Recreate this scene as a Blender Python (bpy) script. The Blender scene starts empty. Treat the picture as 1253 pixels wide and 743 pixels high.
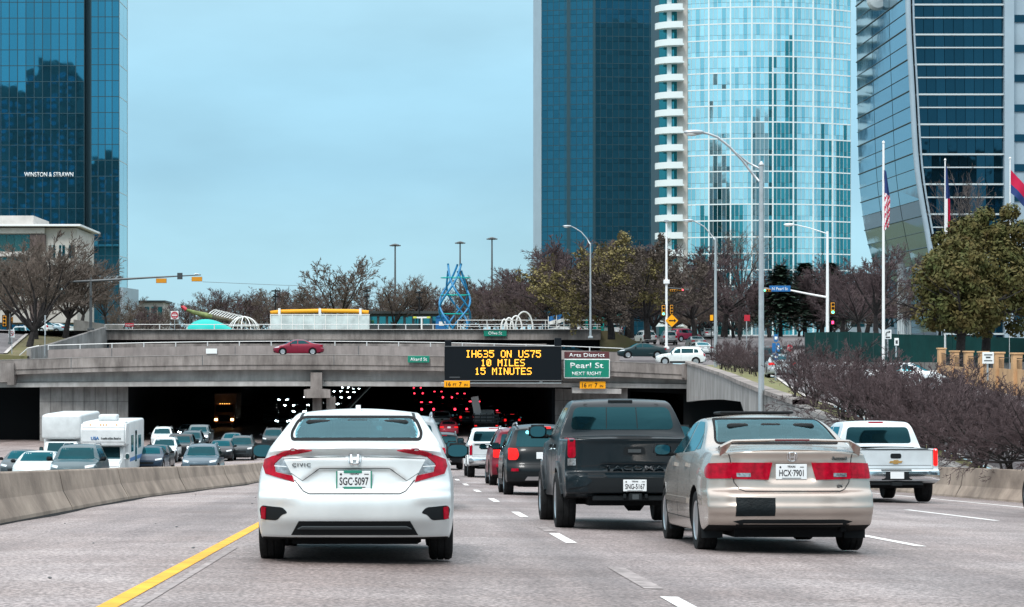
import bpy, bmesh, math, random
from mathutils import Vector, Matrix
from mathutils.bvhtree import BVHTree

SC = bpy.context.scene
C = SC.collection
R = math.radians
F, VX, HY = 2680.0, 489.0, 437.0        # focal length in photo pixels, vanishing point of the straight road

# ------------------------------------------------------------------ naming
def tag(o, label=None, cat=None, group=None, kind=None):
    if label: o['label'] = label
    if cat: o['category'] = cat
    if group: o['group'] = group
    if kind: o['kind'] = kind
    return o

def empty(name, label, cat, loc=(0, 0, 0), rz=0.0, group=None, rx=0.0):
    o = bpy.data.objects.new(name, None)
    o.empty_display_size = 0.2
    C.objects.link(o)
    o.location = loc
    o.rotation_euler = (rx, 0, rz)
    return tag(o, label, cat, group)

def copy_tree(o, parent=None, only=None, color=None, swap=None):
    c = o.copy()
    C.objects.link(c)
    if parent is not None: c.parent = parent
    if color: c.color = (*color, 1)
    if swap:
        m = swap.get(o.name.split('.')[0])
        if m:
            c.material_slots[0].link = 'OBJECT'
            c.material_slots[0].material = m
    for ch in list(o.children):
        if only and parent is None and ch.name.split('.')[0] not in only: continue
        copy_tree(ch, c, only, color, swap)
    return c

# ------------------------------------------------------------------ mesh building
def finish(name, bm, mat, parent=None, smooth=False, ang=35, loc=None, mats=None):
    me = bpy.data.meshes.new(name)
    if smooth:
        lim = R(ang)
        for f in bm.faces: f.smooth = True
        for e in bm.edges:
            if len(e.link_faces) == 2:
                e.smooth = e.calc_face_angle(0) < lim
            else: e.smooth = False
    bm.to_mesh(me); bm.free()
    for m in (mats or [mat]): me.materials.append(m)
    o = bpy.data.objects.new(name, me)
    C.objects.link(o)
    if parent is not None: o.parent = parent
    if loc: o.location = loc
    return o

def B(): return bmesh.new()

def box(bm, x0, x1, y0, y1, z0, z1, bev=0.0, seg=1, mi=0, M=None):
    t = bmesh.new() if bev else bm
    v = [t.verts.new((x, y, z)) for z in (z0, z1) for y in (y0, y1) for x in (x0, x1)]
    fs = [t.faces.new([v[i] for i in q]) for q in
          ((0, 2, 3, 1), (4, 5, 7, 6), (0, 1, 5, 4), (2, 6, 7, 3), (0, 4, 6, 2), (1, 3, 7, 5))]
    for f in fs: f.material_index = mi
    if bev:
        bmesh.ops.bevel(t, geom=t.edges[:], offset=bev, segments=seg, affect='EDGES', profile=0.5)
        merge(bm, t, M, mi)
    elif M is not None:
        for q in v: q.co = M @ q.co
    return bm

def merge(bm, t, M=None, mi=None):
    mp = {}
    for v in t.verts: mp[v] = bm.verts.new(M @ v.co if M is not None else v.co)
    for f in t.faces:
        try: g = bm.faces.new([mp[v] for v in f.verts])
        except ValueError: continue
        g.material_index = f.material_index if mi is None else mi
        g.smooth = f.smooth
    t.free()

def prism(bm, pts, axis, d0, d1, mi=0):
    """polygon pts (u,v) pushed from d0 to d1 along axis: 'y' uses (x,z), 'x' uses (y,z), 'z' uses (x,y)"""
    def P(u, v, d): return {'y': (u, d, v), 'x': (d, u, v), 'z': (u, v, d)}[axis]
    a = [bm.verts.new(P(u, v, d0)) for u, v in pts]
    b = [bm.verts.new(P(u, v, d1)) for u, v in pts]
    n = len(pts)
    fs = [bm.faces.new(a), bm.faces.new(b[::-1])]
    for i in range(n): fs.append(bm.faces.new((a[i], b[i], b[(i+1) % n], a[(i+1) % n])))
    for f in fs: f.material_index = mi
    bmesh.ops.recalc_face_normals(bm, faces=fs)

def tube(bm, pts, r, n=8, cap=True, mi=0, closed=False):
    """pts: Vectors, r: radius or list"""
    pts = [Vector(p) for p in pts]
    m = len(pts)
    rr = r if isinstance(r, (list, tuple)) else [r]*m
    rings = []
    up = None
    for i, p in enumerate(pts):
        if closed: d = pts[(i+1) % m]-pts[i-1]
        else: d = pts[min(i+1, m-1)]-pts[max(i-1, 0)]
        if d.length < 1e-9: d = Vector((0, 0, 1))
        d.normalize()
        if up is None:
            up = Vector((0, 0, 1)) if abs(d.z) < .9 else Vector((1, 0, 0))
        s = d.cross(up)
        if s.length < 1e-6: s = d.orthogonal()
        s.normalize(); up = s.cross(d).normalized()
        rings.append([bm.verts.new(p+(s*math.cos(2*math.pi*k/n)+up*math.sin(2*math.pi*k/n))*rr[i]) for k in range(n)])
    for i in range(m if closed else m-1):
        a, b = rings[i], rings[(i+1) % m]
        for k in range(n):
            f = bm.faces.new((a[k], a[(k+1) % n], b[(k+1) % n], b[k])); f.material_index = mi
    if cap and not closed:
        bm.faces.new(rings[0]).material_index = mi
        bm.faces.new(rings[-1][::-1]).material_index = mi

def lathe(bm, prof, axis='z', n=24, c=(0, 0, 0), mi=0):
    """prof: (radius, height) list"""
    rings = []
    for r, h in prof:
        ring = []
        for k in range(n):
            t = 2*math.pi*k/n
            p = (r*math.cos(t), r*math.sin(t), h) if axis == 'z' else ((h, r*math.cos(t), r*math.sin(t)) if axis == 'x' else (r*math.cos(t), h, r*math.sin(t)))
            ring.append(bm.verts.new((p[0]+c[0], p[1]+c[1], p[2]+c[2])))
        rings.append(ring)
    fs = []
    for a, b in zip(rings, rings[1:]):
        for k in range(n): fs.append(bm.faces.new((a[k], a[(k+1) % n], b[(k+1) % n], b[k])))
    if prof[0][0] > 1e-6: fs.append(bm.faces.new(rings[0]))
    if prof[-1][0] > 1e-6: fs.append(bm.faces.new(rings[-1]))
    for f in fs: f.material_index = mi
    bmesh.ops.recalc_face_normals(bm, faces=fs)

def quad(bm, a, b, c, d, mi=0):
    f = bm.faces.new([bm.verts.new(p) for p in (a, b, c, d)]); f.material_index = mi
    return f

def text_bm(s, h, w=None, ext=0.002, bold=0.0, spacing=1.0):
    """letters in the xz plane, centred on x, standing on z=0, facing -y"""
    cu = bpy.data.curves.new('lettering', 'FONT')
    cu.body = s; cu.size = 1.0; cu.align_x = 'CENTER'; cu.extrude = 0.0
    cu.offset = bold; cu.space_character = spacing; cu.resolution_u = 3
    o = bpy.data.objects.new('lettering', cu); C.objects.link(o)
    dg = bpy.context.evaluated_depsgraph_get()
    me = bpy.data.meshes.new_from_object(o.evaluated_get(dg))
    bpy.data.objects.remove(o); bpy.data.curves.remove(cu)
    bm = bmesh.new(); bm.from_mesh(me); bpy.data.meshes.remove(me)
    if not bm.verts: return bm
    xs = [v.co.x for v in bm.verts]; ys = [v.co.y for v in bm.verts]
    x0, x1, y0, y1 = min(xs), max(xs), min(0, min(ys)), 0.72
    sx = (w/(x1-x0)) if w else h/.72
    sz = h/.72
    for v in bm.verts:
        v.co = Vector(((v.co.x-(x0+x1)/2)*sx, 0, v.co.y*sz))
    r = bmesh.ops.extrude_face_region(bm, geom=bm.faces[:])
    for v in r['geom']:
        if isinstance(v, bmesh.types.BMVert): v.co.y -= ext
    bmesh.ops.recalc_face_normals(bm, faces=bm.faces[:])
    return bm

def text(s, h, mat, parent, loc, w=None, rz=0.0, rx=0.0, ext=.002, bold=0.0, name='lettering', spacing=1.0):
    o = finish(name, text_bm(s, h, w, ext, bold, spacing), mat, parent)
    o.location = loc; o.rotation_euler = (rx, 0, rz)
    return o

# ------------------------------------------------------------------ materials
def new_mat(name):
    m = bpy.data.materials.new(name); m.use_nodes = True
    nt = m.node_tree; b = nt.nodes['Principled BSDF']
    return m, nt, b

def mat(name, col, rough=.6, metal=0.0, var=0.0, scale=4.0, bump=0.0, streak=None, coat=0.0, ior=None, emit=0.0, ecol=None, obj_space=True, detail=6, col2=None, bscale=None):
    m, nt, b = new_mat(name)
    N, L = nt.nodes, nt.links
    b.inputs['Base Color'].default_value = (*col, 1)
    b.inputs['Roughness'].default_value = rough
    b.inputs['Metallic'].default_value = metal
    if rough >= .45 and not metal: b.inputs['Specular IOR Level'].default_value = .12 if max(col) < .1 else .25
    if coat:
        b.inputs['Coat Weight'].default_value = coat; b.inputs['Coat Roughness'].default_value = .04
    if ior: b.inputs['IOR'].default_value = ior
    if emit:
        b.inputs['Emission Color'].default_value = (*(ecol or col), 1); b.inputs['Emission Strength'].default_value = emit
    if var or bump:
        tc = N.new('ShaderNodeTexCoord')
        src = tc.outputs['Object']
        if not obj_space:
            g = N.new('ShaderNodeNewGeometry'); src = g.outputs['Position']
        mp = N.new('ShaderNodeMapping'); L.new(src, mp.inputs['Vector'])
        if streak: mp.inputs['Scale'].default_value = streak
        nz = N.new('ShaderNodeTexNoise'); nz.inputs['Scale'].default_value = scale; nz.inputs['Detail'].default_value = detail
        nz.inputs['Roughness'].default_value = .62
        L.new(mp.outputs['Vector'], nz.inputs['Vector'])
        if var:
            mx = N.new('ShaderNodeMix'); mx.data_type = 'RGBA'
            c2 = col2 or tuple(max(0, x*(1-var)) for x in col)
            c1 = tuple(min(1, x*(1+var*.6)) for x in col) if not col2 else col
            mx.inputs['A'].default_value = (*c2, 1); mx.inputs['B'].default_value = (*c1, 1)
            rp = N.new('ShaderNodeValToRGB'); rp.color_ramp.elements[0].position = .32; rp.color_ramp.elements[1].position = .68
            L.new(nz.outputs['Fac'], rp.inputs['Fac']); L.new(rp.outputs['Color'], mx.inputs['Factor'])
            L.new(mx.outputs['Result'], b.inputs['Base Color'])
        if bump:
            n2 = N.new('ShaderNodeTexNoise'); n2.inputs['Scale'].default_value = bscale or scale*6; n2.inputs['Detail'].default_value = 4
            L.new(src, n2.inputs['Vector'])
            bp = N.new('ShaderNodeBump'); bp.inputs['Strength'].default_value = bump; bp.inputs['Distance'].default_value = .02
            L.new(n2.outputs['Fac'], bp.inputs['Height']); L.new(bp.outputs['Normal'], b.inputs['Normal'])
    return m

def no_light(m):
    m.cycles.emission_sampling = 'NONE'
    return m

def paint_mat():
    m, nt, b = new_mat('car_paint')
    N, L = nt.nodes, nt.links
    oi = N.new('ShaderNodeObjectInfo')
    tc = N.new('ShaderNodeTexCoord')
    nz = N.new('ShaderNodeTexNoise'); nz.inputs['Scale'].default_value = 3.0; nz.inputs['Detail'].default_value = 5
    L.new(tc.outputs['Object'], nz.inputs['Vector'])
    mr = N.new('ShaderNodeMapRange'); mr.inputs['From Min'].default_value = .3; mr.inputs['From Max'].default_value = .7
    mr.inputs['To Min'].default_value = .9; mr.inputs['To Max'].default_value = 1.05
    L.new(nz.outputs['Fac'], mr.inputs['Value'])
    mx = N.new('ShaderNodeVectorMath'); mx.operation = 'SCALE'
    L.new(oi.outputs['Color'], mx.inputs[0]); L.new(mr.outputs['Result'], mx.inputs['Scale'])
    ge = N.new('ShaderNodeNewGeometry')
    lin = N.new('ShaderNodeMix'); lin.data_type = 'RGBA'; lin.inputs['B'].default_value = (.07, .075, .08, 1)
    L.new(ge.outputs['Backfacing'], lin.inputs['Factor']); L.new(mx.outputs['Vector'], lin.inputs['A']); L.new(lin.outputs['Result'], b.inputs['Base Color'])   # grey headliner on the inner side of the shell
    b.inputs['Metallic'].default_value = .2
    b.inputs['Roughness'].default_value = .32
    b.inputs['Specular IOR Level'].default_value = .22
    b.inputs['Coat Weight'].default_value = .25; b.inputs['Coat Roughness'].default_value = .05
    return m

M = {}
M['paint'] = paint_mat()
M['paint_met'] = paint_mat(); M['paint_met'].name = 'metallic_car_paint'
_b = M['paint_met'].node_tree.nodes['Principled BSDF']; _b.inputs['Metallic'].default_value = .6; _b.inputs['Roughness'].default_value = .27; _b.inputs['Coat Weight'].default_value = .5
M['glass'] = mat('car_glass', (.013, .043, .052), .05, metal=.85)
M['glass'].node_tree.nodes['Principled BSDF'].inputs['Specular Tint'].default_value = (.28, .82, .95, 1)
def clear_glass():
    m = bpy.data.materials.new('tinted_clear_glass'); m.use_nodes = True; nt = m.node_tree; N, L = nt.nodes, nt.links
    N.remove(N['Principled BSDF']); out = N['Material Output']
    t = N.new('ShaderNodeBsdfTransparent'); t.inputs['Color'].default_value = (.42, .66, .70, 1)
    g = N.new('ShaderNodeBsdfGlossy'); g.inputs['Color'].default_value = (.50, .86, .95, 1); g.inputs['Roughness'].default_value = .03
    f = N.new('ShaderNodeFresnel'); f.inputs['IOR'].default_value = 1.45
    ad = N.new('ShaderNodeMath'); ad.operation = 'MULTIPLY_ADD'; ad.inputs[1].default_value = .85; ad.inputs[2].default_value = .03; L.new(f.outputs[0], ad.inputs[0])
    x = N.new('ShaderNodeMixShader'); L.new(ad.outputs[0], x.inputs[0]); L.new(t.outputs[0], x.inputs[1]); L.new(g.outputs[0], x.inputs[2]); L.new(x.outputs[0], out.inputs['Surface'])
    return m
M['clearglass'] = clear_glass()
M['dark'] = mat('black_plastic', (.012, .015, .017), .55)
M['seam'] = mat('seam_shadow_gap', (.02, .022, .024), .7)
M['rubber'] = mat('tyre_rubber', (.016, .017, .018), .75, var=.4, scale=9, bump=.3)
M['alloy'] = mat('wheel_alloy', (.5, .52, .54), .3, metal=.9)
M['chrome'] = mat('chrome', (.75, .78, .8), .12, metal=1)
M['red'] = mat('tail_lens_red', (.27, .001, .012), .22, coat=.15, emit=.07, ecol=(1, .01, .06), var=.55, scale=14)
M['red'].node_tree.nodes['Principled BSDF'].inputs['Specular IOR Level'].default_value = .12
M['redlit'] = no_light(mat('brake_lens_lit', (.4, .01, .01), .3, emit=.75, ecol=(1, .02, .02), var=.7, scale=22))
M['redlit'].node_tree.nodes['Principled BSDF'].inputs['Specular IOR Level'].default_value = .08
M['redfar'] = no_light(mat('tail_lamp_glowing', (.6, .01, .01), .3, emit=4, ecol=(1, .03, .06)))
M['reddark'] = mat('brake_lens_dark_red', (.12, .004, .008), .2, coat=1)
M['amber'] = no_light(mat('amber_lamp_lit', (.6, .2, .02), .3, emit=3, ecol=(1, .45, .08)))
M['clear'] = mat('clear_lens', (.32, .35, .37), .15, metal=.6, coat=.6, var=.6, scale=30)
M['head'] = mat('headlamp_lens', (.55, .6, .62), .08, metal=.6, coat=1)
M['headlit'] = no_light(mat('headlamp_lit', (.9, .95, 1), .1, emit=1.6, ecol=(.85, .95, 1)))
M['headfar'] = no_light(mat('headlamp_glowing', (.9, .95, 1), .1, emit=45, ecol=(.75, .95, 1)))
M['plate'] = mat('plate_white', (.72, .76, .77), .4)
M['ink'] = mat('plate_black_ink', (.015, .015, .02), .5)
M['green_ink'] = mat('plate_frame_green', (.02, .22, .15), .4)
M['gold'] = mat('emblem_gold', (.6, .36, .12), .3, metal=.6)
M['mirror'] = mat('mirror_glass', (.055, .14, .16), .05, metal=1)
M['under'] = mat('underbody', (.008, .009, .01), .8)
M['cloth'] = mat('black_mat', (.008, .012, .014), .5, var=.4, scale=8, bump=.4)
M['trim_grey'] = mat('grey_plastic', (.06, .07, .075), .5)
M['wood_rust'] = mat('orange_cab', (.22, .07, .02), .5)
M['white_panel'] = mat('white_fibreglass', (.58, .62, .63), .4, var=.12, scale=2)

# ------------------------------------------------------------------ interpolation
class Curve:
    """monotone cubic through points"""
    def __init__(s, pts):
        s.x = [p[0] for p in pts]; s.y = [p[1] for p in pts]
        n = len(pts); d = [(s.y[i+1]-s.y[i])/(s.x[i+1]-s.x[i]) for i in range(n-1)]
        m = [0.0]*n
        if n == 2: m = [d[0], d[0]]
        else:
            m[0], m[-1] = d[0], d[-1]
            for i in range(1, n-1):
                m[i] = 0 if d[i-1]*d[i] <= 0 else 2*d[i-1]*d[i]/(d[i-1]+d[i])
        s.m = m
    def __call__(s, t):
        x = s.x
        if t <= x[0]: return s.y[0]
        if t >= x[-1]: return s.y[-1]
        lo, hi = 0, len(x)-1
        while hi-lo > 1:
            k = (lo+hi)//2
            if x[k] <= t: lo = k
            else: hi = k
        h = x[hi]-x[lo]; u = (t-x[lo])/h
        return ((2*u**3-3*u*u+1)*s.y[lo]+(u**3-2*u*u+u)*h*s.m[lo]+(-2*u**3+3*u*u)*s.y[hi]+(u**3-u*u)*h*s.m[hi])

def sstep(e0, e1, x):
    t = max(0, min(1, (x-e0)/(e1-e0))); return t*t*(3-2*t)

def round_poly(pts, r, n=4):
    q = []; m = len(pts)
    for i in range(m):
        p = Vector(pts[i]); a = Vector(pts[i-1])-p; b = Vector(pts[(i+1) % m])-p
        k = min(r, a.length*.42, b.length*.42)
        s, e = p+a.normalized()*k, p+b.normalized()*k
        for j in range(n+1):
            t = j/n; c = s*(1-t)**2+p*2*t*(1-t)+e*t*t; q.append((c.x, c.y))
    return q

def chaikin(pts, n=1, closed=True):
    for _ in range(n):
        q = []
        m = len(pts)
        rng = range(m) if closed else range(m-1)
        if not closed: q.append(pts[0])
        for i in rng:
            a, b = pts[i], pts[(i+1) % m]
            q.append((a[0]*.78+b[0]*.22, a[1]*.78+b[1]*.22)); q.append((a[0]*.22+b[0]*.78, a[1]*.22+b[1]*.78))
        if not closed: q.append(pts[-1])
        pts = q
    return pts
# ------------------------------------------------------------------ vehicles
class Shell: pass

def make_shell(sp):
    """a body shell: box grid bent to the side, plan and end profiles, then smoothed"""
    L, W = sp['L'], sp['W']
    top, bot, yr, yf, fz, plan = (Curve(sp[k]) for k in ('top', 'bot', 'yr', 'yf', 'fz', 'plan'))
    na = sp.get('na', 15); nc = sp.get('nc', 14)
    avals = []
    for i in range(na):
        t = -1+2*i/(na-1); avals.append(math.sin(t*math.pi/2)*.45+t*.55)
    cv = [0, .035]+[.035+(.93)*i/(nc-1) for i in range(1, nc)]+[1.0]
    ys = []
    y = 0
    keys = sp.get('keys', [])
    raw = sorted([0, .04, .1, .18]+[.18+i*(L-.36)/36 for i in range(1, 36)]+[L-.18, L-.1, L-.04, L]+keys)
    for q in raw:
        if not ys or q-ys[-1] > .018: ys.append(q)
    kr, pr, kf, pf = sp.get('kr', .2), sp.get('pr', 4), sp.get('kf', .35), sp.get('pf', 3)
    mod = sp.get('mod'); crown = sp.get('crown', .05)
    NA, NB, NC = len(avals), len(ys), len(cv)
    bm = bmesh.new(); V = {}
    def P(i, j, k):
        key = (i, j, k)
        if key in V: return V[key]
        a, y0, c = avals[i], ys[j], cv[k]
        b = y0/L
        zb, zt = bot(y0), top(y0)
        z = zb+(zt-zb)*c
        z -= crown*a*a*c*c
        hw = W/2*fz(z)*plan(y0)
        x = a*hw
        r_ = yr(z)+kr*abs(a)**pr
        if mod: r_ += mod(x, z)
        f_ = L-yf(z)-kf*abs(a)**pf
        V[key] = bm.verts.new((x, r_+(f_-r_)*b, z))
        return V[key]
    F_ = bm.faces.new
    for i in range(NA-1):
        for j in range(NB-1):
            F_((P(i, j, NC-1), P(i+1, j, NC-1), P(i+1, j+1, NC-1), P(i, j+1, NC-1)))
            F_((P(i, j, 0), P(i, j+1, 0), P(i+1, j+1, 0), P(i+1, j, 0)))
    for j in range(NB-1):
        for k in range(NC-1):
            F_((P(0, j, k), P(0, j, k+1), P(0, j+1, k+1), P(0, j+1, k)))
            F_((P(NA-1, j, k), P(NA-1, j+1, k), P(NA-1, j+1, k+1), P(NA-1, j, k+1)))
    for i in range(NA-1):
        for k in range(NC-1):
            F_((P(i, 0, k), P(i+1, 0, k), P(i+1, 0, k+1), P(i, 0, k+1)))
            F_((P(i, NB-1, k), P(i, NB-1, k+1), P(i+1, NB-1, k+1), P(i+1, NB-1, k)))
    bmesh.ops.recalc_face_normals(bm, faces=bm.faces[:])
    me = bpy.data.meshes.new('body'); bm.to_mesh(me); bm.free()
    o = bpy.data.objects.new('body', me); C.objects.link(o)
    md = o.modifiers.new('s', 'SUBSURF'); md.levels = 1; md.render_levels = 1
    dg = bpy.context.evaluated_depsgraph_get()
    m1 = bpy.data.meshes.new_from_object(o.evaluated_get(dg))
    o.modifiers.clear()
    o.data = m1; bpy.data.meshes.remove(me)
    m1.name = 'body'
    sh = Shell(); sh.o = o; sh.sp = sp
    b2 = bmesh.new(); b2.from_mesh(m1)
    sh.bvh = BVHTree.FromBMesh(b2); b2.free()
    # openings: wheel arches, cargo bed
    cut = bmesh.new()
    for ax in sp['axles']:
        for s in (-1, 1):
            t = bmesh.new()
            rr = sp['R']+sp.get('gap', .05)
            x0, x1 = (s*(W/2-.30), s*(W/2+.3))
            lathe(t, [(rr, min(x0, x1)), (rr, max(x0, x1))], 'x', 36, (0, ax, sp['R']+.01))
            merge(cut, t)
    if 'bed' in sp:
        box(cut, *sp['bed'])
    bmesh.ops.recalc_face_normals(cut, faces=cut.faces[:])
    for f in cut.faces: f.material_index = 1
    mc = bpy.data.meshes.new('cut'); cut.to_mesh(mc); cut.free()
    mc.materials.append(M['paint']); mc.materials.append(M['under'])
    oc = bpy.data.objects.new('cut', mc); C.objects.link(oc)
    m1.materials.clear(); m1.materials.append(M['paint']); m1.materials.append(M['under'])
    bo = o.modifiers.new('b', 'BOOLEAN'); bo.operation = 'DIFFERENCE'; bo.object = oc; bo.solver = 'EXACT'
    dg = bpy.context.evaluated_depsgraph_get()
    m2 = bpy.data.meshes.new_from_object(o.evaluated_get(dg))
    o.modifiers.clear(); o.data = m2; bpy.data.meshes.remove(m1)
    bpy.data.objects.remove(oc); bpy.data.meshes.remove(mc)
    b3 = bmesh.new(); b3.from_mesh(m2)
    lowz = sp.get('low')
    for f in b3.faces:
        f.smooth = True
        if f.normal.z < -.8 and f.calc_center_median().z < .45: f.material_index = 1
    for e in b3.edges:
        if len(e.link_faces) == 2: e.smooth = e.calc_face_angle(0) < R(38)
    b3.to_mesh(m2); b3.free(); m2.name = 'body'
    return sh

def hit(sh, axis, u, v):
    L = sh.sp['L']
    if axis == 'r': o, d = Vector((u, -2, v)), Vector((0, 1, 0))
    elif axis == 'f': o, d = Vector((u, L+2, v)), Vector((0, -1, 0))
    elif axis == 'l': o, d = Vector((-3, u, v)), Vector((1, 0, 0))
    elif axis == 's': o, d = Vector((3, u, v)), Vector((-1, 0, 0))
    elif axis == 't': o, d = Vector((u, v, 4)), Vector((0, 0, -1))
    p, n, _, _ = sh.bvh.ray_cast(o, d)
    if p is None:
        q = {'r': Vector((u, 0, v)), 'f': Vector((u, L, v)), 'l': Vector((-1, u, v)), 's': Vector((1, u, v)), 't': Vector((u, v, 1.5))}[axis]
        p, n, _, _ = sh.bvh.find_nearest(q)
    if n.dot(d) > 0: n = -n
    return p, n

def patch(sh, name, pts, axis, m, parent, off=.005, depth=.014, step=.05, rnd=0, smooth_n=True):
    """a panel of the outline pts laid on the shell, with its own thickness"""
    if rnd: pts = round_poly(pts, .045*rnd)
    bm = bmesh.new()
    f = bm.faces.new([bm.verts.new((u, v, 0)) for u, v in pts])
    us = [p[0] for p in pts]; vs = [p[1] for p in pts]
    for k, (lo, hi) in enumerate(((min(us), max(us)), (min(vs), max(vs)))):
        n = int((hi-lo)/step)
        for i in range(1, n+1):
            c = lo+(hi-lo)*i/(n+1)
            co = (c, 0, 0) if k == 0 else (0, c, 0); no = (1, 0, 0) if k == 0 else (0, 1, 0)
            bmesh.ops.bisect_plane(bm, geom=bm.verts[:]+bm.edges[:]+bm.faces[:], plane_co=co, plane_no=no)
    bmesh.ops.triangulate(bm, faces=bm.faces[:])
    nor = {}
    for v in bm.verts:
        p, n = hit(sh, axis, v.co.x, v.co.y)
        v.co = p+n*off; nor[v] = n
    be = [e for e in bm.edges if len(e.link_faces) == 1]
    low = {}
    for e in be:
        for v in e.verts:
            if v not in low: low[v] = bm.verts.new(v.co-nor[v]*depth)
    for e in be:
        a, b = e.verts
        try: bm.faces.new((a, b, low[b], low[a]))
        except ValueError: pass
    bmesh.ops.recalc_face_normals(bm, faces=bm.faces[:])
    return finish(name, bm, m, parent, smooth=True, ang=40)

def strip(pts, w):
    """thin closed outline along a polyline"""
    n = len(pts); a, b = [], []
    for i in range(n):
        p, q = pts[max(0, i-1)], pts[min(n-1, i+1)]
        dx, dy = q[0]-p[0], q[1]-p[1]; l = math.hypot(dx, dy) or 1
        a.append((pts[i][0]-dy/l*w/2, pts[i][1]+dx/l*w/2)); b.append((pts[i][0]+dy/l*w/2, pts[i][1]-dx/l*w/2))
    return a+b[::-1]

def seam(sh, pts, axis, parent, w=.007, name='seam_or_crease', m=None, off=.0015):
    return patch(sh, name, strip(pts, w), axis, m or M['seam'], parent, off=off, depth=.006, step=.06)

def mx(pts): return [(-a, b) for a, b in pts][::-1]

_wheel = {}
def wheel(parent, x, y, Rr, w=.22, style='multi', rimr=.66):
    """one wheel standing on the ground, outer side away from the middle of the car"""
    key = (round(Rr, 3), w, style)
    if key not in _wheel:
        bm = B(); h = w/2
        lathe(bm, [(Rr*rimr*.97, -h*.8), (Rr*.8, -h), (Rr*.95, -h*.92), (Rr, -h*.7), (Rr, -h*.33), (Rr-.009, -h*.31), (Rr-.009, -h*.25), (Rr, -h*.23), (Rr, h*.23), (Rr-.009, h*.25), (Rr-.009, h*.31), (Rr, h*.33), (Rr, h*.7), (Rr*.95, h*.92), (Rr*.8, h), (Rr*rimr*.97, h*.8)], 'x', 40)
        t = finish('wheel', bm, M['rubber'], None, True)
        bm = B(); r = Rr*rimr
        lathe(bm, [(r, h*.82), (r*.98, h*.9), (r*.9, h*.8), (r*.88, h*.3), (0.001, h*.25)], 'x', 40)
        n = {'multi': 9, 'five': 5, 'six': 6}[style]
        for k in range(n):
            a = 2*math.pi*k/n
            Mx = Matrix.Rotation(a, 4, 'X')
            ww = r*(.085 if n > 6 else .17)
            box(bm, h*.32, h*.72, -ww, ww, r*.12, r*.93, M=Mx)
        lathe(bm, [(r*.2, h*.3), (r*.2, h*.78), (r*.12, h*.84), (.001, h*.84)], 'x', 16)
        rm = finish('rim', bm, M['alloy'], t, True)
        C.objects.unlink(t); C.objects.unlink(rm)
        _wheel[key] = (t, rm)
    t, rm = _wheel[key]
    a = t.copy(); C.objects.link(a); a.parent = parent
    b = rm.copy(); C.objects.link(b); b.parent = a
    a.location = (x, y, Rr); a.rotation_euler = (0, 0, math.pi if x < 0 else 0)
    return a

def mirror(parent, x, y, z, s, w=.2, h=.14, col=None, glass_front=True):
    """door mirror; s = -1 left"""
    bm = B(); t = bmesh.new()
    box(t, -w/2, w/2, -.05, .06, -h/2, h/2)
    bmesh.ops.bevel(t, geom=t.edges[:], offset=.035, segments=3, affect='EDGES')
    merge(bm, t)
    box(bm, -s*w*.45-.04, -s*w*.45+.04, -.02, .04, -h*.5, -h*.2)
    box(bm, min(-s*w*.5, -s*(w*.5+.08)), max(-s*w*.5, -s*(w*.5+.08)), -.015, .03, -h*.45, -h*.25)
    o = finish('door_mirror', bm, col or M['dark'], parent, True, loc=(x, y, z))
    bm = B(); prism(bm, chaikin([(-w*.42, -h*.38), (w*.42, -h*.38), (w*.42, h*.38), (-w*.42, h*.38)], 2), 'y', -.056, -.05)
    finish('mirror_glass', bm, M['mirror'], o)
    return o

def plate(parent, x, y, z, txt, frame=False, w=.305, h=.152, rx=0.0):
    bm = B(); box(bm, -w/2, w/2, -.006, .004, -h/2, h/2, bev=.004)
    p = finish('number_plate', bm, M['plate'], parent, loc=(x, y, z)); p.rotation_euler = (rx, 0, 0)
    if txt:
        text(txt, .068, M['ink'], p, (0, -.007, -.045), w=.255, bold=.012)
        text('TEXAS', .02, M['ink'], p, (0, -.007, .044), w=.085, bold=.02)
        bm = B(); lathe(bm, [(.011, 0), (.011, .002)], 'y', 5, (-.115, -.009, .048)); box(bm, .09, .13, -.009, -.007, .045, .052); box(bm, -.1, .1, -.009, -.007, -.069, -.064)
        finish('plate_marks', bm, M['ink'], p)
    if frame:
        bm = B(); box(bm, -.09, .07, -.012, -.003, h/2-.018, h/2+.006, bev=.002); box(bm, -.09, .07, -.012, -.003, -h/2-.006, -h/2+.014, bev=.002)
        box(bm, -w/2-.006, -w/2+.006, -.010, .004, -h/2, h/2); box(bm, w/2-.006, w/2+.006, -.010, .004, -h/2, h/2)
        finish('plate_frame', bm, M['green_ink'], p)
    return p

def h_emblem(sh, parent, x, z, s=.1):
    p, n = hit(sh, 'r', x, z)
    bm = B()
    ring = chaikin([(-.5, .5), (.5, .5), (.42, -.5), (-.42, -.5)], 3)
    tube(bm, [(a*s*1.1, 0, b*s) for a, b in ring], s*.055, 6, closed=True)
    for q in (1, -1):
        prism(bm, [(q*.16*s, -.38*s), (q*.30*s, -.38*s), (q*.38*s, .4*s), (q*.22*s, .4*s)], 'y', -.008, .004)
    prism(bm, [(-.2*s, -.1*s), (.2*s, -.1*s), (.22*s, .06*s), (-.22*s, .06*s)], 'y', -.007, .004)
    o = finish('emblem', bm, M['chrome'], parent, True, loc=p+n*.012)
    o.rotation_euler = (math.asin(max(-1, min(1, -n.z)))*-1*-1, 0, 0)
    return o

def wheels(root, sp, style='multi', w=.22, inset=.015):
    for y in sp['axles']:
        for s in (-1, 1):
            wheel(root, s*(sp['W']/2-w/2-inset), y, sp['R'], w, style)

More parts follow.
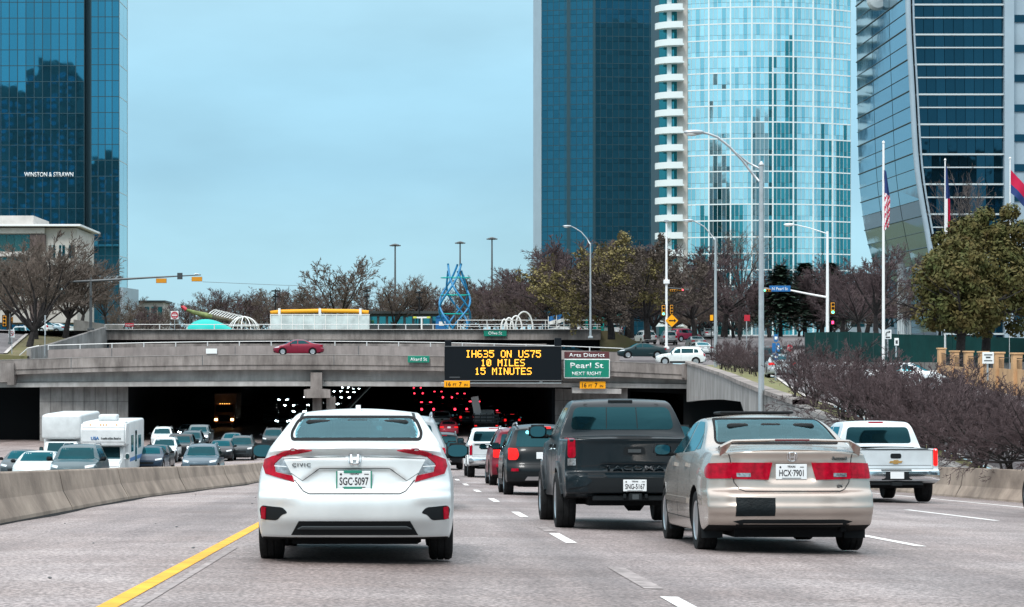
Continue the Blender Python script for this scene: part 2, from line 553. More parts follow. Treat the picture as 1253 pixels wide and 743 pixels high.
def underbody(root, sp, z0=.17, z1=.34):
    bm = B(); W, L = sp['W'], sp['L']
    box(bm, -W/2+.34, W/2-.34, .35, L-.4, z0, z1)
    for y in sp['axles']:
        tube(bm, [(-W/2+.2, y, sp['R']), (W/2-.2, y, sp['R'])], .05, 8)
        box(bm, -.42, .42, y-.25, y+.25, z0-.01, z1)
    lathe(bm, [(.11, -.34), (.13, -.3), (.13, .3), (.11, .34)], 'x', 14, (W*.14, .55, z0+.12))
    tube(bm, [(W*.30, .2, z0+.09), (W*.30, .6, z0+.09)], .03, 10)
    return finish('underbody', bm, M['under'], root)

def car_root(sh, name, label, cat, color):
    root = empty(name, label, cat)
    sh.o.parent = root
    sh.o.color = (*color, 1)
    return root

def both(f, pts, *a, **k):
    f(pts, *a, **k); f(mx(pts), *a, **k)

def tone(root, color):
    root.color = (*color, 1)
    for c in root.children: tone(c, color)

def surf_text(sh, s, h, m, parent, x, z, w, ext=.008, bold=.02, spacing=1.0, name='lettering'):
    a, b = hit(sh, 'r', x-w/2, z+h/2)[0].y, hit(sh, 'r', x+w/2, z+h/2)[0].y
    c = min(hit(sh, 'r', x, z)[0].y, hit(sh, 'r', x, z+h)[0].y)
    o = text(s, h, m, parent, (x, min((a+b)/2, c)-.003, z), w=w, rz=math.atan2(b-a, w), ext=ext, bold=bold, name=name, spacing=spacing)
    return o

def inside(p, poly):
    c = False; n = len(poly)
    for i in range(n):
        a, b = poly[i], poly[i-1]
        if (a[1] > p[1]) != (b[1] > p[1]) and p[0] < (b[0]-a[0])*(p[1]-a[1])/(b[1]-a[1])+a[0]: c = not c
    return c

def open_window(sh, poly, axis):
    """takes the sheet metal away behind a see-through pane"""
    cx = sum(p[0] for p in poly)/len(poly); cy = sum(p[1] for p in poly)/len(poly)
    poly = [(cx+(p[0]-cx)*.97, cy+(p[1]-cy)*.94) for p in poly]
    bm = bmesh.new(); bm.from_mesh(sh.o.data)
    kill = []
    for f in bm.faces:
        c = f.calc_center_median()
        if axis in 'rf':
            if (f.normal.y < -.05 if axis == 'r' else f.normal.y > .05) and inside((c.x, c.z), poly): kill.append(f)
        elif (f.normal.x < -.3 if axis == 'l' else f.normal.x > .3) and inside((c.y, c.z), poly): kill.append(f)
    bmesh.ops.delete(bm, geom=kill, context='FACES'); bm.to_mesh(sh.o.data); bm.free()

def cabin(root, hw, y0, y1, yr, yf, z0, zh, col='cloth'):
    """seats and lining seen through clear panes"""
    bm = B()
    for x0, x1, a, b in ((-hw, hw, y0, y0+.03), (-hw, hw, y1, y1+.03), (-hw, -hw+.03, y0+.03, y1), (hw-.03, hw, y0+.03, y1)): box(bm, x0, x1, a, b, .4, z0)
    box(bm, -hw, hw, y0+.03, y1, .4, .43); finish('cabin_lining', bm, M['under'], root)
    bm = B(); box(bm, -hw+.04, hw-.04, y0-.5, yr+.02, z0-.03, z0, bev=.01); finish('parcel_shelf', bm, M['trim_grey'], root)
    def seat(xc, w, y, zt, name):
        bm = B(); Mx = Matrix.Translation((xc, y, .5)) @ Matrix.Rotation(R(12), 4, 'X')
        box(bm, -w/2, w/2, -.07, .07, 0, zt-.5, bev=.05, seg=3, M=Mx); s_ = finish(name, bm, M[col], root, True)
        for dx in ((-.36, 0, .36) if w > 1 else (0,)):
            bm = B(); box(bm, dx-.125, dx+.125, -.05, .05, zt-.5+.04, zt-.5+.21, bev=.04, seg=3, M=Mx); box(bm, dx-.05, dx-.035, -.01, .01, zt-.52, zt-.44, M=Mx); box(bm, dx+.035, dx+.05, -.01, .01, zt-.52, zt-.44, M=Mx)
            finish('headrest', bm, M[col], s_, True)
    seat(0, hw*1.75, yr, zh-.17, 'rear_seat')
    for s in (-1, 1): seat(s*.37, .5, yf, zh-.13, 'front_seat')
    bm = B(); box(bm, -hw+.05, hw-.05, y1-.15, y1+.35, z0-.15, z0-.02, bev=.05, seg=2); finish('dashboard', bm, M['under'], root)
    bm = B(); tube(bm, [(-.37+.19*math.cos(R(a)), y1-.28+.05*math.sin(R(a)), z0-.10+.18*math.sin(R(a))) for a in range(0, 360, 20)], .016, 6, closed=True); finish('steering_wheel', bm, M['under'], root)
    bm = B(); box(bm, -.12, .12, y1-.02, y1, zh+.0, zh+.06, bev=.01); finish('inner_mirror', bm, M['under'], root)

# ---- white saloon in the near lane
def civic():
    hexa = [(-.31, .845), (.31, .845), (.46, .735), (.39, .635), (-.39, .635), (-.46, .735)]
    def mod(x, z):
        ax = abs(x)
        # plate recess
        w = .31+.15*(.845-z)/.11 if z > .735 else .46-.07*(.735-z)/.1
        d = 0
        if .62 < z < .86: d += .035*(1-sstep(w-.025, w+.015, ax))*sstep(.62, .69, z)*(1-sstep(.825, .85, z))
        # bumper corners swell outwards
        d -= .035*sstep(.45, .62, ax)*sstep(.5, .6, z)*(1-sstep(.66, .74, z))
        # spoiler crease under the lip
        d += .03*sstep(.93, .96, z)*(1-sstep(.975, 1.015, z))*(1-sstep(.6, .75, ax))
        return d
    sp = dict(L=4.63, W=1.80, R=.325, axles=(.98, 3.68), na=45, nc=34, kr=.24, pr=5, crown=.045, mod=mod,
        top=[(0, 1.04), (.2, 1.075), (.5, 1.10), (.62, 1.125), (1.35, 1.315), (1.8, 1.39), (2.3, 1.415), (2.8, 1.385), (3.1, 1.30), (3.75, 1.0), (4.2, .9), (4.5, .79), (4.63, .7)],
        bot=[(0, .235), (.5, .2), (4.1, .18), (4.63, .22)],
        yr=[(.2, .16), (.3, .09), (.42, .01), (.52, 0), (.6, .015), (.64, .055), (.9, .10), (.95, .10), (1.02, .045), (1.05, .06), (1.1, .14)],
        yf=[(.2, .1), (.45, 0), (.7, .05), (.9, .2)],
        fz=[(.18, .95), (.3, .985), (.5, 1.0), (.7, .995), (.85, .965), (.98, .905), (1.05, .865), (1.2, .76), (1.36, .655), (1.42, .6)],
        plan=[(0, .95), (.4, .985), (1, 1), (3.6, 1), (4.3, .96), (4.63, .86)])
    sh = make_shell(sp)
    r = car_root(sh, 'saloon_car', 'white four-door saloon with C-shaped red tail lamps, driving nearest the yellow line', 'car', (.80, .84, .83))
    ro = round_poly([(-.585, 1.105), (.585, 1.105), (.6, 1.17), (.545, 1.318), (-.545, 1.318), (-.6, 1.17)], .07)
    seam(sh, ro+ro[:1], 'r', r, w=.026, name='rear_window_surround', m=M['under'], off=.0055)
    rw = [(-.555, 1.115), (.555, 1.115), (.57, 1.18), (.518, 1.308), (-.518, 1.308), (-.57, 1.18)]
    open_window(sh, rw, 'r'); open_window(sh, [(-.62, .99), (.62, .99), (.52, 1.32), (-.52, 1.32)], 'f')
    patch(sh, 'rear_window', rw, 'r', M['clearglass'], r, off=.004, rnd=2, depth=.006)
    cabin(r, .66, 1.25, 3.0, 1.45, 2.35, .96, 1.27)
    for s in (-1, 1): seam(sh, [(s*.54, 1.36), (s*.535, 1.6), (s*.525, 1.95)], 't', r, w=.03, name='roof_seam', m=M['dark'])
    red = [(-.375, 1.008), (-.47, 1.018), (-.557, 1.015), (-.643, .992), (-.80, .925), (-.815, .865), (-.79, .797), (-.529, .725), (-.548, .782), (-.70, .815), (-.712, .885), (-.64, .948), (-.56, .972)]
    clr = [(-.636, .945), (-.705, .885), (-.695, .822), (-.553, .79)]
    for P_ in (red, mx(red)):
        t = patch(sh, 'tail_light', P_, 'r', M['red'], r, off=.012, depth=.03, step=.04)
    for P_ in (clr, mx(clr)): patch(sh, 'reversing_lens', P_, 'r', M['clear'], r, off=.008, depth=.02)
    for s in (-1, 1):
        seam(sh, [(s*.72, .868), (s*.60, .862)], 'r', r, w=.008, name='lens_divider', m=M['plate'], off=.0105)
        seam(sh, [(s*.645, .95), (s*.69, .975)], 'r', r, w=.006, off=.0135)
    seam(sh, [(-.53, .745), (-.45, .648), (-.40, .624), (.40, .624), (.45, .648), (.53, .745)], 'r', r, w=.009)
    seam(sh, [(-.63, .93), (-.3, .945), (-.08, .948)], 'r', r, w=.005); seam(sh, [(.63, .93), (.3, .945), (.08, .948)], 'r', r, w=.005)  # dark strips paint the shade of the lip crease, no panel gap
    seam(sh, [(-.6, .83), (-.46, .738), (-.31, .846), (.31, .846), (.46, .738), (.6, .83)], 'r', r, w=.005)  # shade at the plate recess edge drawn as a dark strip
    pk = [(-.845, .49), (-.82, .52), (-.63, .505), (-.585, .455), (-.64, .44), (-.68, .39), (-.83, .395)]
    for P_ in (pk, mx(pk)): patch(sh, 'bumper_pocket', P_, 'r', M['dark'], r, off=.003, rnd=1)
    rf = [(-.825, .405), (-.787, .402), (-.782, .505), (-.82, .512)]
    for P_ in (rf, mx(rf)): patch(sh, 'reflector', P_, 'r', M['red'], r, off=.014, depth=.02)
    patch(sh, 'diffuser', [(-.56, .262), (.56, .262), (.49, .385), (-.49, .385)], 'r', M['dark'], r, off=.006)
    patch(sh, 'diffuser_lip', [(-.5, .325), (.5, .325), (.46, .345), (-.46, .345)], 'r', M['trim_grey'], r, off=.022, depth=.02)
    h_emblem(sh, r, 0, .925, .105)
    p, n = hit(sh, 'r', 0, .745)
    plate(r, -.005, p.y-.02, .748, 'SGC\u00b75097', frame=True)
    surf_text(sh, 'CIVIC', .034, M['trim_grey'], r, -.47, .862, .165, ext=.008, bold=0, spacing=1.25)
    bm = B(); prism(bm, [(0, 0), (.03, .055), (.08, .065), (.17, .0)], 'x', -.022, .022)
    p, n = hit(sh, 't', 0, 1.75)
    finish('antenna_fin', bm, M['paint'], r, loc=(0, 1.72, p.z-.008)).color = (.8, .84, .83, 1)
    for ax in ('l', 's'):
        patch(sh, 'side_window', [(1.35, 1.03), (2.3, 1.03), (2.3, 1.335), (1.75, 1.31)], ax, M['glass'], r, off=.003, rnd=1)
        patch(sh, 'side_window', [(2.36, 1.03), (3.3, 1.02), (3.05, 1.24), (2.75, 1.32), (2.36, 1.335)], ax, M['glass'], r, off=.003, rnd=1)
        seam(sh, [(2.33, .3), (2.33, 1.02)], ax, r)
        patch(sh, 'door_handle', [(1.55, .86), (1.75, .86), (1.75, .9), (1.55, .9)], ax, M['paint'], r, off=.02, depth=.03)
    patch(sh, 'windscreen', [(-.62, .99), (.62, .99), (.52, 1.32), (-.52, 1.32)], 'f', M['clearglass'], r, rnd=1, depth=.006)
    for s in (-1, 1): mirror(r, s*.985, 3.0, 1.0, s, .23, .155)
    underbody(r, sp); wheels(r, sp)
    tone(r, (.68, .73, .735))
    return r

# ---- champagne saloon with wing
def accord():
    def mod(x, z):
        ax = abs(x); d = 0
        d += .03*(1-sstep(.24, .27, ax))*sstep(.74, .78, z)*(1-sstep(.93, .96, z))
        d -= .02*sstep(.40, .44, z)*(1-sstep(.5, .54, z))
        return d
    sp = dict(L=4.81, W=1.815, R=.325, axles=(1.06, 3.80), na=41, nc=30, kr=.22, pr=4, crown=.05, mod=mod,
        top=[(0, 1.09), (.25, 1.12), (.6, 1.145), (.75, 1.17), (1.5, 1.40), (1.9, 1.47), (2.4, 1.495), (2.9, 1.47), (3.2, 1.40), (3.95, 1.03), (4.3, .93), (4.65, .8), (4.81, .68)],
        bot=[(0, .30), (.5, .22), (4.2, .2), (4.81, .24)],
        yr=[(.25, .12), (.36, .03), (.5, 0), (.6, .01), (.64, .03), (.67, .10), (.8, .115), (1.0, .13), (1.07, .11), (1.1, .15)],
        yf=[(.2, .1), (.45, 0), (.7, .05), (.9, .2)],
        fz=[(.2, .96), (.35, .99), (.55, 1), (.8, .985), (.95, .955), (1.06, .91), (1.15, .85), (1.3, .77), (1.45, .68), (1.5, .62)],
        plan=[(0, .955), (.5, .99), (1.1, 1), (3.7, 1), (4.4, .96), (4.81, .86)])
    sh = make_shell(sp)
    col = (.46, .405, .36)
    r = car_root(sh, 'saloon_car', 'champagne four-door saloon with boot wing and black patch on its bumper', 'car', col)
    rw = [(-.66, 1.165), (.66, 1.165), (.60, 1.34), (.565, 1.425), (-.565, 1.425), (-.60, 1.34)]
    ws = [(-.64, 1.04), (.64, 1.04), (.54, 1.40), (-.54, 1.40)]
    open_window(sh, rw, 'r'); open_window(sh, ws, 'f')
    patch(sh, 'rear_window', rw, 'r', M['clearglass'], r, off=.004, rnd=1, depth=.006)
    ro = round_poly([(p[0]*1.012, p[1]+(.008 if p[1] > 1.3 else -.006)) for p in rw], .05)
    seam(sh, ro+ro[:1], 'r', r, w=.022, name='rear_window_surround', m=M['under'], off=.0055)
    cabin(r, .68, 1.4, 3.15, 1.62, 2.5, 1.03, 1.36)
    outer = [(-.83, .945), (-.625, .955), (-.625, .79), (-.835, .785)]
    wrap = [(.17, .785), (.36, .79), (.47, .85), (.47, .90), (.38, .94), (.17, .945)]
    for ax in ('l', 's'): patch(sh, 'tail_light', wrap, ax, M['red'], r, off=.013, depth=.03, rnd=1)
    inner = [(-.617, .955), (-.205, .955), (-.25, .775), (-.617, .785)]
    for P_ in (outer, mx(outer)): patch(sh, 'tail_light', P_, 'r', M['red'], r, off=.014, depth=.03)
    for P_ in (inner, mx(inner)): patch(sh, 'boot_light', P_, 'r', M['red'], r, off=.014, depth=.03)
    rev = [(-.57, .805), (-.43, .805), (-.43, .845), (-.57, .845)]
    for P_ in (rev, mx(rev)): patch(sh, 'reversing_lens', P_, 'r', M['clear'], r, off=.018, depth=.01)
    seam(sh, [(-.66, 1.10), (-.635, 1.0), (-.621, .9), (-.60, .75), (-.55, .68), (-.49, .655), (.49, .655), (.55, .68), (.60, .75), (.621, .9), (.635, 1.0), (.66, 1.1)], 'r', r, w=.009)
    patch(sh, 'bumper_patch', [(-.60, .40), (-.2, .405), (-.195, .59), (-.595, .595)], 'r', M['cloth'], r, off=.006)
    patch(sh, 'bumper_lower', [(-.5, .295), (.5, .295), (.62, .345), (.52, .365), (-.52, .365), (-.62, .345)], 'r', M['dark'], r, off=.004)
    h_emblem(sh, r, 0, 1.02, .095)
    p, n = hit(sh, 'r', 0, .86)
    plate(r, -.005, p.y-.015, .86, 'HCX\u00b77901', w=.325, h=.16)
    surf_text(sh, 'Accord', .034, M['trim_grey'], r, .50, .985, .17)
    surf_text(sh, 'EX', .028, M['trim_grey'], r, .5, .70, .06)
    # wing
    bm = B()
    ring = []
    n = 25
    for i in range(n):
        u = -1+2*i/(n-1); x = u*.735
        y0 = .10+.10*abs(u)**4; z = 1.19-.015*u*u-.06*sstep(.84, 1, abs(u))
        th = .014; ch = .19
        lo = -th-.075*sstep(.82, .92, abs(u))
        ring.append([bm.verts.new((x, y0+dy, z+dz)) for dy, dz in ((0, .0), (.03, th), (ch*.6, th*1.1), (ch, 0), (ch*.6, lo), (.02+.05*sstep(.76, .88, abs(u)), lo))])
    for a, b in zip(ring, ring[1:]):
        for k in range(6): bm.faces.new((a[k], a[(k+1) % 6], b[(k+1) % 6], b[k]))
    bm.faces.new(ring[0]); bm.faces.new(ring[-1][::-1])
    bmesh.ops.recalc_face_normals(bm, faces=bm.faces[:])
    w = finish('boot_wing', bm, M['paint'], r, True)
    bm = B(); box(bm, -.18, .18, .092, .115, 1.18, 1.20, bev=.003); finish('brake_light', bm, M['reddark'], w)
    for ax in ('l', 's'):
        patch(sh, 'quarter_window', [(1.22, 1.10), (1.5, 1.09), (1.5, 1.25)], ax, M['glass'], r, off=.003)
        patch(sh, 'side_window', [(1.56, 1.08), (2.42, 1.06), (2.42, 1.415), (1.95, 1.40), (1.56, 1.27)], ax, M['glass'], r, off=.003, rnd=1)
        patch(sh, 'side_window', [(2.5, 1.06), (3.45, 1.04), (3.2, 1.25), (2.95, 1.37), (2.5, 1.415)], ax, M['glass'], r, off=.003, rnd=1)
        seam(sh, [(2.46, .32), (2.46, 1.05)], ax, r); seam(sh, [(1.52, 1.06), (1.5, .85), (1.42, .72)], ax, r); seam(sh, [(3.5, 1.0), (3.52, .35)], ax, r)
        seam(sh, [(1.45, .34), (3.4, .34)], ax, r)
        patch(sh, 'side_moulding', [(1.5, .50), (3.42, .50), (3.42, .56), (1.5, .56)], ax, M['paint'], r, off=.022, depth=.03)
        for y in (1.75, 2.75): patch(sh, 'door_handle', [(y, .9), (y+.22, .9), (y+.22, .94), (y, .94)], ax, M['paint'], r, off=.03, depth=.03)
    patch(sh, 'windscreen', ws, 'f', M['clearglass'], r, rnd=1, depth=.006)
    bm = B(); box(bm, -.42, .42, 2.35, 2.9, 1.50, 1.53, bev=.01); finish('sunroof_deflector', bm, M['dark'], r)
    mirror(r, -1.0, 3.1, 1.09, -1, .21, .15); mirror(r, 1.0, 3.1, 1.09, 1, .21, .15)
    bm = B()
    for s in (-1, 1):
        for y in sp['axles']: box(bm, s*.76-.11, s*.76+.11, y-.40, y-.38, .15, .42)
    finish('mud_flap', bm, M['dark'], r)
    underbody(r, sp); wheels(r, sp)
    for c in r.children:
        if c.type == 'MESH' and c.data.materials[0] == M['paint']: c.data.materials[0] = M['paint_met']
    tone(r, col)
    return r

# ---- pickups
def pickup(kind):
    if kind == 'grey':
        def mod(x, z):
            d = .02*(1-sstep(.40, .44, abs(x)))*sstep(.79, .81, z)*(1-sstep(.86, .885, z)) if z > .7 else 0
            return d
        sp = dict(L=5.39, W=1.89, R=.385, axles=(1.12, 4.35), gap=.06, na=41, nc=30, kr=.09, pr=6, crown=.03, mod=mod, keys=[1.66, 1.70, 1.74],
            top=[(0, 1.23), (1.66, 1.25), (1.70, 1.32), (1.78, 1.66), (1.95, 1.75), (2.4, 1.79), (3.0, 1.78), (3.35, 1.68), (3.95, 1.25), (4.7, 1.18), (5.2, 1.05), (5.39, .95)],
            bot=[(0, .50), (.5, .42), (4.9, .4), (5.39, .45)],
            yr=[(.45, .06), (.52, .01), (.6, 0), (.74, .0), (.765, .11), (.80, .115), (1.15, .10), (1.2, .085), (1.24, .1), (1.8, .1)],
            yf=[(.4, .1), (.6, 0), (.9, .05), (1.2, .15)],
            fz=[(.4, .97), (.6, 1), (.9, 1), (1.1, .985), (1.25, .955), (1.32, .93), (1.7, .76), (1.79, .70)],
            plan=[(0, .96), (.6, .97), (1.1, 1.0), (1.6, .965), (2, .96), (3.8, .96), (4.35, 1), (4.9, .97), (5.39, .88)],
            bed=(-.70, .70, .18, 1.62, .75, 1.5))
        col = (.006, .014, .019)
        label, name = 'dark grey pickup truck on tall tyres between the two pale saloons', 'pickup_truck'
        tl, tg, zt = .90, .77, 1.22
    else:
        sp = dict(L=5.84, W=2.03, R=.40, axles=(1.2, 4.85), gap=.06, na=31, nc=26, kr=.07, pr=6, crown=.03, keys=[1.86, 1.90, 1.94],
            top=[(0, 1.24), (1.86, 1.27), (1.90, 1.34), (1.98, 1.74), (2.15, 1.84), (2.6, 1.88), (3.4, 1.87), (3.8, 1.74), (4.4, 1.30), (5.2, 1.22), (5.65, 1.12), (5.84, 1.0)],
            bot=[(0, .50), (.5, .42), (5.4, .4), (5.84, .45)],
            yr=[(.45, .06), (.52, .01), (.6, 0), (.72, .0), (.745, .11), (.80, .115), (1.2, .105), (1.25, .1), (1.9, .1)],
            yf=[(.4, .1), (.6, 0), (.9, .03), (1.2, .1)],
            fz=[(.4, .97), (.6, 1), (.9, 1), (1.1, .99), (1.27, .965), (1.34, .935), (1.78, .78), (1.88, .72)],
            plan=[(0, .96), (.6, .975), (1.2, .995), (2, .98), (4.2, .98), (4.8, 1), (5.4, .97), (5.84, .88)],
            bed=(-.80, .80, .18, 1.82, .75, 1.6))
        col = (.66, .72, .74)
        label, name = 'white pickup truck with gold cross emblem, driving beside the right barrier', 'pickup_truck'
    sh = make_shell(sp)
    r = car_root(sh, name, label, 'pickup truck', col)
    W, L = sp['W'], sp['L']
    if kind == 'grey':
        bedz = 1.22
        tl = [(-.865, 1.19), (-.85, 1.215), (-.775, 1.215), (-.765, .96), (-.868, .96)]
        tw = [(-.868, .953), (-.765, .953), (-.765, .86), (-.868, .86)]
        for P_ in (tl, mx(tl)): patch(sh, 'tail_light', P_, 'r', M['red'], r, off=.012, depth=.03, rnd=1)
        for P_ in (tw, mx(tw)): patch(sh, 'reversing_lens', P_, 'r', M['clear'], r, off=.01, depth=.03)
        seam(sh, [(-.755, 1.235), (-.755, .775), (.755, .775), (.755, 1.235)], 'r', r, w=.014)
        patch(sh, 'tailgate_cap', [(-.75, 1.205), (.75, 1.205), (.75, 1.228), (-.75, 1.228)], 'r', M['dark'], r, off=.012)
        hd = [(-.13, 1.0), (.13, 1.0), (.145, 1.035), (.13, 1.105), (-.13, 1.105), (-.145, 1.035)]
        patch(sh, 'tailgate_handle', hd, 'r', M['dark'], r, off=.01, rnd=1)
        patch(sh, 'handle_grip', [(-.085, 1.03), (.085, 1.03), (.085, 1.075), (-.085, 1.075)], 'r', M['trim_grey'], r, off=.022)
        seam(sh, [(-.7, .85), (-.5, .86), (-.42, .885), (.42, .885), (.5, .86), (.7, .85)], 'r', r, w=.010)
        p, n = hit(sh, 'r', 0, .83)
        text('TACOMA', .062, M['paint'], r, (0, p.y-.006, .797), w=.78, ext=.024, bold=.03, spacing=1.15)
        patch(sh, 'bumper_step', [(-.62, .52), (.62, .52), (.62, .745), (.40, .745), (.36, .70), (-.36, .70), (-.40, .745), (-.62, .745)], 'r', M['dark'], r, off=.015, depth=.04)
        cp = [(-.875, .56), (-.635, .60), (-.56, .66), (-.60, .70), (-.875, .74)]
        for P_ in (cp, mx(cp)): patch(sh, 'bumper_cap', P_, 'r', M['paint'], r, off=.02, depth=.04)
        plate(r, -.01, -.03, .60, 'SNG-5167')
        bm = B(); box(bm, -.09, .09, -.02, .25, .40, .50, bev=.015); box(bm, -.55, .55, .05, .2, .40, .47, bev=.01)
        for s in (-1, 1): box(bm, s*.14-.02, s*.14+.02, -.02, .1, .43, .49, bev=.008)
        h_ = finish('tow_hitch', bm, M['dark'], r); bm = B(); box(bm, -.045, .045, -.025, .02, .415, .485, bev=.006); finish('hitch_plug', bm, M['trim_grey'], h_)
        wx = .70; cz0, cz1 = 1.34, 1.66
        rw = [(-.72, 1.345), (.72, 1.345), (.655, 1.655), (-.655, 1.655)]
        yc = 1.75
        mirr = (1.06, 3.45, 1.33, .26, .2)
        sd = [[(1.98, 1.30), (2.75, 1.29), (2.75, 1.66), (2.1, 1.65)], [(2.83, 1.29), (3.72, 1.27), (3.35, 1.56), (3.1, 1.655), (2.83, 1.665)]]
    else:
        tl = [(-.945, 1.19), (-.935, 1.215), (-.85, 1.215), (-.85, .83), (-.95, .83)]
        for P_ in (tl, mx(tl)): patch(sh, 'tail_light', P_, 'r', M['redlit'] if 0 else M['red'], r, off=.012, depth=.03, rnd=1)
        seam(sh, [(-.84, 1.245), (-.84, .765), (.84, .765), (.84, 1.245)], 'r', r, w=.016)
        seam(sh, [(-.84, 1.205), (.84, 1.205)], 'r', r, w=.03, m=M['trim_grey'], off=.012, name='tailgate_cap')
        seam(sh, [(-.8, .845), (.8, .845)], 'r', r, w=.01)
        patch(sh, 'tailgate_handle', [(-.12, 1.0), (.12, 1.0), (.12, 1.11), (-.12, 1.11)], 'r', M['dark'], r, off=.01, rnd=1)
        p, n = hit(sh, 'r', 0, .92)
        bm = B(); prism(bm, [(-.05, .045), (.06, .045), (.06, .022), (.15, .022), (.125, -.022), (.05, -.022), (.05, -.045), (-.06, -.045), (-.06, -.022), (-.15, -.022), (-.125, .022), (-.05, .022)], 'y', -.012, .006)
        finish('emblem', bm, M['gold'], r, loc=(0, p.y-.004, .92))
        bc = [(-.95, .53), (-.30, .55), (-.26, .58), (-.26, .70), (-.95, .705)]
        for P_ in (bc, mx(bc)): patch(sh, 'bumper', P_, 'r', M['chrome'], r, off=.03, depth=.05)
        patch(sh, 'bumper_step', [(-.34, .52), (.34, .52), (.34, .74), (-.34, .74)], 'r', M['dark'], r, off=.012, depth=.04)
        st = [(-.955, .535), (-.86, .535), (-.86, .70), (-.955, .70)]
        for P_ in (st, mx(st)): patch(sh, 'corner_step', P_, 'r', M['dark'], r, off=.024, depth=.05)
        plate(r, 0, -.022, .62, 'LTD 4976' if 0 else '')
        bm = B(); box(bm, -.12, .12, -.02, .25, .38, .47, bev=.015); box(bm, -.6, .6, .05, .2, .40, .47, bev=.01); finish('tow_hitch', bm, M['dark'], r)
        rw = [(-.77, 1.345), (.77, 1.345), (.70, 1.72), (-.70, 1.72)]
        yc = 1.95
        mirr = (1.17, 3.9, 1.36, .26, .26)
        sd = [[(2.2, 1.32), (3.05, 1.31), (3.05, 1.74), (2.35, 1.73)], [(3.13, 1.31), (4.1, 1.29), (3.75, 1.62), (3.5, 1.73), (3.13, 1.75)]]
    patch(sh, 'rear_window', rw, 'r', M['glass'], r, off=.006, rnd=2)
    if kind == 'grey':
        for s in (-1, 1): seam(sh, [(s*.215, 1.36), (s*.205, 1.65)], 'r', r, w=.012, off=.008, name='window_divider')
        for s in (-1, 1): seam(sh, [(s*.50, 1.67), (s*.48, 1.74)], 'r', r, w=.05, name='roof_channel', m=M['dark'])
    tp = sp['top']
    p, n = hit(sh, 'r', 0, tp[5][1]-.06)
    bm = B(); box(bm, -.17, .17, p.y-.012, p.y+.05, tp[5][1]-.075, tp[5][1]-.03, bev=.008); finish('brake_light', bm, M['red'] if kind != 'grey' else M['dark'], r)
    for ax in ('l', 's'):
        for q in sd: patch(sh, 'side_window', q, ax, M['glass'], r, off=.004, rnd=1)
        for ya in (sd[1][0][0]-.04, sd[0][0][0]-.06, sd[1][1][0]): seam(sh, [(ya, .5), (ya, 1.25)], ax, r)
        for y in sp['axles']:
            arc = [(y+math.cos(t)*(sp['R']+.10), sp['R']+math.sin(t)*(sp['R']+.10)) for t in [R(10+i*16) for i in range(11)]]
            patch(sh, 'fender_flare', strip(arc, .09), ax, M['paint'], r, off=.025, depth=.05)
        for y in (sd[0][0][0]+.1, sd[1][0][0]+.1): patch(sh, 'door_handle', [(y, 1.1), (y+.22, 1.1), (y+.22, 1.14), (y, 1.14)], ax, M['dark'], r, off=.03, depth=.03)
    patch(sh, 'windscreen', [(-.74, 1.3), (.74, 1.3), (.62, 1.68), (-.62, 1.68)], 'f', M['glass'], r, rnd=1)
    patch(sh, 'grille', [(-.6, .72), (.6, .72), (.6, 1.02), (-.6, 1.02)], 'f', M['dark'], r, rnd=1)
    hl = [(-.92, .85), (-.64, .85), (-.64, 1.02), (-.9, 1.02)]
    for P_ in (hl, mx(hl)): patch(sh, 'headlight', P_, 'f', M['headlit'], r, off=.01)
    for s in (-1, 1): mirror(r, s*mirr[0], mirr[1], mirr[2], s, mirr[3], mirr[4])
    bm = B(); box(bm, -W/2+.36, W/2-.36, .3, L-.4, .33, .55)
    for y in sp['axles']: tube(bm, [(-W/2+.2, y, sp['R']), (W/2-.2, y, sp['R'])], .06, 10); lathe(bm, [(.05, -.16), (.15, -.08), (.15, .08), (.05, .16)], 'x', 14, (.1, y, sp['R']))
    for s in (-1, 1): tube(bm, [(s*.45, sp['axles'][0]-.6, .52), (s*.45, sp['axles'][0], .36), (s*.45, sp['axles'][0]+.6, .5)], .035, 6)
    tube(bm, [(.55, .15, .42), (.55, 1.2, .42)], .04, 10)
    finish('underbody', bm, M['under'], r)
    wheels(r, sp, 'six', w=.27 if kind == 'grey' else .28, inset=-.035 if kind == 'grey' else .01)
    tone(r, col)
    return r

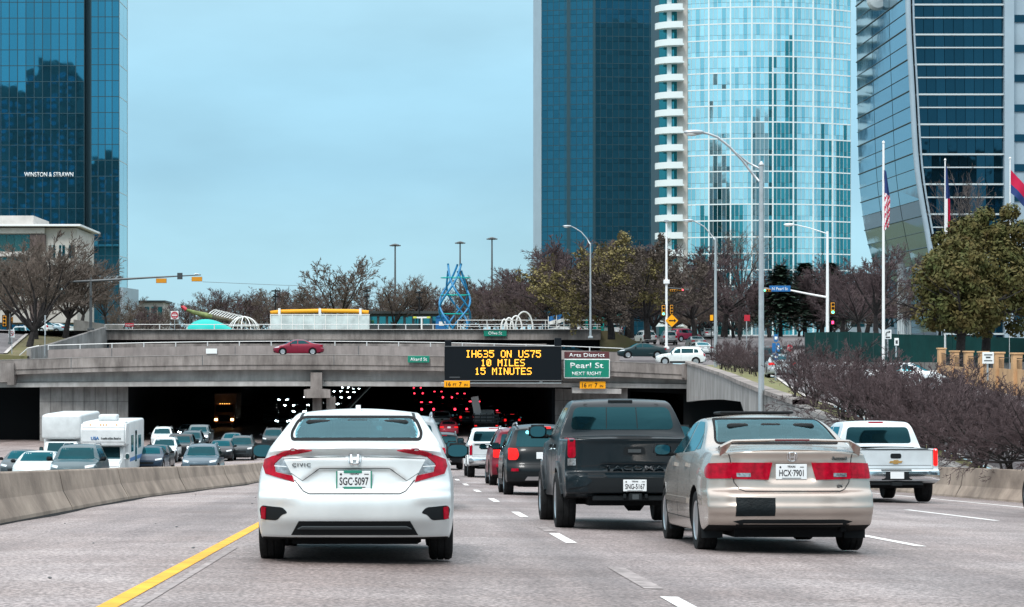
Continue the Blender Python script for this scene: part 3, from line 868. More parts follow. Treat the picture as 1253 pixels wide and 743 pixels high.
# ---- generic saloon and sport utility cars, both ends detailed
def saloon():
    sp = dict(L=4.75, W=1.83, R=.33, axles=(1.05, 3.82), na=17, nc=16, kr=.25, pr=4, crown=.05,
        top=[(0, 1.02), (.3, 1.06), (.65, 1.09), (.8, 1.12), (1.55, 1.36), (1.95, 1.43), (2.4, 1.45), (2.85, 1.43), (3.15, 1.35), (3.85, 1.02), (4.3, .92), (4.6, .80), (4.75, .68)],
        bot=[(0, .27), (.5, .2), (4.2, .18), (4.75, .22)],
        yr=[(.2, .14), (.4, .01), (.55, 0), (.64, .03), (.67, .09), (.9, .12), (1.02, .1), (1.07, .15)],
        yf=[(.2, .1), (.45, 0), (.65, .03), (.8, .15)],
        fz=[(.18, .96), (.35, .99), (.55, 1), (.8, .985), (.95, .94), (1.05, .9), (1.3, .74), (1.45, .63)],
        plan=[(0, .95), (.5, .985), (1.1, 1), (3.7, 1), (4.4, .96), (4.75, .86)])
    sh = make_shell(sp)
    r = car_root(sh, 'saloon_car', 'x', 'car', (.3, .3, .3))
    patch(sh, 'rear_window', [(-.61, 1.12), (.61, 1.12), (.53, 1.38), (-.53, 1.38)], 'r', M['glass'], r, rnd=1, step=.1)
    t = [(-.82, .92), (-.5, .94), (-.46, .80), (-.825, .78)]
    for P_ in (t, mx(t)): patch(sh, 'tail_light', P_, 'r', M['red'], r, off=.012, depth=.03, step=.1)
    patch(sh, 'bumper_lower', [(-.6, .28), (.6, .28), (.52, .40), (-.52, .40)], 'r', M['dark'], r, step=.15)
    seam(sh, [(-.5, .8), (-.46, .68), (.46, .68), (.5, .8)], 'r', r, w=.012)
    p, n = hit(sh, 'r', 0, .84); plate(r, 0, p.y-.012, .84, '')
    patch(sh, 'windscreen', [(-.66, 1.03), (.66, 1.03), (.55, 1.375), (-.55, 1.375)], 'f', M['glass'], r, rnd=1, step=.1)
    h_ = [(-.84, .72), (-.5, .66), (-.47, .74), (-.8, .80)]
    for P_ in (h_, mx(h_)): patch(sh, 'headlight', P_, 'f', M['head'], r, off=.01, step=.1)
    patch(sh, 'grille', [(-.4, .46), (.4, .46), (.46, .68), (-.46, .68)], 'f', M['dark'], r, step=.15)
    patch(sh, 'lower_intake', [(-.66, .27), (.66, .27), (.6, .38), (-.6, .38)], 'f', M['dark'], r, step=.15)
    for ax in ('l', 's'):
        patch(sh, 'side_window', [(1.3, 1.05), (2.4, 1.03), (2.4, 1.37), (1.85, 1.345)], ax, M['glass'], r, off=.003, rnd=1, step=.15)
        patch(sh, 'side_window', [(2.47, 1.03), (3.4, 1.02), (3.1, 1.27), (2.85, 1.35), (2.47, 1.37)], ax, M['glass'], r, off=.003, rnd=1, step=.15)
        seam(sh, [(2.43, .35), (2.43, 1.02)], ax, r, w=.012); seam(sh, [(3.45, .35), (3.45, 1.0)], ax, r, w=.012)
    for s in (-1, 1): mirror(r, s*1.0, 3.1, 1.03, s)
    underbody(r, sp); wheels(r, sp, 'five')
    return r

def suv(kind='mid'):
    small = kind == 'small'
    sp = dict(L=4.25 if small else 4.7, W=1.78 if small else 1.9, R=.345 if small else .36, axles=(.85, 3.4) if small else (.98, 3.8), gap=.05, na=27 if small else 19, nc=22 if small else 18, kr=.2, pr=4, crown=.05,
        top=[(0, 1.56), (.3, 1.61), (1.2, 1.66), (2.0, 1.65), (2.5, 1.57), (3.2, 1.12), (3.8, 1.02), (4.1, .9), (4.25, .8)] if small else [(0, 1.60), (.3, 1.66), (1.3, 1.71), (2.3, 1.70), (2.85, 1.6), (3.6, 1.12), (4.25, 1.03), (4.55, .92), (4.7, .8)],
        bot=[(0, .32), (.5, .24), (3.7, .22), (4.7, .27)],
        yr=[(.25, .12), (.42, .02), (.55, 0), (.68, .02), (.71, .06), (1.0, .10), (1.08, .13), (1.5, .40), (1.6, .40), (1.68, .42)],
        yf=[(.2, .1), (.5, 0), (.8, .04), (1.0, .15)],
        fz=[(.2, .96), (.4, 1), (.7, 1), (.95, .975), (1.08, .94), (1.4, .80), (1.6, .70), (1.7, .64)],
        plan=[(0, .93), (.5, .98), (1.0, 1), (3.2, 1), (3.9, .96), (4.7, .86)])
    sh = make_shell(sp)
    L = sp['L']
    r = car_root(sh, 'sport_utility_car', 'x', 'car', (.3, .3, .3))
    k = sp['W']/1.9
    patch(sh, 'rear_window', [(-.66*k, 1.12), (.66*k, 1.12), (.58*k, 1.50), (-.58*k, 1.50)], 'r', M['glass'], r, rnd=1, step=.1)
    t = [(-.835*k, 1.06), (-.82*k, 1.09), (-.62*k, 1.08), (-.58*k, .92), (-.64*k, .82), (-.84*k, .82)]
    for P_ in (t, mx(t)): patch(sh, 'tail_light', P_, 'r', M['red'], r, off=.014, depth=.03, step=.08, rnd=1)
    patch(sh, 'brake_light', [(-.2, 1.535), (.2, 1.535), (.2, 1.565), (-.2, 1.565)], 'r', M['red'], r, off=.02, depth=.03, step=.1)
    patch(sh, 'bumper_lower', [(-.72*k, .34), (.72*k, .34), (.76*k, .52), (-.76*k, .52)], 'r', M['dark'], r, step=.12)
    patch(sh, 'skid_plate', [(-.42, .36), (.42, .36), (.36, .44), (-.36, .44)], 'r', M['alloy'], r, off=.016, step=.12)
    rf = [(-.78*k, .56), (-.60*k, .56), (-.60*k, .62), (-.76*k, .63)]
    for P_ in (rf, mx(rf)): patch(sh, 'reflector', P_, 'r', M['red'], r, off=.012)
    seam(sh, [(-.62*k, 1.10), (-.60*k, .72), (.60*k, .72), (.62*k, 1.10)], 'r', r, w=.01)
    seam(sh, [(.05, 1.19), (.42, 1.18)], 'r', r, w=.022, off=.02, name='wiper', m=M['dark'])
    p, n = hit(sh, 'r', 0, .92); plate(r, 0, p.y-.012, .92, '')
    w0 = L-1.1
    zt = 1.50 if small else 1.55
    patch(sh, 'windscreen', [(-.70*k, 1.13), (.70*k, 1.13), (.60*k, zt), (-.60*k, zt)], 'f', M['glass'], r, rnd=1, step=.1)
    h_ = [(-.88*k, .84), (-.52*k, .78), (-.5*k, .87), (-.84*k, .93)]
    for P_ in (h_, mx(h_)): patch(sh, 'headlight', P_, 'f', M['head'], r, off=.01, step=.1)
    patch(sh, 'grille', [(-.42, .55), (.42, .55), (.47, .83), (-.47, .83)], 'f', M['dark'], r, step=.15)
    patch(sh, 'lower_intake', [(-.66*k, .31), (.66*k, .31), (.62*k, .45), (-.62*k, .45)], 'f', M['dark'], r, step=.15)
    xe = L-1.05
    for ax in ('l', 's'):
        patch(sh, 'quarter_window', [(.72, 1.16), (1.15, 1.14), (1.15, 1.5), (.82, 1.46)], ax, M['glass'], r, off=.003, step=.15, rnd=1)
        patch(sh, 'side_window', [(1.22, 1.13), (L*.49, 1.11), (L*.49, 1.54), (1.22, 1.52)], ax, M['glass'], r, off=.003, rnd=1, step=.15)
        patch(sh, 'side_window', [(L*.505, 1.11), (xe-.12, 1.10), (xe-.6, 1.46), (L*.505, 1.54)], ax, M['glass'], r, off=.003, rnd=1, step=.15)
        seam(sh, [(L*.497, .4), (L*.497, 1.1)], ax, r, w=.012); seam(sh, [(xe-.1, .4), (xe-.1, 1.05)], ax, r, w=.012)
        patch(sh, 'sill_cladding', [(1.3, .24), (L-1.35, .24), (L-1.35, .38), (1.3, .38)], ax, M['dark'], r, off=.008, step=.2)
    bm = B()
    for s in (-1, 1): tube(bm, [(s*.60*k, .7, 1.645-(.02 if small else -.03)), (s*.60*k, 1.0, 1.70-(.02 if small else -.03)), (s*.60*k, 2.2, 1.69-(.02 if small else -.03)), (s*.60*k, 2.5, 1.62-(.02 if small else -.04))], .02, 8)
    finish('roof_rail', bm, M['alloy'], r, True)
    for s in (-1, 1): mirror(r, s*(sp['W']/2+.08), L-1.5, 1.14, s, .22, .17)
    underbody(r, sp, .2, .4); wheels(r, sp, 'five', w=.23)
    return r
# ------------------------------------------------------------------ levels (eye at z = 0)
def zc(D):
    if D < 90: return -1.0-.0415*D
    if D < 210: return -4.735-.0415*((D-90)-(D-90)**2/240)
    return -7.225
SL = .018
def zr(X, D): return zc(D)-SL*max(0, X+2)
def zl(D): return zc(D)-.55
def zdeck(X): return .2-.0007*(X+10)**2
def zf(D):                                   # frontage street and the city ground on the right
    if D < 200: return max(-.75-(200-D)*.0083-max(0, 134-D)*.0075-max(0, 88-D)*.026, zc(D)-SL*17+.62)
    return min(-.75+.033*(D-200), 3.2)
def at(px, py, D): s = F/D; return ((px-VX)/s, D, (HY-py)/s)
def xat(px, D): return (px-VX)*D/F
def zat(py, D): return (HY-py)*D/F

def sheet(name, us, vs, f, m, kind='structure', parent=None, smooth=False):
    bm = B()
    g = [[bm.verts.new(f(u, v)) for v in vs] for u in us]
    for i in range(len(us)-1):
        for j in range(len(vs)-1): bm.faces.new((g[i][j], g[i+1][j], g[i+1][j+1], g[i][j+1]))
    bmesh.ops.recalc_face_normals(bm, faces=bm.faces[:])
    o = finish(name, bm, m, parent, smooth)
    if kind: o['kind'] = kind
    return o

def frange(a, b, n): return [a+(b-a)*i/(n-1) for i in range(n)]

# ------------------------------------------------------------------ surface materials
def road_mat():
    m, nt, b = new_mat('worn_concrete_road'); N, L = nt.nodes, nt.links
    g = N.new('ShaderNodeNewGeometry')
    def noise(scale, det, vec=None, rough=.6):
        n = N.new('ShaderNodeTexNoise'); n.inputs['Scale'].default_value = scale; n.inputs['Detail'].default_value = det; n.inputs['Roughness'].default_value = rough
        L.new(vec or g.outputs['Position'], n.inputs['Vector']); return n.outputs['Fac']
    def ramp(f, p0, c0, p1, c1):
        r = N.new('ShaderNodeValToRGB'); e = r.color_ramp.elements
        e[0].position = p0; e[0].color = (*c0, 1); e[1].position = p1; e[1].color = (*c1, 1); L.new(f, r.inputs['Fac']); return r.outputs['Color']
    def mul(a, c, fac=1.0):
        x = N.new('ShaderNodeMix'); x.data_type = 'RGBA'; x.blend_type = 'MULTIPLY'; x.inputs['Factor'].default_value = fac
        L.new(a, x.inputs['A']); L.new(c, x.inputs['B']); return x.outputs['Result']
    mp = N.new('ShaderNodeMapping'); mp.inputs['Scale'].default_value = (.9, .035, 1); L.new(g.outputs['Position'], mp.inputs['Vector'])
    mq = N.new('ShaderNodeMapping'); mq.inputs['Scale'].default_value = (.05, .55, 1); L.new(g.outputs['Position'], mq.inputs['Vector'])
    c = ramp(noise(.30, 8, None, .68), .36, (.255, .206, .188), .7, (.43, .388, .374))
    c = mul(c, ramp(noise(1.0, 4, mp.outputs['Vector']), .36, (.60, .59, .60), .62, (1.04, 1.04, 1.04)), .9)   # tyre lanes
    c = mul(c, ramp(noise(1.0, 5, mq.outputs['Vector'], .7), .38, (.80, .79, .80), .62, (1.0, 1, 1)), .8)     # cross bands
    c = mul(c, ramp(noise(30, 4), .44, (.42, .4, .4), .60, (1.4, 1.4, 1.42)), .85)                     # exposed grains
    c = mul(c, ramp(noise(9, 6, None, .75), .30, (.6, .58, .57), .46, (1, 1, 1)), .8)
    # oil-darkened lane middles and polished wheel paths worn into the slabs
    sp = N.new('ShaderNodeSeparateXYZ'); L.new(g.outputs['Position'], sp.inputs['Vector'])
    wob = N.new('ShaderNodeMath'); wob.operation = 'MULTIPLY_ADD'; wob.inputs[1].default_value = .7; L.new(noise(.12, 3), wob.inputs[0]); L.new(sp.outputs['X'], wob.inputs[2])
    mr = N.new('ShaderNodeMapRange'); mr.inputs['From Min'].default_value = -6; mr.inputs['From Max'].default_value = 16; L.new(wob.outputs[0], mr.inputs['Value'])
    rp = N.new('ShaderNodeValToRGB'); L.new(mr.outputs['Result'], rp.inputs['Fac']); el = rp.color_ramp.elements
    el[0].position = 0; el[0].color = (1, .97, .96, 1); el[1].position = 1; el[1].color = (1, 1, 1, 1)
    for x, v in ((-1.9, 1.0), (-1.2, .80), (-.75, .93), (.35, .76), (1.2, .92), (1.55, .80), (2.3, 1.06), (3.0, .80), (3.7, .93), (4.4, .75), (5.1, .92), (5.6, .8), (6.4, 1.05), (7.0, .82), (7.7, .94), (8.4, .77), (9.1, .93), (9.6, .84), (10.3, 1.04), (11.0, .85), (12.1, .80), (13.2, .95)):
        q = el.new((x+6.35)/22); q.color = (v, v, v*1.01, 1)
    c = mul(c, rp.outputs['Color'], .9)
    # transverse slab joints
    md = N.new('ShaderNodeMath'); md.operation = 'PINGPONG'; md.inputs[1].default_value = 4.6; L.new(sp.outputs['Y'], md.inputs[0])
    c = mul(c, ramp(md.outputs[0], .012, (.55, .53, .52), .035, (1, 1, 1)), .8)
    L.new(c, b.inputs['Base Color']); b.inputs['Roughness'].default_value = .62
    bp = N.new('ShaderNodeBump'); bp.inputs['Strength'].default_value = .5; bp.inputs['Distance'].default_value = .01
    L.new(noise(45, 3), bp.inputs['Height']); L.new(bp.outputs['Normal'], b.inputs['Normal'])
    return m

def concrete(name, c, dark, streaks=True, stain=.55, scale=.5):
    """board concrete with rain streaks running down and blotchy stains"""
    m, nt, b = new_mat(name); N, L = nt.nodes, nt.links
    g = N.new('ShaderNodeNewGeometry')
    mp = N.new('ShaderNodeMapping'); mp.inputs['Scale'].default_value = (1.1, 1.1, .22) if streaks else (1, 1, 1); L.new(g.outputs['Position'], mp.inputs['Vector'])
    n1 = N.new('ShaderNodeTexNoise'); n1.inputs['Scale'].default_value = 1.2; n1.inputs['Detail'].default_value = 7; n1.inputs['Roughness'].default_value = .7; L.new(mp.outputs['Vector'], n1.inputs['Vector'])
    n2 = N.new('ShaderNodeTexNoise'); n2.inputs['Scale'].default_value = scale; n2.inputs['Detail'].default_value = 6; L.new(g.outputs['Position'], n2.inputs['Vector'])
    r1 = N.new('ShaderNodeValToRGB'); r1.color_ramp.elements[0].position = .36; r1.color_ramp.elements[1].position = .62
    r1.color_ramp.elements[0].color = (*dark, 1); r1.color_ramp.elements[1].color = (*c, 1); L.new(n1.outputs['Fac'], r1.inputs['Fac'])
    r2 = N.new('ShaderNodeValToRGB'); r2.color_ramp.elements[0].position = .36; r2.color_ramp.elements[1].position = .6
    r2.color_ramp.elements[0].color = (.55, .53, .52, 1); r2.color_ramp.elements[1].color = (1.1, 1.1, 1.1, 1); L.new(n2.outputs['Fac'], r2.inputs['Fac'])
    x = N.new('ShaderNodeMix'); x.data_type = 'RGBA'; x.blend_type = 'MULTIPLY'; x.inputs['Factor'].default_value = stain
    L.new(r1.outputs['Color'], x.inputs['A']); L.new(r2.outputs['Color'], x.inputs['B']); L.new(x.outputs['Result'], b.inputs['Base Color'])
    b.inputs['Roughness'].default_value = .85
    n3 = N.new('ShaderNodeTexNoise'); n3.inputs['Scale'].default_value = 14; n3.inputs['Detail'].default_value = 5; L.new(g.outputs['Position'], n3.inputs['Vector'])
    bp = N.new('ShaderNodeBump'); bp.inputs['Strength'].default_value = .25; bp.inputs['Distance'].default_value = .03; L.new(n3.outputs['Fac'], bp.inputs['Height']); L.new(bp.outputs['Normal'], b.inputs['Normal'])
    return m

M['road'] = road_mat()
M['asphalt'] = mat('street_asphalt', (.16, .15, .155), .8, var=.3, scale=.4, bump=.2, obj_space=False)
M['conc'] = concrete('parapet_concrete', (.31, .28, .262), (.16, .142, .132), stain=.9, scale=.3)
M['conc_pale'] = concrete('girder_concrete', (.50, .49, .475), (.36, .35, .335), stain=.55)
M['conc_brown'] = concrete('far_parapet_concrete', (.31, .275, .26), (.23, .205, .195), stain=.4)
M['barrier'] = concrete('barrier_concrete', (.35, .285, .23), (.24, .19, .152), streaks=False, stain=.75, scale=1.1)
M['block'] = concrete('retaining_wall_concrete', (.31, .305, .295), (.20, .195, .19), stain=.6)
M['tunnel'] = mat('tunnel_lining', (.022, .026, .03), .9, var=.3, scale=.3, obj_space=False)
M['yellow'] = mat('yellow_road_paint', (.75, .37, .02), .6, var=.25, scale=3, obj_space=False)
M['white_line'] = mat('white_road_paint', (.74, .74, .73), .6, var=.25, scale=5, obj_space=False)
M['worn_line'] = mat('worn_road_paint', (.30, .27, .265), .8, var=.5, scale=6, obj_space=False)
M['grass'] = mat('short_grass', (.10, .13, .045), .9, var=.5, scale=.7, bump=.6, obj_space=False, col2=(.20, .17, .09), bscale=18)
M['grass2'] = mat('dry_grass', (.12, .12, .05), .9, var=.5, scale=.5, bump=.6, obj_space=False, col2=(.16, .13, .08), bscale=18)
M['city'] = mat('city_ground', (.17, .16, .155), .9, var=.3, scale=.15, obj_space=False)
M['kerb'] = mat('kerb_concrete', (.45, .43, .41), .8, var=.2, scale=1, obj_space=False)
M['steel'] = mat('galvanised_steel', (.46, .50, .52), .42, metal=.65, var=.15, scale=2)
M['dsteel'] = mat('dark_steel', (.10, .11, .115), .5, metal=.3)
M['rail'] = mat('rail_steel', (.55, .57, .57), .45, metal=.3)
M['sgreen'] = mat('sign_green', (.0, .20, .13), .4)
M['sbrown'] = mat('sign_brown', (.10, .028, .03), .4)
M['sorange'] = mat('sign_amber', (.9, .38, .008), .5)
M['swhite'] = mat('sign_white', (.78, .82, .82), .4)
M['sblue'] = mat('sign_blue', (.01, .13, .36), .4)
M['sred'] = mat('sign_red', (.42, .012, .03), .4)
M['led'] = no_light(mat('amber_led', (1, .5, .05), .4, emit=1.3, ecol=(1, .43, .035)))
M['vms'] = mat('sign_black_face', (.006, .009, .012), .5)
M['sigyel'] = mat('signal_yellow', (.62, .26, .02), .45)
M['siggreen'] = no_light(mat('green_lamp_lit', (.1, .8, .5), .3, emit=5, ecol=(.05, 1, .55)))
M['sigred'] = no_light(mat('red_lamp_lit', (.8, .05, .1), .3, emit=4, ecol=(1, .03, .12)))
M['lampglass'] = mat('lamp_glass', (.6, .62, .6), .3)
M['teal'] = mat('teal_canopy', (.0, .40, .36), .5)
M['bluepaint'] = mat('blue_tube_paint', (.01, .20, .42), .4)
M['orange_beam'] = mat('orange_beam_paint', (.80, .36, .02), .5)
M['frost'] = mat('frosted_panel', (.55, .64, .66), .25, var=.3, scale=.6)
M['white'] = mat('white_paint', (.76, .78, .78), .45)
M['cream'] = mat('cream_stone', (.48, .46, .43), .75, var=.15, scale=.8)
M['brick'] = mat('brown_brick', (.13, .10, .095), .85, var=.4, scale=1.5)
M['tan'] = mat('tan_stucco', (.52, .32, .17), .8, var=.25, scale=1.2)
M['fence_green'] = mat('green_mesh_fabric', (.004, .038, .036), .75, var=.3, scale=.5)
M['bark'] = mat('grey_brown_bark', (.10, .085, .08), .9, var=.4, scale=5)
M['barkdark'] = mat('dark_bark', (.035, .032, .032), .9, var=.4, scale=5)
M['twig'] = mat('winter_twigs', (.105, .084, .070), .9)
M['twigp'] = mat('purple_brown_twigs', (.085, .063, .066), .9)
M['bud'] = mat('olive_buds', (.20, .17, .07), .85)
M['oakleaf'] = mat('dark_olive_leaves', (.06, .078, .026), .7, var=.5, scale=.9, col2=(.115, .085, .032))
M['pine'] = mat('dark_green_needles', (.04, .07, .05), .8, var=.4, scale=1)
M['fred'] = mat('flag_red', (.50, .012, .06), .7)
M['fblue'] = mat('flag_blue', (.02, .045, .16), .7)
M['fwhite'] = mat('flag_white', (.72, .72, .74), .7)

# ------------------------------------------------------------------ freeway
Ds = [-40+i*5 for i in range(29)]+[105+10*i for i in range(12)]+[230, 300, 420, 640]
sheet('freeway', [-7, -2, 2, 6, 10, 14, 17.5, 22, 27.5], Ds, lambda x, y: (x, y, zr(x, y)), M['road'])
sheet('freeway_oncoming', [-42, -30, -20, -7.6], Ds, lambda x, y: (x, y, zl(y)), M['road'])

def line(name, X, spans, w, m):
    for a, b in spans:
        n = max(2, int((b-a)/4)+1)
        sheet(name, [X-w/2, X+w/2], frange(a, b, n), lambda x, y: (x, y, zr(x, y)+.005), m)
line('yellow_edge_line', -1.84, [(-10, 200)], .13, M['yellow'])
DX = 1.93
line('white_lane_dash', DX, [(13.4, 15.7), (24.6, 27.4), (33.8, 36.6), (43.5, 46.3), (53, 55.8), (62.5, 65.5), (72, 75), (81.6, 85), (91, 94.5), (101, 104.5), (111, 115), (122, 126), (134, 138), (148, 153), (165, 170), (185, 192)], .13, M['white_line'])
line('worn_lane_dash', DX, [(16.6, 19.6), (28.0, 29.5)], .15, M['worn_line'])
line('white_lane_dash', 6.05, [(25.4, 29.2), (37, 40), (47, 50), (57, 60), (67, 70), (77, 80), (88, 92), (100, 104)], .13, M['white_line'])
line('white_lane_dash', 9.95, [(36.5, 43), (49, 53), (60, 64), (72, 76), (84, 88), (98, 102)], .13, M['white_line'])
line('white_edge_line', 13.35, [(20, 130)], .13, M['white_line'])
line('worn_edge_line', -1.66, [(5, 22)], .06, M['worn_line'])
for X in (-12.3, -16, -19.7):
    for k in range(14):
        sheet('oncoming_lane_dash', [X-.07, X+.07], [60+k*12, 63+k*12], lambda x, y: (x, y, zl(y)+.005), M['white_line'])

# ground on both sides and out to the horizon
WALL = Curve([(-60, 15.4), (45, 15.2), (60, 15.3), (88, 15.9), (100, 16.75), (134, 19.8), (170, 23.4), (200, 26.2), (203, 26.6)])
KERB = Curve([(-60, 16.4), (50, 16.3), (88, 17.5), (134, 23.0), (200, 31.5), (230, 36)])
gd = [-60, 0, 30, 45, 60, 75, 88, 100, 117, 134, 152, 170, 185, 200]
sheet('grass_verge', frange(0, 1, 4), gd, lambda u, D: (WALL(D)+u*(KERB(D)-WALL(D)), D, zf(D)+.03-.02*u), M['grass'])
sheet('verge_kerb', [0, .18], gd, lambda u, D: (KERB(D)+u, D, zf(D)+.06), M['kerb'])
sheet('frontage_street', frange(0, 1, 4), gd, lambda u, D: (KERB(D)+.18+u*10.5, D, zf(D)-.02), M['asphalt'])
sheet('pavement', frange(0, 1, 3), gd, lambda u, D: (KERB(D)+10.68+u*4, D, zf(D)+.10), M['kerb'])
sheet('plaza_ground', [0, .3, .6, 1], gd, lambda u, D: (KERB(D)+14.68+u*(900), D, zf(D)+.12), M['city'])
sheet('cross_street', frange(26.7, 75, 6), frange(200, 330, 12), lambda x, y: (x, y, zf(y)), M['asphalt'])
sheet('cross_street', [20.65, 26.69], [214.02]+frange(214.1, 330, 11), lambda x, y: (x, y, zf(y)-.01 if y > 214.05 else -1.4), M['asphalt'])
sheet('city_ground', [75, 300, 950], [200, 230, 260, 290, 330, 1400, 4500], lambda x, y: (x, y, zf(y)+.02), M['city'])
# park deck over the tunnel, and left bank
PZ = 2.9
sheet('park_lawn', frange(-70, 22, 8), [240.8, 260, 300, 330], lambda x, y: (x, y, PZ), M['grass2'])
sheet('park_lawn', frange(-70, 26.6, 8), [330.1, 400, 640, 1400, 4500], lambda x, y: (x, y, PZ), M['grass2'])
sheet('park_bank', [22.02, 23.5, 28.5], [240.72]+frange(240.8, 330, 8), lambda x, y: (x, y, -1.3 if y < 240.75 else (PZ if x < 24 else min(PZ, zf(y))+.02)), M['grass2'])
sheet('park_lawn', [26.7, 60, 75], [330.1, 640, 1400, 4500], lambda x, y: (x, y, PZ), M['grass2'])
sheet('far_ground', [-2500, -800, -70.1], [201, 300, 640, 4500], lambda x, y: (x, y, PZ+.2 if y > 250 else -.4+(y-201)*.04), M['city'])
sheet('far_ground', [-2500, -42.1], [-60, 200.9], lambda x, y: (x, y, -1.2), M['city'])
LB = Curve([(213, -36.3), (225, -35.9), (240, -32.3), (247, -31.6)])
sheet('left_bank', frange(0, 1, 8), [213.3, 213.45]+frange(214, 246, 6), lambda u, y: lb_(-60+u*(LB(y)+60), y), M['grass2']) if 0 else None
sheet('left_bank', frange(0, 1, 8), [213.3, 213.45]+frange(214, 246, 6), lambda u, y: (lambda x: (x, y, -1.2 if y < 213.4 else -.1+(y-213)*.075+.06*max(0, -34-x)))(-60+u*(LB(y)+60)), M['grass2'])

sheet('left_street', frange(0, 1, 3), frange(214.2, 246, 6), lambda u, y: (lambda x: (x, y, -.04+(y-213)*.075+.06*max(0, -34-x)))(xat(-60, y)+u*(xat(4+(y-214)*1.0, y)-xat(-60, y))), M['asphalt'])
sheet('left_kerb', [0, .35], frange(214.2, 246, 6), lambda u, y: (lambda x: (x, y, .04+(y-213)*.075+.06*max(0, -34-x)))(xat(4+(y-214)*1.0, y)+u), M['kerb'])
# ------------------------------------------------------------------ median and right barriers
def barrier(name, path, h0, h1, side, label, group, z, cat='concrete barrier', seglen=6.1, flip=1):
    """jersey barrier units standing end to end"""
    pts = [Vector(p) for p in path]
    cum = [0]
    for a, b in zip(pts, pts[1:]): cum.append(cum[-1]+(b-a).length)
    def pos(s):
        for i in range(len(pts)-1):
            if s <= cum[i+1] or i == len(pts)-2:
                t = (s-cum[i])/(cum[i+1]-cum[i]); return pts[i].lerp(pts[i+1], t)
    s = 0; k = 0
    while s+1 < cum[-1]:
        e = min(s+seglen, cum[-1])-.07
        bm = B(); rings = []
        n = 5
        for i in range(n):
            q = s+(e-s)*i/(n-1); p = pos(q); d = (pos(min(q+.1, cum[-1]))-pos(q-.1 if q > .1 else 0)).normalized()
            nrm = Vector((d.y, -d.x))
            h = max(h1, h0-(h0-h1)*q/52)
            prof = [(.30, 0), (.29, .075), (.15, .33), (.085, h-.02), (.07, h), (-.07, h), (-.085, h-.02), (-.15, .33), (-.29, .075), (-.30, 0)]
            rings.append([bm.verts.new((p.x+nrm.x*a, p.y+nrm.y*a, z(p.x, p.y)+b-.02)) for a, b in prof])
        for a, b in zip(rings, rings[1:]):
            for j in range(len(a)-1): bm.faces.new((a[j], a[j+1], b[j+1], b[j]))
        bm.faces.new(rings[0]); bm.faces.new(rings[-1][::-1])
        bmesh.ops.recalc_face_normals(bm, faces=bm.faces[:])
        o = finish(name, bm, M['barrier'])
        tag(o, label, cat, group)
        q = pos(e+.035); d = (pos(e)-pos(e-.2)).normalized(); nrm = Vector((d.y, -d.x)); bm = B()
        pr = [(.285, -.02), (.27, .07), (.135, .33), (.07, h-.03), (-.07, h-.03), (-.135, .33), (-.27, .07), (-.285, -.02)]
        aa = [bm.verts.new((q.x-d.x*.035+nrm.x*u, q.y-d.y*.035+nrm.y*u, z(q.x, q.y)+v)) for u, v in pr]; bb = [bm.verts.new((q.x+d.x*.035+nrm.x*u, q.y+d.y*.035+nrm.y*u, z(q.x, q.y)+v)) for u, v in pr]
        for j in range(7): bm.faces.new((aa[j], aa[j+1], bb[j+1], bb[j]))
        finish('joint', bm, M['under'], o)
        s += seglen; k += 1
barrier('median_barrier', [(-5.55, 6), (-5.55, 43), (-5.0, 52), (-4.5, 60), (-4.3, 75), (-5.2, 110), (-6.6, 160), (-7.3, 196)], .80, .56, 1, 'weathered concrete barrier unit in the row between the two carriageways', 'concrete units of the median barrier', zr, seglen=7.3)
barrier('side_barrier', [(15.3, 22), (15.05, 45), (15.0, 60), (15.2, 80), (15.7, 95)], .80, .80, 1, 'concrete barrier unit standing in front of the bare shrubs', 'concrete units of the right barrier', zr, seglen=7.2)
bm = B()
for k in range(34):
    y = 197.5+k*13; box(bm, -7.55, -7.05, y, y+12.9, zl(y)-.1, zc(y)+.8)
tag(finish('tunnel_median', bm, M['barrier']), 'low concrete median running on into the dark tunnel', 'concrete barrier')

sheet('gutter_strip', [0, .16], frange(6, 75, 30), lambda u, y: ((-5.24 if y < 43 else -5.24+(y-43)*.0612 if y < 52 else -4.69+(y-52)*.0625 if y < 60 else -4.19+(y-60)*.0133)+u*(.6+.8*math.sin(y*1.7)**2)-.03, y, zr(-4, y)+.006), M['under'])  # near-black strip for the dark gap and debris along the barrier foot
# small stones and scraps on the shoulder
rnd = random.Random(5)
def debris():
    bm = B()
    for i in range(16):
        y = rnd.uniform(13, 55); x = rnd.uniform(-5.1, -2.0) if rnd.random() < .75 else -5.15+rnd.random()*.25
        t = bmesh.new(); bmesh.ops.create_icosphere(t, subdivisions=1, radius=rnd.uniform(.006, .014))
        for v in t.verts: v.co = Vector((v.co.x*rnd.uniform(.8, 2.2), v.co.y*rnd.uniform(.7, 1.3), v.co.z*.7))
        merge(bm, t, Matrix.Translation((x, y, zr(x, y)+.008)))
    o = finish('gravel', bm, M['dsteel']); o['kind'] = 'stuff'
debris()

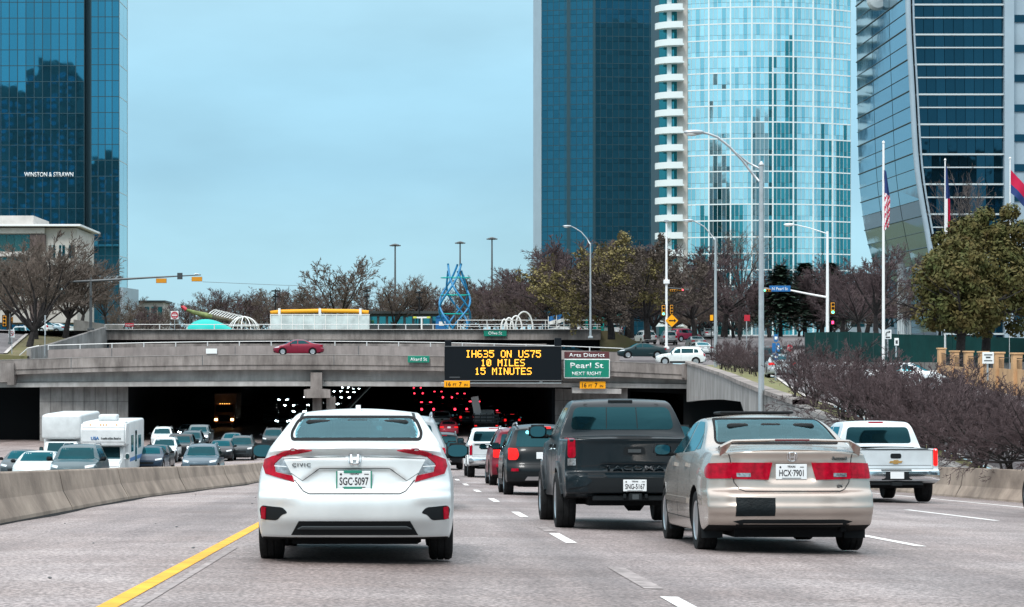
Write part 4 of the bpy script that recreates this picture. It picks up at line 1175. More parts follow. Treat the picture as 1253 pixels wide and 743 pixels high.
# ------------------------------------------------------------------ front bridge
br = empty('road_bridge', 'grey concrete road bridge crossing over the freeway with stained edge beam', 'bridge', (0, 200, 0))
def bpart(name, bm, m, smooth=False):
    o = finish(name, bm, m, br, smooth); o.matrix_parent_inverse = Matrix.Translation((0, -200, 0)); return o
XS = [-75+i*3.4 for i in range(31)]
XS = [x for x in XS if x < 26.4]+[26.6]
def extr(bm, xs, prof, mi=0, k=1.0):
    """profile of (y, dz) swept along x following the deck camber"""
    rings = [[bm.verts.new((x, y, (zdeck(x) if k == 1 or dz > -2 else zdeck(x)*k)+dz)) for y, dz in prof] for x in xs]
    for a, b in zip(rings, rings[1:]):
        for j in range(len(prof)): bm.faces.new((a[j], a[(j+1) % len(prof)], b[(j+1) % len(prof)], b[j]))
    bm.faces.new(rings[0]); bm.faces.new(rings[-1][::-1]); bmesh.ops.recalc_face_normals(bm, faces=bm.faces[:])
bm = B(); extr(bm, XS, [(200.7, -.03), (214, -.03), (214, -1.2), (200.7, -1.2)]); bpart('deck', bm, M['asphalt'])
bm = B(); extr(bm, XS, [(200, 0), (200.65, 0), (200.65, -1.35), (200.1, -1.35), (200.1, -.95), (200, -.9)]); bpart('edge_beam', bm, M['conc'])
bm = B(); extr(bm, XS, [(199.96, .03), (200.7, .03), (200.7, .003), (199.96, .003)]); bpart('coping', bm, M['kerb'])
bm = B(); extr(bm, XS, [(201.1, -1.2), (201.5, -1.2), (201.35, -2.2), (200.95, -2.32), (200.95, -2.72), (201.7, -2.72), (201.7, -1.2)], k=.25); bpart('girder', bm, M['conc_pale'])
bm = B(); extr(bm, XS, [(202, -1.2), (240, -1.2), (240, -1.6), (202, -1.6)]); bpart('soffit_gap_cover', bm, M['tunnel'])  # runs on past the deck as an added, unseen cover keeping the tunnel dark
for y in (203.5, 206, 208.5, 211): bm = B(); extr(bm, XS, [(y, -1.6), (y+.5, -1.6), (y+.6, -2.7), (y-.1, -2.7)]); bpart('inner_girder', bm, M['under'])  # shade under the deck put into the girders' near-black colour
XS2 = [x for x in XS if -35.2 < x < 20.5]+[21.4]
bm = B(); extr(bm, XS2, [(213, .0), (213.4, 0), (213.4, .92), (213, .92)]); bpart('far_parapet', bm, M['conc_brown'])
def railing(xs, y, zfun, h, post_dx, m, mkpart, r=.045):
    bm = B(); tube(bm, [(x, y, zfun(x)+h) for x in xs], r, 6)
    if h > .9: tube(bm, [(x, y, zfun(x)+h*.5) for x in xs], r*.7, 6)
    x = xs[0]
    while x < xs[-1]:
        box(bm, x-.05, x+.05, y-.04, y+.04, zfun(x)-.05, zfun(x)+h); x += post_dx
    return mkpart('railing', bm, m)
for x in frange(-66, 18, 8):
    bm = B(); box(bm, x-.035, x+.035, 199.992, 200.2, zdeck(x)-.9, zdeck(x)-.01); bpart('beam_joint', bm, M['dsteel'])
    if -34 < x < 19: bm = B(); box(bm, x+2-.03, x+2+.03, 212.99, 213.2, zdeck(x)+.01, zdeck(x)+.9); bpart('parapet_joint', bm, M['dsteel'])
o = railing(XS2, 213.2, lambda x: zdeck(x)+.92, .42, 3.1, M['rail'], bpart)
bm = B(); tube(bm, [(21.4, 213.2, zdeck(21.4)+1.34), (22.2, 213.2, zdeck(20)+1.22), (22.7, 213.2, zdeck(20)+.4)], .05, 6); tube(bm, [(-35.1, 213.2, zdeck(-35)+1.34), (-36.2, 213.2, zdeck(-35)+1.1), (-37, 213.2, zdeck(-35)+.4)], .05, 6); bpart('rail_end', bm, M['rail'])
# bracket pier at the median and notch at far left
bm = B(); px0, px1 = xat(380, 199.6), xat(394, 199.6)
prism(bm, [(px0, zat(456, 199.6)), (px1, zat(456, 199.6)), (px1, zat(476, 199.6)), (xat(404, 199.6), zat(477, 199.6)), (xat(404, 199.6), zat(487, 199.6)), (xat(372, 199.6), zat(487, 199.6)), (xat(372, 199.6), zat(477, 199.6)), (px0, zat(476, 199.6))], 'y', 199.5, 203)
bpart('pier_cap', bm, M['conc'])
for x in (xat(388, 201), xat(406, 204)): bm = B(); box(bm, x-.42, x+.42, 201.2, 203, zl(202)-.1, zat(486, 201), bev=.04); bpart('pier_column', bm, M['conc'])
bm = B(); prism(bm, [(-38, -.55), (xat(17, 199.7), -.55), (xat(17, 199.7), zat(471, 199.7)), (xat(9, 199.7), zat(471, 199.7)), (xat(9, 199.7), zat(468, 199.7)), (-38, zat(468, 199.7))], 'y', 199.7, 202); bpart('bearing_block', bm, M['conc'])
bm = B(); prism(bm, [(xat(700, 200.6), zat(474, 200.6)), (xat(760, 200.6), zat(476, 200.6)), (xat(760, 200.6), zat(482, 200.6)), (xat(700, 200.6), zat(481, 200.6))], 'y', 200.4, 201.6); bpart('ledge', bm, M['conc_pale'])

# tunnel and abutment walls
def wallbox(name, label, cat, pts, z0, z1, m, th=.6):
    bm = B()
    for a, b in zip(pts, pts[1:]):
        a, b = Vector(a), Vector(b); d = (b-a).normalized(); n = Vector((-d.y, d.x))*th
        q = [a, b, b+n, a+n]
        lo = [bm.verts.new((p.x, p.y, z0)) for p in q]; hi = [bm.verts.new((p.x, p.y, z1)) for p in q]
        bm.faces.new(lo[::-1]); bm.faces.new(hi)
        for i in range(4): bm.faces.new((lo[i], lo[(i+1) % 4], hi[(i+1) % 4], hi[i]))
    bmesh.ops.recalc_face_normals(bm, faces=bm.faces[:])
    return tag(finish(name, bm, m), label, cat)
def panelled(name, label, a, b, z0, z1, m, cols, rows, th=.5):
    """retaining wall of cast panels with joints between them"""
    root = empty(name, label, 'retaining wall', (a[0], a[1], z0))
    A_, B_ = Vector(a), Vector(b); d = (B_-A_)/cols; rz = math.atan2(B_.y-A_.y, B_.x-A_.x)
    L_ = (B_-A_).length/cols; H_ = (z1-z0)/rows
    bm = B()
    for i in range(cols):
        for k in range(rows):
            box(bm, i*L_+.015, (i+1)*L_-.015, rnd.uniform(-.012, .012), th, k*H_+.012, (k+1)*H_-.012, bev=.012)
    o = finish('wall_panels', bm, m, root); o.rotation_euler = (0, 0, rz)
    bm = B(); box(bm, 0, L_*cols, .06, th+.1, 0, z1-z0); o = finish('wall_core', bm, M['under'], root); o.rotation_euler = (0, 0, rz)
    return root
panelled('pier_wall', 'panelled grey wall between the left tunnel mouths behind the box truck', (-33.2, 202.0), (-25.2, 203.4), -8.6, -2.65, M['block'], 8, 4)
panelled('pier_wall', 'panelled grey wall beside the tunnel mouth under the green street sign', (14.6, 206), (21.0, 201.9), -8.3, -2.65, M['block'], 8, 4)
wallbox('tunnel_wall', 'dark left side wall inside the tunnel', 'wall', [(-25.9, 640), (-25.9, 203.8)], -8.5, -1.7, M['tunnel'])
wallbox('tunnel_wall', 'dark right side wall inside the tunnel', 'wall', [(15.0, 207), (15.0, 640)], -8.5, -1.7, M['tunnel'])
wallbox('tunnel_wall', 'dark wall at the back of the slip road opening on the left', 'wall', [(-75, 206), (-33.4, 206), (-33.4, 203)], -9, -1.65, M['under'])  # near-black colour stands in for the shade inside the opening
wallbox('tunnel_wall', 'dark wall at the back of the slip road opening on the right', 'wall', [(21, 236), (27.5, 236), (27.5, 203.4)], -9, -1.8, M['under'])  # shade of this opening put into the wall colour as well
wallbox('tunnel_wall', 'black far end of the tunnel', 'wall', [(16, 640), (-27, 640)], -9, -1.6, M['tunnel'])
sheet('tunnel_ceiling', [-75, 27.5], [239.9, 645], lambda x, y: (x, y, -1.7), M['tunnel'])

# second bridge and the park edge behind
pk = empty('park_bridge', 'second concrete bridge and park edge seen above the front bridge', 'bridge', (0, 240, 0))
def ppart(name, bm, m, smooth=False):
    o = finish(name, bm, m, pk, smooth); o.matrix_parent_inverse = Matrix.Translation((0, -240, 0)); return o
X3 = frange(xat(128, 240), xat(735, 240), 12)
def bar(y0, y1, z0, z1, xs, name, m):
    bm = B(); box(bm, xs[0], xs[-1], y0, y1, z0, z1, bev=.02); return ppart(name, bm, m)
bar(239.6, 240.7, zat(404, 240)+.004, zat(403, 240), X3, 'coping', M['kerb'])
bar(240, 240.7, zat(416, 240), zat(404, 240), X3, 'edge_beam', M['conc'])
bar(241.2, 245, zat(424, 240), zat(415.9, 240), X3, 'shadow_gap', M['under'])  # black bar painting the shade in the gap between the beams
bar(239, 239.8, zat(430, 240), zat(420.8, 240), [X3[0]+.6, X3[-1]-6], 'lower_beam', M['conc'])
bar(238.8, 240, -1.7, zat(429, 240), [X3[0], X3[-1]], 'abutment', M['conc'])
railing(X3, 240.3, lambda x: zat(404, 240), .62, 3.0, M['rail'], ppart, .04)
railing(frange(xat(560, 262), xat(735, 262), 4), 262, lambda x: PZ, 1.5, 3.5, M['rail'], ppart, .05)
# left wing wall of the second bridge
bm = B()
P_ = [(-36.0, 214), (xat(64, 225), 225), (xat(131, 240), 240)]
zt_ = [zat(426, 214), zat(421, 225), zat(400, 240)]
r_ = []
for (x, y), zt in zip(P_, zt_): r_.append([bm.verts.new(p) for p in ((x, y, -2), (x, y, zt), (x-.5, y+.3, zt), (x-.5, y+.3, -2))])
for a, b in zip(r_, r_[1:]):
    for j in range(4): bm.faces.new((a[j], a[(j+1) % 4], b[(j+1) % 4], b[j]))
bm.faces.new(r_[0]); bm.faces.new(r_[-1][::-1]); bmesh.ops.recalc_face_normals(bm, faces=bm.faces[:])
tag(finish('wing_wall', bm, M['block']), 'sloping concrete wing wall rising to the second bridge on the left', 'retaining wall')
bm = B(); xs = (xat(90, 246), xat(150, 246)); prism(bm, [(xs[0], 1.2), (xs[1], 1.2), (xs[1], zat(397, 246)), (xat(131, 246), zat(397, 246)), (xs[0], zat(391, 246))], 'y', 246, 246.5)
tag(finish('low_wall', bm, M['block']), 'pale concrete wall behind the bare trees at the left end of the second bridge', 'wall')
# right wing wall with slip road opening under it
bm = B()
wy = [203, 200, 185, 170, 152, 134, 117, 100, 88, 75, 60, 45, 30, 0, -60]
bot_ = {203: -4.1, 200: -4.1, 185: -3.7, 170: -3.35, 152: -2.95, 134: -2.6, 117: -2.38}
rr = []
for y in wy:
    x = WALL(y); zt = zf(y)+.12; zb = bot_.get(y, zr(x, y)-.1)
    rr.append([bm.verts.new(p) for p in ((x, y, zb), (x, y, zt), (x+.45, y+.1, zt), (x+.45, y+.1, zb))])
for a, b in zip(rr, rr[1:]):
    for j in range(4): bm.faces.new((a[j], a[(j+1) % 4], b[(j+1) % 4], b[j]))
bm.faces.new(rr[0]); bm.faces.new(rr[-1][::-1]); bmesh.ops.recalc_face_normals(bm, faces=bm.faces[:])
ww = tag(finish('wing_wall', bm, M['block']), 'grey wing wall descending from the bridge corner on the right, dark opening below', 'retaining wall')
bm = B()
for a, b in zip(wy[:8], wy[1:9]):
    q = [bm.verts.new((WALL(t)+dx, t, zf(t)+dz)) for t in (a, b) for dx, dz in ((-.12, .12), (.55, .12), (.55, .32), (-.12, .32))]
    for j in range(4): bm.faces.new((q[j], q[(j+1) % 4], q[4+(j+1) % 4], q[4+j]))
bmesh.ops.recalc_face_normals(bm, faces=bm.faces[:]); finish('coping', bm, M['conc'], ww)
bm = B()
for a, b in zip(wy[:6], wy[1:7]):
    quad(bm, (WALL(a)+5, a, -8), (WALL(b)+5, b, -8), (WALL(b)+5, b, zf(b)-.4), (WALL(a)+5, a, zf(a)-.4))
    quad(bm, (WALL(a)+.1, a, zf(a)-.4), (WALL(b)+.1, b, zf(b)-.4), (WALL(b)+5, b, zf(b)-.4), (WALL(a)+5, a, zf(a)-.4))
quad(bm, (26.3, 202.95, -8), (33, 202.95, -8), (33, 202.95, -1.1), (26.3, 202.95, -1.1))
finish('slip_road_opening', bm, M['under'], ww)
bm = B(); box(bm, xat(836, 199), xat(846, 199), 198.9, 200.3, zat(463, 199), zat(445, 199), bev=.05); box(bm, xat(838, 198.8), xat(853, 198.8), 198.5, 199.2, zat(465, 199), zat(460, 199), bev=.03); finish('corner_post', bm, M['conc'], ww)
# ------------------------------------------------------------------ buildings
def glass_mat(name, tint, rough=.03, var=.25, wave=.0):
    """reflective curtain-wall glass; every pane (mesh island) differs a little in coating"""
    m, nt, b = new_mat(name); N, L = nt.nodes, nt.links
    g = N.new('ShaderNodeNewGeometry')
    mr = N.new('ShaderNodeMapRange'); mr.inputs['To Min'].default_value = 1-var; mr.inputs['To Max'].default_value = 1+var
    L.new(g.outputs['Random Per Island'], mr.inputs['Value'])
    sc = N.new('ShaderNodeVectorMath'); sc.operation = 'SCALE'; sc.inputs[0].default_value = tint
    L.new(mr.outputs['Result'], sc.inputs['Scale']); L.new(sc.outputs['Vector'], b.inputs['Base Color'])
    b.inputs['Metallic'].default_value = .92; b.inputs['Roughness'].default_value = rough
    if wave:
        nz = N.new('ShaderNodeTexNoise'); nz.inputs['Scale'].default_value = .35; nz.inputs['Detail'].default_value = 2; L.new(g.outputs['Position'], nz.inputs['Vector'])
        bp = N.new('ShaderNodeBump'); bp.inputs['Strength'].default_value = wave; bp.inputs['Distance'].default_value = .3
        L.new(nz.outputs['Fac'], bp.inputs['Height']); L.new(bp.outputs['Normal'], b.inputs['Normal'])
    return m
M['g_left'] = glass_mat('blue_curtain_glass', (.05, .25, .37), .02, .14, .008)
M['g_side'] = glass_mat('pale_curtain_glass', (.30, .56, .62), .12, .08)
M['g_dark'] = glass_mat('deep_blue_glass', (.028, .135, .20), .02, .13, .05)
M['g_dark_shaded'] = glass_mat('deep_blue_glass_shaded', (.017, .085, .13), .02, .18, .06)  # shaded copy of deep_blue_glass; right face's dimmer reflection put into the tint
M['g_pale'] = glass_mat('pale_cyan_glass', (.54, .83, .88), .05, .12, .03)
M['g_mid'] = glass_mat('mid_cyan_glass', (.34, .68, .76), .04, .22, .03)
M['g_teal'] = glass_mat('teal_glass', (.05, .28, .32), .03, .4, .03)
M['g_curve'] = glass_mat('grey_blue_glass', (.07, .27, .39), .06, .12, .03)
M['g_black'] = glass_mat('near_black_glass', (.018, .07, .105), .03, .2, .04)
M['g_low'] = glass_mat('green_office_glass', (.20, .50, .48), .1, .15)
M['mull'] = mat('dark_mullion', (.02, .06, .08), .5, metal=.4)
M['mullp'] = mat('pale_mullion', (.50, .56, .57), .5, metal=.2)
M['mullw'] = mat('white_mullion', (.66, .74, .75), .5)
M['pil'] = mat('grey_blue_pilaster', (.33, .42, .48), .45, metal=.2, var=.08, scale=.3)
M['dull'] = mat('weathered_tower_stone', (.085, .10, .105), .8, var=.5, scale=.15)

def facade(root, p0, p1, z0, z1, storey, cols, m, jit=.004, split=(1.0,), gap=.05, name='storey_glazing', choose=None, th=.12):
    """one glazed storey per part; panes are separate sheets of glass tilted a hair; p0->p1 seen from outside left to right"""
    p0, p1 = Vector(p0), Vector(p1); d = (p1-p0)/cols; n3 = Vector((d.y, -d.x)).normalized()
    k = 0; z = z0
    while z < z1-.1:
        bms = {}
        for c in range(cols):
            a, b = p0+d*c, p0+d*(c+1); e = d.normalized()*gap/2
            zz = z
            for fr in split:
                za, zb = zz+gap/2, zz+fr*storey-gap/2; zz += fr*storey
                mm = choose(c, k) if choose else m
                if mm is None: continue
                bm = bms.setdefault(mm, B())
                j = [rnd.uniform(-jit, jit)*(1 if i else 0) for i in range(2)]; tx, tz = rnd.uniform(-jit, jit), rnd.uniform(-jit, jit)
                w_, h_ = (b-a).length, zb-za
                def pt(q, zq, su, sv): o_ = su*tx*w_+sv*tz*h_; return (q.x+n3.x*o_, q.y+n3.y*o_, zq)
                quad(bm, pt(a+e, za, -1, -1), pt(b-e, za, 1, -1), pt(b-e, zb, 1, 1), pt(a+e, zb, -1, 1))
        for mm, bm in bms.items():
            finish(name, bm, mm, root, loc=tuple(-Vector(root.location)))
        z += storey; k += 1

def bars(root, name, m, items):
    """items: (p0(x,y), p1(x,y), z0, z1, outward thickness, inward)"""
    bm = B()
    for p0, p1, z0, z1, t, back in items:
        a, b = Vector(p0), Vector(p1); n = Vector((b.y-a.y, -(b.x-a.x))).normalized()
        q = [a+n*t, b+n*t, b-n*back, a-n*back]
        lo = [bm.verts.new((p.x, p.y, z0)) for p in q]; hi = [bm.verts.new((p.x, p.y, z1)) for p in q]
        bm.faces.new(lo[::-1]); bm.faces.new(hi)
        for i in range(4): bm.faces.new((lo[i], lo[(i+1) % 4], hi[(i+1) % 4], hi[i]))
    bmesh.ops.recalc_face_normals(bm, faces=bm.faces[:])
    return finish(name, bm, m, root, loc=tuple(-Vector(root.location)))

def core(root, pts, z0, z1, m, name='core'):
    bm = B(); prism(bm, pts, 'z', z0, z1); return finish(name, bm, m, root, loc=tuple(-Vector(root.location)))

def grid(root, p0, p1, z0, z1, storey, cols, m, hw=.05, vw=.05, t=.06, every=1):
    p0, p1 = Vector(p0), Vector(p1); d = (p1-p0)/cols; e = d.normalized()
    it = []
    z = z0
    while z <= z1+.01: it.append((p0, p1, z-hw, z+hw, t, .02)); z += storey
    bars(root, 'transoms', m, it)
    it = [(p0+d*c-e*vw, p0+d*c+e*vw, z0, z1, t+.02, .02) for c in range(0, cols+1, every)]
    bars(root, 'mullions', m, it)

# left blue tower
D0 = 400
def lx(px, D=D0): return xat(px, D)
t = empty('office_tower', 'blue glass office tower at the left edge with white lettering low on its front', 'building', (lx(60), D0+15, PZ))
zt = 96
A0, A1, B0, B1 = (lx(-60), D0), (lx(103), D0), (lx(113), D0-1.5), (lx(147), D0-1.5)
facade(t, A0, A1, 1, zt, 2.9, 16, M['g_left'], jit=.0009)
grid(t, A0, A1, 1, zt-.5, 2.9, 16, M['mull'], .06, .06, .05)
facade(t, B0, B1, 1, zt, 2.9, 4, M['g_left'], jit=.0009)
grid(t, B0, B1, 1, zt-.5, 2.9, 4, M['mull'], .06, .06, .05)
S1 = (lx(147)+.32, D0+8)
facade(t, (B1[0]+.02, B1[1]), S1, 1, zt, 5.8, 2, M['g_side'], jit=.001)
grid(t, (B1[0]+.02, B1[1]), S1, 1, zt-.5, 5.8, 2, M['mullp'], .06, .03, .04, 2)
core(t, [(A0[0], D0+.3), (A1[0], D0+.3), (A1[0], D0+1.6), (B0[0], D0+1.6), (B0[0], D0-1.2), (B1[0]-.25, D0-1.2), (S1[0]-.3, S1[1]), (A0[0], S1[1])], 0, zt, M['mull'])
bars(t, 'base_band', M['pil'], [((lx(150), D0-1.4), (lx(158), D0+12), 0, zat(352, D0), .3, .3), (B0, (lx(150), D0-1.5), zat(345, D0), zat(338, D0), .2, .1)])
o = text('WINSTON & STRAWN', .85, M['white'], t, (0, 0, 0), w=(90-30)/6.7, ext=.12, bold=.01)
o.location = (lx(60)-t.location.x, D0-.2-t.location.y, zat(216.5, D0)-PZ)
# interior ceiling lights seen behind the glass are left to the reflections

# dark blue tower right of centre
D1 = 500
t = empty('office_tower', 'dark blue glass tower rising behind the budding trees right of centre', 'building', (xat(735, D1), D1+15, PZ))
a, b, c = (xat(664, D1), D1+3), (xat(727, D1), D1), (xat(826, D1), D1+2)
s0 = (xat(657, D1)-.2, D1+9)
zt = 108
facade(t, a, b, 2, zt, 3.1, 9, M['g_dark'], split=(.62, .38)); grid(t, a, b, 2, zt-.5, 3.1, 9, M['mull'], .06, .05, .05)
facade(t, b, c, 2, zt, 3.1, 13, M['g_dark_shaded'], split=(.62, .38)); grid(t, b, c, 2, zt-.5, 3.1, 13, M['mull'], .06, .05, .05)
bars(t, 'corner_fin', M['pil'], [(s0, (a[0]-.05, a[1]), 0, zt, .1, .2)])
bars(t, 'corner_fin', M['mull'], [((b[0]-.3, b[1]), (b[0]+.3, b[1]), 0, zt, .25, .1), ((a[0]+5.6, D1+1.7), (a[0]+6.4, D1+1.6), 0, zt, .25, .2)])
core(t, [(s0[0]+.1, s0[1]+.3), (a[0]+.1, a[1]+.4), (b[0], b[1]+.4), (c[0], c[1]+.4), (c[0], D1+30), (s0[0]+2.6, D1+30)], 0, zt, M['mull'])

# white residential tower with curved glass front
D2 = 420
sc2 = F/D2
t = empty('apartment_tower', 'pale curved apartment tower with white grid and stacked round balconies', 'building', (xat(940, D2), D2+20, PZ))
ST = 3.15; zt = 84
cx_, R_ = xat(930, D2), 34.0
def arc(px):
    x = xat(px, D2); return (x, D2+R_-math.sqrt(max(1, R_*R_-(x-cx_)**2)))
pxs = [843+205*i/8 for i in range(9)]
tall = {}
def choose_factory(seg):
    def ch(c, k):
        z = k*ST+1; py = HY-z*sc2
        px = pxs[seg]+(pxs[seg+1]-pxs[seg])*(c+.5)/5
        h_ = math.sin(seg*12.9898+c*78.233+k//3*3.7)*43758.5453; r_ = h_-math.floor(h_)
        if rnd.random() < .12: r_ = rnd.random()
        lim = 60 if 962 < px < 975 else (90 if 938 < px < 952 else (170 if px > 950 else (225 if px > 910 else 258)))
        q_ = math.sin(seg*3.17+c*51.7)*917.3; q_ -= math.floor(q_)
        if py > lim+rnd.uniform(-14, 14) and px > 848: return M['g_teal'] if q_ < (.55 if px > 900 else .4) else (M['g_mid'] if r_ < .45 else M['g_pale'])  # teal panes below a stepped line paint mirrored neighbours into the glass
        return M['g_pale'] if r_ < .80 else M['g_mid']
    return ch
for s in range(8):
    p, q = arc(pxs[s]), arc(pxs[s+1])
    facade(t, p, q, 1, zt, ST, 5, M['g_pale'], choose=choose_factory(s), jit=.006, split=(.3, .7))
    grid(t, p, q, 1, zt-.5, ST, 5, M['mullp'], .05, .035, .05)
    e = (Vector(q)-Vector(p)).normalized()
    bars(t, 'white_pier', M['mullw'], [(Vector(p)-e*.13, Vector(p)+e*.13, 0, zt, .2, .1)])
for k in range(27):
    bm = B(); z0_ = 1+k*ST
    pr = [arc(p) for p in pxs]; rr_ = [[bm.verts.new((x, y+dy, z0_+dz)) for dy, dz in ((-.12, -.13), (-.12, .10), (.05, .10), (.05, -.13))] for x, y in pr]
    for a_, b_ in zip(rr_, rr_[1:]):
        for j in range(4): bm.faces.new((a_[j], a_[(j+1) % 4], b_[(j+1) % 4], b_[j]))
    bm.faces.new(rr_[0]); bm.faces.new(rr_[-1][::-1]); bmesh.ops.recalc_face_normals(bm, faces=bm.faces[:])
    finish('slab_edge', bm, M['mullw'], t, loc=tuple(-Vector(t.location)))
core(t, [arc(833)]+[(arc(p)[0], arc(p)[1]+.4) for p in pxs]+[(xat(1050, D2), D2+34), (xat(833, D2), D2+34)], 0, zt, M['mullw'])
bars(t, 'white_pier', M['cream'], [(arc(832), arc(844), 0, zt, .3, .4)])
bx = xat(834, D2)
for k in range(25):
    z = 2.5+k*3.38
    bm = B(); pr = [(0, 0)]+[(-4.6*math.cos(R(-4+98*i/10)), -3.6*math.sin(R(-4+98*i/10))+1.3) for i in range(11)]+[(0.6, -2.3), (.6, 0)]
    pr = [(bx+x, D2+3+y) for x, y in pr]
    prism(bm, pr, 'z', z, z+.28)
    rim = pr[1:-2]
    for p, q in zip(rim, rim[1:]):
        a_, b_ = Vector(p), Vector(q); n = Vector((b_.y-a_.y, a_.x-b_.x)).normalized()*.1
        v = [bm.verts.new((u.x, u.y, w_)) for w_ in (z+.28, z+1.22) for u in (a_, b_, b_-n, a_-n)]
        for i in range(4): bm.faces.new((v[i], v[(i+1) % 4], v[4+(i+1) % 4], v[4+i]))
        bm.faces.new(v[4:])
    bmesh.ops.recalc_face_normals(bm, faces=bm.faces[:])
    finish('balcony', bm, M['mullw'], t, loc=tuple(-Vector(t.location)))
    bm = B(); box(bm, bx-2.4, bx-1.6, D2+2.6, D2+3.4, z+.28, z+3.38); finish('balcony_column', bm, M['mullw'], t, loc=tuple(-Vector(t.location)))
facade(t, (bx-3.6, D2+6), (bx, D2+3.5), 2.5, zt, 3.38, 3, M['g_teal'])
core(t, [(bx-3.6, D2+6.3), (bx, D2+3.8), (bx, D2+20), (bx-3.6, D2+20)], 0, zt, M['mull'], 'rear_core')

# right tower with a leaning curved glass side
D3 = 300
t = empty('office_tower', 'dark banded office tower with a leaning curved glass flank at the right edge', 'building', (xat(1170, D3), D3+20, PZ))
s3 = F/D3
EC = Curve([(-2, xat(1152, D3)), (8, xat(1146, D3)), (12, xat(1142, D3)), (16.5, xat(1135, D3)), (26.5, xat(1121, D3)), (35.5, xat(1116, D3)), (49, xat(1110.5, D3)), (60, xat(1110, D3))])
D4 = 336
FC = Curve([(-2, xat(1100, D4)), (8, xat(1090, D4)), (11.5, xat(1080, D4)), (15.8, xat(1065, D4)), (22, xat(1055, D4)), (29, xat(1050.5, D4)), (42, xat(1048.5, D4)), (60, xat(1047, D4))])
levels = []
z = 2.2
while z < 58:
    bm = B(); bl = B()
    for za, zb, mm in ((z, z+2.15, bm), (z+2.15, z+4.3, bm)):
        nn = 3
        for i in range(nn):
            u0, u1 = i/nn+.004, (i+1)/nn-.004
            def P_(u, zz): return (EC(zz)+(FC(zz)-EC(zz))*u, D3+(D4-D3)*u, zz)
            quad(mm, P_(u0, za+.04), P_(u0, zb-.04), P_(u1, zb-.04), P_(u1, za+.04))
    finish('flank_glazing', bm, M['g_curve'], t, loc=tuple(-Vector(t.location)))
    bm = B()
    for zz, r__ in ((z, .10), (z+2.15, .05)): tube(bm, [(EC(zz)+(FC(zz)-EC(zz))*u-.05, D3+(D4-D3)*u, zz) for u in (0, .33, .66, 1)], r__, 6)
    finish('flank_transoms', bm, M['mull'], t, loc=tuple(-Vector(t.location)))
    z += 4.3
bm = B(); tube(bm, [(EC(z), D3-.25, z) for z in frange(0, 58, 30)], .38, 8); tube(bm, [(EC(z)+.75, D3-.1, z) for z in frange(0, 58, 30)], .16, 6); finish('edge_fin', bm, M['pil'], t, True, loc=tuple(-Vector(t.location)))
xr = xat(1228, D3)
z = -1.0; k = 0
while z < 56:
    bm = B(); n = 9
    xl = EC(z+1)+.8
    for i in range(n):
        a_, b_ = xl+(xr-xl)*i/n+.03, xl+(xr-xl)*(i+1)/n-.03
        j = rnd.uniform(-.015, .015)
        quad(bm, (a_, D3+.3+j, z+.03), (b_, D3+.3-j, z+.03), (b_, D3+.3-j, z+4.05), (a_, D3+.3+j, z+4.05))
    finish('storey_glazing', bm, M['g_black'], t, loc=tuple(-Vector(t.location)))  # dark reflection of the front put into the glass tint
    bm = B(); box(bm, EC(z+4.2)+.6, xr, D3-.15, D3+.4, z+4.05, z+4.28); box(bm, EC(z+2)+.7, xr, D3-.1, D3+.4, z+2.3, z+2.46); finish('light_ledge', bm, M['mullp'], t, loc=tuple(-Vector(t.location)))
    z += 4.1
bm = B(); box(bm, xr, xat(1240, D3), D3-.5, D3+20, -2, 58, bev=.05)
finish('pilaster', bm, M['pil'], t, loc=tuple(-Vector(t.location)))
bm = B(); box(bm, xat(1240, D3)+.05, xat(1300, D3), D3+1, D3+20, -2, 58); finish('stone_bay', bm, M['pil'], t, loc=tuple(-Vector(t.location)))
bm = B()
for k in range(14): box(bm, xat(1243, D3), xat(1300, D3), D3+.8, D3+1.3, k*4.1+.9, k*4.1+1.9)
finish('bay_windows', bm, M['g_black'], t, loc=tuple(-Vector(t.location)))
bm = B()
r_ = [[bm.verts.new(p) for p in ((EC(z)+1.2, D3+.8, z), (xr, D3+.8, z), (xr, D4, z), (max(FC(z), EC(z))+1.0, D4, z))] for z in frange(-2, 57, 12)]
for a_, b_ in zip(r_, r_[1:]):
    for j in range(4): bm.faces.new((a_[j], a_[(j+1) % 4], b_[(j+1) % 4], b_[j]))
bm.faces.new(r_[-1]); bmesh.ops.recalc_face_normals(bm, faces=bm.faces[:]); finish('core', bm, M['mull'], t, loc=tuple(-Vector(t.location)))
for px in (1099, 1105, 1111, 1117, 1124, 1132, 1140):
    x = xat(px, D3-3); bm = B(); tube(bm, [(x, D3-3+(px-1099)*.3, 1), (x, D3-3+(px-1099)*.3, zat(300+(px-1099)*1.2, D3))], .16, 8); finish('slim_column', bm, M['mullp'], t, True, loc=tuple(-Vector(t.location)))
bm = B(); lathe(bm, [(.3, 0), (1.2, .15), (1.5, .5), (1.5, .9)], 'y', 20); finish('roundel', bm, M['mullp'], t, loc=(xat(1076, 318)-t.location.x-.6, 316-t.location.y, zat(2, 318)-PZ))

